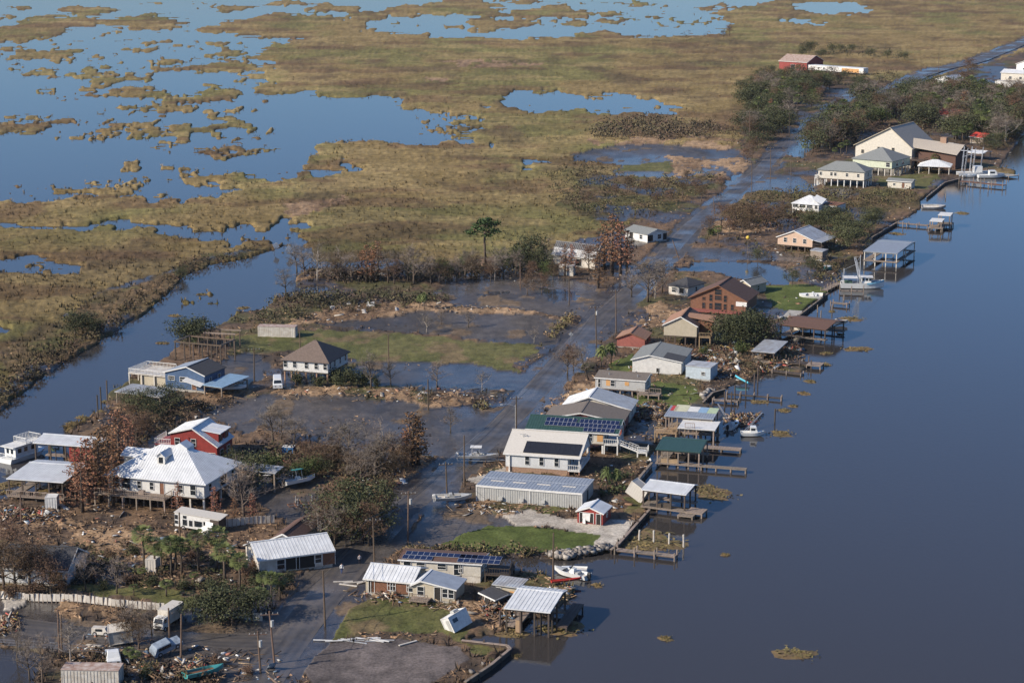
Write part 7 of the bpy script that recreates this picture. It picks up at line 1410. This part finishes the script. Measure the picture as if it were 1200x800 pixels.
trees('brown', [(1134, 88, 11), (1140, 90, 8), (881, 186, 9), (876, 190, 6), (855, 42, 9), (848, 46, 7)], 'lone brown tree out on the far marsh', 'lone far brown trees', 1.1)
trees('oak', [(948, 64, 11), (940, 66, 8), (962, 68, 7), (998, 62, 7), (985, 60, 6), (1020, 66, 6), (1040, 68, 6), (1060, 70, 6), (975, 62, 8), (880, 100, 7), (890, 92, 7)], 'dark tree in the row behind the far red barn', 'trees behind the far barn', 1.1)
trees('oak', [(1155, 172, 7), (1170, 170, 7), (1182, 162, 7), (1190, 158, 7), (1160, 150, 9), (1175, 148, 9), (1165, 176, 5)], 'dark tree at the far river bank', 'trees at the far river bank', 1.2)
# ---------------------------------------------------------------- uncountable cover: marsh grass, scrub, straw, wreckage
def sample(n, box, seed):
    rs = np.random.default_rng(seed); px = rs.uniform(box[0], box[2], n); py = rs.uniform(box[1], box[3], n); xy = Gn(np.stack([px, py], 1)); return xy[:, 0], xy[:, 1], px, py
def zat_n(x, y):
    i = np.clip(np.searchsorted(Yr, y), 1, nr_ - 1); j = np.clip(np.searchsorted(T, x / y), 1, nc_ - 1); return np.maximum(np.maximum(GZ[i - 1, j - 1], GZ[i, j]), np.maximum(GZ[i - 1, j], GZ[i, j - 1]))
def kind_at(x, y):
    i = np.clip(np.searchsorted(Yr, y), 1, nr_ - 1); j = np.clip(np.searchsorted(T, x / y), 1, nc_ - 1); return KG[i, j], CG[i, j]
M_blades = attr_mat('reed_blades', .85, 0, .8, upn=.7); M_strawbits = attr_mat('straw_and_sticks', .9, 0, 1.5); M_debris = attr_mat('mixed_wreckage', .7, 0, 2.0)
houses_xy = [(o.matrix_basis @ Vector((4, 4, 0))).to_2d() for o in COL.objects if o.parent is None and o.get('category') in ('house', 'garage', 'building', 'barn', 'shed')]
def stuff(name, v, f, m, n, cols):
    me = np_mesh(name, v, f, m, n, cols); o = link(name, me); o['kind'] = 'stuff'; return o
# marsh reeds
x, y, px, py = sample(60000, (-60, -5, 1260, 870), 1); kk, cc = kind_at(x, y); z = zat_n(x, y); rs = np.random.default_rng(2)
ok = (z > .12) & np.isin(kk, [KN.index('marsh'), KN.index('scrub'), KN.index('dirt'), KN.index('lawn2')]); prob = np.where(kk == KN.index('marsh'), .95, np.where(kk == KN.index('scrub'), .9, np.where(kk == KN.index('dirt'), .30, .5))); ok &= rs.random(len(x)) < prob * np.clip(fbm(x / 25, y / 45, 93) * 3.2 - .55, .2, 1)
x, y, z, kk, cc = x[ok], y[ok], z[ok], kk[ok], cc[ok]; n = len(x); nb = 5
hh = np.where(kk == KN.index('marsh'), rs.uniform(.45, 1.15, n), np.where(kk == KN.index('lawn2'), rs.uniform(.15, .35, n), rs.uniform(.4, 1.2, n))) * (1 - .25 * np.clip((y - 700) / 900, 0, 1)) * (.6 + .8 * fbm(x / 18, y / 30, 95)); base = np.stack([x, y, z - .1], 1)
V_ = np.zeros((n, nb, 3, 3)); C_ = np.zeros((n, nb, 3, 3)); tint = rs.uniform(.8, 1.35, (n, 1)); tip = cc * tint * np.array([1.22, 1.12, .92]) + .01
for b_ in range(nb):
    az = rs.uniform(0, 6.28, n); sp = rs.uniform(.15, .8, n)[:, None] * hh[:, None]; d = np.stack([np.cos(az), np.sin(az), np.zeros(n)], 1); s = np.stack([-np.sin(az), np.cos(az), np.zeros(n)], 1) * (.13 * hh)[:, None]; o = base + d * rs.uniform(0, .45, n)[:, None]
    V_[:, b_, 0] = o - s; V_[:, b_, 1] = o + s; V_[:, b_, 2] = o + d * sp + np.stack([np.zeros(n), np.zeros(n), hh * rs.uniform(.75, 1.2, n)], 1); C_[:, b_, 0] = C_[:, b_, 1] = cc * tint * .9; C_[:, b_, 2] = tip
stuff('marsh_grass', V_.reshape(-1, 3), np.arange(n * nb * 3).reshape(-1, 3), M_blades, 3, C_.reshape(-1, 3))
# straw wrack: loose stalks and mats
x, y, px, py = sample(90000, (-40, 150, 1210, 860), 3); kk, cc = kind_at(x, y); z = zat_n(x, y); clump = fbm(x / 6, y / 9, 91); rs = np.random.default_rng(4)
ok = (z > .05) & (((kk == KN.index('wrack')) & (rs.random(len(x)) < .95)) | ((kk == KN.index('dirt')) & (clump > .47)) | ((kk == KN.index('mud')) & (clump > .66) & (rs.random(len(x)) < .6)) | ((kk == KN.index('scrub')) & (rs.random(len(x)) < .3)))
dr = np.minimum(dist_line(x, y, ROAD), dist_line(x, y, SIDE)); ok &= dr > 3.3
x, y, z, kk = x[ok], y[ok], z[ok], kk[ok]; n = len(x); p = np.stack([x, y, z + rs.uniform(-.02, .22, n)], 1); az = rs.uniform(0, 6.28, n); L = rs.uniform(.25, .9, n); e = p + np.stack([np.cos(az) * L, np.sin(az) * L, rs.uniform(-.12, .30, n) * L * 1.5], 1)
v, f = slivers(p, e, rs.uniform(.05, .16, n), rs); pal = np.array([(.30, .195, .115), (.23, .145, .085), (.15, .095, .06), (.36, .26, .165), (.09, .06, .045)]); c = pal[rs.choice(5, n, p=[.3, .27, .2, .08, .15])] * rs.uniform(.8, 1.2, (n, 1))
stuff('straw_wrack', v, f, M_strawbits, 4, np.repeat(c, 4, 0))
# scrub bushes in masses
SCRUB = [([(690, 165), (700, 150), (760, 142), (840, 150), (850, 160), (800, 166)], 240, 3.6, (.12, .09, .055)), ([(640, 205), (690, 195), (740, 212), (850, 208), (820, 228), (760, 255), (690, 258), (640, 235)], 260, 2.0, (.125, .10, .05)), ([(0, 440), (80, 400), (150, 360), (215, 310), (300, 290), (300, 300), (215, 335), (140, 390), (40, 455), (0, 482)], 260, 1.7, (.105, .075, .042)), ([(330, 325), (460, 322), (560, 316), (640, 312), (650, 322), (520, 332), (400, 334)], 200, 2.4, (.10, .075, .05)), ([(265, 380), (310, 362), (345, 345), (400, 350), (520, 352), (500, 360), (380, 372), (330, 382)], 150, 1.8, (.10, .082, .042)),
         ([(350, 350), (470, 345), (530, 352), (490, 358), (400, 358), (350, 362)], 90, 1.9, (.08, .07, .04)), ([(880, 230), (950, 222), (1075, 228), (1070, 240), (1000, 258), (930, 262), (850, 262)], 260, 2.0, (.115, .095, .045)), ([(870, 240), (920, 250), (960, 262), (900, 275), (840, 275)], 110, 1.8, (.10, .06, .035)), ([(280, 530), (350, 525), (470, 545), (460, 580), (400, 560), (300, 550)], 170, 1.6, (.095, .072, .045)), ([(0, 655), (120, 640), (280, 660), (340, 690), (240, 700), (120, 680), (0, 690)], 130, 1.0, (.085, .075, .035)), ([(470, 648), (540, 645), (640, 650), (660, 652), (600, 655), (480, 655)], 80, 1.2, (.16, .12, .065)), ([(640, 395), (665, 375), (680, 372), (672, 385), (650, 402)], 60, 1.6, (.19, .145, .07)),
         ([(575, 478), (600, 462), (606, 468), (590, 478)], 26, 1.5, (.19, .145, .075)), ([(555, 478), (565, 474), (570, 480), (560, 482)], 12, 1.3, (.17, .14, .07)), ([(130, 500), (210, 475), (280, 470), (220, 495), (170, 520), (150, 540), (120, 530)], 130, 1.5, (.10, .07, .04)), ([(820, 400), (900, 395), (930, 420), (880, 445), (830, 440)], 110, 1.2, (.09, .07, .04)), ([(60, 770), (130, 770), (230, 790), (330, 790), (330, 830), (100, 830)], 120, 1.1, (.105, .075, .042)), ([(700, 560), (740, 560), (735, 580), (705, 585)], 30, 1.2, (.05, .06, .025)), ([(860, 280), (990, 300), (985, 318), (940, 308), (860, 300)], 60, 1.0, (.10, .075, .04)), ([(945, 300), (985, 305), (985, 335), (955, 330)], 50, 1.5, (.10, .08, .04)), ([(1060, 190), (1120, 196), (1110, 206), (1060, 204)], 30, 1.2, (.12, .08, .045)), ([(1140, 165), (1200, 150), (1190, 175), (1150, 180)], 60, 2.4, (.10, .07, .04)), ([(868, 95), (900, 120), (870, 180), (850, 170)], 60, 2.4, (.10, .08, .04)),
         ([(920, 82), (1040, 86), (1080, 92), (1060, 108), (940, 98)], 110, 3.0, (.11, .085, .05)), ([(960, 55), (1060, 62), (1060, 72), (960, 66)], 60, 3.0, (.09, .08, .045)), ([(960, 110), (1200, 112), (1200, 165), (1060, 160), (960, 185)], 260, 3.2, (.10, .08, .048)), ([(780, 30), (860, 40), (830, 62), (790, 55)], 12, 3, (.11, .07, .045))]
Vs, Fs, Cs, off = [], [], [], 0; rs = np.random.default_rng(6)
for poly, nb_, hgt, col_ in SCRUB:
    P = np.array(poly, float); got = 0
    while got < nb_:
        q = np.stack([rs.uniform(P[:, 0].min(), P[:, 0].max(), 200), rs.uniform(P[:, 1].min(), P[:, 1].max(), 200)], 1); q = q[inside(P, q[:, 0], q[:, 1])][:nb_ - got]; got += max(1, len(q))
        if not len(q): continue
        xy = Gn(q); z = zat_n(xy[:, 0], xy[:, 1]); okk = z > .05; dr = np.minimum(dist_line(xy[:, 0], xy[:, 1], ROAD), dist_line(xy[:, 0], xy[:, 1], LEVEE)) > 6; xy, z = xy[okk & dr], z[okk & dr]
        for (bx, by), bz in zip(xy, z):
            m_ = 26; hg = hgt * rs.uniform(.5, 1.25); c = np.array([bx, by, bz]) + rs.normal(0, 1, (m_, 3)) * np.array([.42, .42, .0]) * hg + np.stack([np.zeros(m_), np.zeros(m_), rs.uniform(.05, 1, m_) * hg], 1); v, f = cards(c, .13 + .10 * hg, rs); Vs.append(v); Fs.append(f + off); off += len(v)
            cb = np.array(col_) * rs.uniform(.7, 1.3) * np.array([1, rs.uniform(.85, 1.2), 1]); Cs.append(np.repeat(cb * rs.uniform(.65, 1.35, (m_, 1)), 4, 0))
stuff('scrub', np.concatenate(Vs), np.concatenate(Fs), M_blades, 4, np.concatenate(Cs))
# scattered wreckage: boards, sheets and oddments
def scatter_boxes(name, n, areas, seed, pal, dims, tiltmax=.35, afloat=False):
    rs = np.random.default_rng(seed); Vb, Fb, Cb = [], [], []; tot = sum(a[1] for a in areas); off = 0
    cube = np.array([(-1, -1, -1), (1, -1, -1), (1, 1, -1), (-1, 1, -1), (-1, -1, 1), (1, -1, 1), (1, 1, 1), (-1, 1, 1)]) * .5; fc = np.array([(0, 3, 2, 1), (4, 5, 6, 7), (0, 1, 5, 4), (1, 2, 6, 5), (2, 3, 7, 6), (3, 0, 4, 7)])
    for P, wgt in areas:
        P = np.array(P, float); m_ = int(n * wgt / tot); q = np.stack([rs.uniform(P[:, 0].min(), P[:, 0].max(), m_ * 3), rs.uniform(P[:, 1].min(), P[:, 1].max(), m_ * 3)], 1); q = q[inside(P, q[:, 0], q[:, 1])][:m_]; xy = Gn(q); z = zat_n(xy[:, 0], xy[:, 1])
        for (bx, by), bz in zip(xy, z):
            if bz < -.02 and not afloat: continue
            bz = max(bz, 0) + (rs.random() * .5 if afloat else 0)
            d = np.array([rs.uniform(*dims[0]), rs.uniform(*dims[1]), rs.uniform(*dims[2])]); az, t1, t2 = rs.uniform(0, 6.28), rs.normal(0, tiltmax * .5), rs.normal(0, tiltmax * .5); M_ = np.array(Matrix.Rotation(az, 3, 'Z') @ Matrix.Rotation(t1, 3, 'X') @ Matrix.Rotation(t2, 3, 'Y'))
            Vb.append((cube * d) @ M_.T + np.array([bx, by, bz + d[2] * .5 + .03])); Fb.append(fc + off); off += 8; Cb.append(np.repeat((np.array(pal[rs.integers(len(pal))]) * rs.uniform(.75, 1.15))[None], 8, 0))
    return stuff(name, np.concatenate(Vb), np.concatenate(Fb), M_debris, 4, np.concatenate(Cb))
BROWN = [(.16, .10, .06), (.24, .16, .10), (.10, .065, .045), (.30, .22, .14), (.06, .045, .035), (.20, .13, .08)]
PALE = [(.55, .54, .51), (.48, .46, .42), (.60, .59, .56), (.40, .38, .34), (.52, .50, .46), (.25, .22, .19), (.14, .20, .27), (.28, .12, .08), (.32, .24, .15)]
JUNK = [(.34, .08, .06), (.46, .42, .36), (.5, .48, .45), (.14, .22, .30), (.40, .30, .10), (.28, .14, .08), (.2, .13, .08), (.12, .08, .06), (.3, .2, .12)]
TOWNS = [([(0, 585), (120, 595), (300, 640), (340, 690), (200, 690), (0, 690)], 5), ([(300, 530), (470, 540), (510, 535), (440, 600), (380, 560), (300, 560)], 3), ([(100, 480), (300, 455), (300, 470), (180, 520), (110, 520)], 2), ([(640, 480), (700, 445), (740, 410), (760, 370), (810, 360), (900, 350), (940, 350), (900, 440), (830, 460), (780, 500), (760, 560), (720, 600), (700, 560), (740, 520), (720, 480)], 7), ([(830, 270), (980, 260), (1070, 240), (1080, 250), (1000, 300), (960, 340), (900, 310)], 4), ([(300, 455), (600, 458), (590, 472), (330, 470)], 2), ([(350, 350), (520, 352), (640, 365), (480, 370), (350, 385)], 2), ([(520, 590), (620, 588), (740, 590), (745, 600), (620, 604), (530, 606)], 2), ([(400, 690), (500, 700), (560, 715), (620, 690), (670, 690), (660, 720), (590, 738), (540, 720), (420, 706)], 4), ([(860, 160), (1190, 160), (1180, 200), (1070, 210), (860, 190)], 2), ([(100, 740), (330, 770), (330, 800), (70, 800)], 4), ([(345, 320), (620, 318), (690, 330), (345, 332)], 1)]
scatter_boxes('broken_boards', 3000, TOWNS, 21, BROWN, ((.6, 3.0), (.06, .2), (.03, .07)), .4)
scatter_boxes('pale_wreckage', 900, TOWNS, 22, PALE, ((.2, 1.0), (.1, .5), (.03, .18)), .5)
# heaps of household junk
HEAPS = [([(800, 415), (850, 408), (872, 418), (862, 446), (830, 448), (804, 432)], 8), ([(741, 482), (760, 475), (782, 478), (778, 492), (750, 496), (740, 490)], 5), ([(830, 425), (860, 418), (858, 426), (835, 430)], 3), ([(165, 785), (240, 775), (246, 792), (200, 800), (165, 798)], 5), ([(0, 725), (22, 722), (24, 740), (0, 745)], 2), ([(852, 485), (892, 486), (880, 502), (850, 500)], 3), ([(440, 693), (470, 692), (470, 702), (445, 702)], 2), ([(560, 715), (600, 715), (605, 732), (575, 734)], 3), ([(880, 415), (935, 405), (945, 425), (890, 440)], 5), ([(0, 600), (60, 598), (70, 612), (0, 618)], 3), ([(800, 480), (770, 500), (790, 512), (768, 508)], 3)]
scatter_boxes('junk_heaps', 3200, HEAPS, 23, JUNK + BROWN * 3, ((.3, 2.0), (.05, .35), (.02, .16)), .9, True)
scatter_boxes('torn_sheets', 260, HEAPS + TOWNS, 27, [(.5, .5, .49), (.38, .36, .33), (.30, .17, .10), (.45, .40, .33), (.22, .27, .32), (.16, .11, .08), (.55, .54, .5)], ((1.2, 3.4), (.7, 1.3), (.02, .05)), .7)
# stone rubble along the near shore
scatter_boxes('rubble', 260, [([(640, 652), (664, 649), (702, 645), (716, 642), (716, 646), (690, 651), (664, 656), (645, 655)], 5), ([(820, 466), (834, 458), (838, 462), (826, 470)], 2), ([(600, 745), (560, 790), (545, 800), (590, 757)], 1)], 24, [(.28, .25, .22), (.36, .33, .29), (.2, .18, .16)], ((.4, 1.3), (.4, 1.0), (.3, .7)), .5)
# white boards lying on the lawn edge, each one its own
for i in range(13):
    x, y = 385 + rng.random() * 72, 746 + rng.random() * 7; L = rng.uniform(2, 5.5); o = MB().box(-L / 2, -.12, 0, L / 2, .12, .07).build('white_board', M_white if i % 3 else M_roofgalv); o.location = gz(x, y, .04 + .05 * (i % 3)); o.rotation_euler = (0, 0, rng.uniform(-.7, .25)); tag(o, 'long white board lying on the grass edge beside the gravel lot', 'board', 'white boards beside the gravel lot')
for i, (x, y) in enumerate(((478, 754), (402, 682), (414, 683), (408, 686), (428, 682))):
    o = MB().box(-1.5, -.15, 0, 1.5, .15, .12).build('plank', M_offwhite); o.location = gz(x, y, .08); o.rotation_euler = (0, 0, rng.uniform(-.5, .8)); tag(o, 'pale plank stranded on the dark mud near the tan bungalow', 'plank', 'planks on the mud')
# floating weed mats on the river
FLOAT = [(932, 766, 2.6), (915, 508, 2.4), (828, 573, 3.2), (838, 580, 3.0), (1005, 409, 2.8), (998, 374, 3.2), (760, 632, 5.0), (775, 638, 3.5), (745, 640, 3.0), (968, 414, 1.6), (966, 427, 1.8), (950, 447, 1.4), (942, 461, 1.4), (891, 471, 1.8), (919, 481, 1.6), (930, 476, .9), (780, 748, 1.0), (1060, 247, 2.4), (1051, 274, 3.0), (1128, 250, 2.6), (850, 650, .8), (605, 769, .8), (642, 737, 2.2), (664, 737, 2.4), (600, 742, 2.0), (700, 686, .8), (985, 392, .9), (975, 365, .9), (86, 496, 1.8), (100, 490, 1.8), (115, 487, 1.5), (90, 499, 2.0), (205, 430 - 1, 1.6), (233, 430, 1.4), (195, 434, 1.2), (285, 361, 1.4), (10, 568, 2.2), (5, 577, 2.0), (125, 471, 1.5), (236, 345, 1.2), (205, 370, 1.5), (190, 402, 1.5)]
FV = []
for q in range(4):
    rs = np.random.default_rng(60 + q); a = np.linspace(0, 6.28, 14, endpoint=False); rad = 1 + .28 * np.sin(2 * a + q) + rs.normal(0, .14, 14); V1 = [(0, 0, .16)] + [(math.cos(t) * r_ * .6, math.sin(t) * r_ * .6, .10 + .08 * rs.random()) for t, r_ in zip(a, rad)] + [(math.cos(t) * r_, math.sin(t) * r_, -.04) for t, r_ in zip(a, rad)]
    F1 = [(0, 1 + i, 1 + (i + 1) % 14) for i in range(14)] + [(1 + i, 15 + i, 15 + (i + 1) % 14, 1 + (i + 1) % 14) for i in range(14)]; me = bpy.data.meshes.new('weed_mat'); me.from_pydata(V1, [], F1); me.materials.append(mat('floating_weed', (.16, .115, .045), .9, col2=(.09, .055, .028), vscale=2.5, objvar=.2, bump=.8)); FV.append(me)
    c = np.stack([rs.normal(0, .42, 160), rs.normal(0, .42, 160), rs.uniform(.08, .24, 160)], 1); v, f = cards(c, .13, rs); FV.append(np_mesh('weed_leaves', v, f, mat('weed_leaves', (.19, .14, .05), .85, col2=(.09, .075, .03), vscale=3, objvar=.2), 4))
for i, (x, y, s) in enumerate(FLOAT):
    p = G(x, y, 0); r = thing('weed_mat', 'ragged brown-green mat of floating weed drifting on the water', 'weed mat', p, rng.random() * 6.28, 'floating weed mats'); r.scale = (s * rng.uniform(.9, 1.3), s * rng.uniform(.7, 1.1), 1); q = i % 4; link('mat', FV[2 * q], r); link('leaves', FV[2 * q + 1], r)
# ---------------------------------------------------------------- the air: thin even haze over the whole plain
hm = bpy.data.materials.new('haze'); hm.use_nodes = True; hn = hm.node_tree.nodes; hn.clear(); ho = hn.new('ShaderNodeOutputMaterial'); hv = hn.new('ShaderNodeVolumePrincipled')
hv.inputs['Color'].default_value = (.80, .86, .95, 1); hv.inputs['Density'].default_value = .00002; hv.inputs['Anisotropy'].default_value = .2
hm.node_tree.links.new(hv.outputs[0], ho.inputs['Volume'])
hz = MB().box(-70000, -400, -2.2, 70000, 45500, 112).build('haze', hm); hz['kind'] = 'stuff'
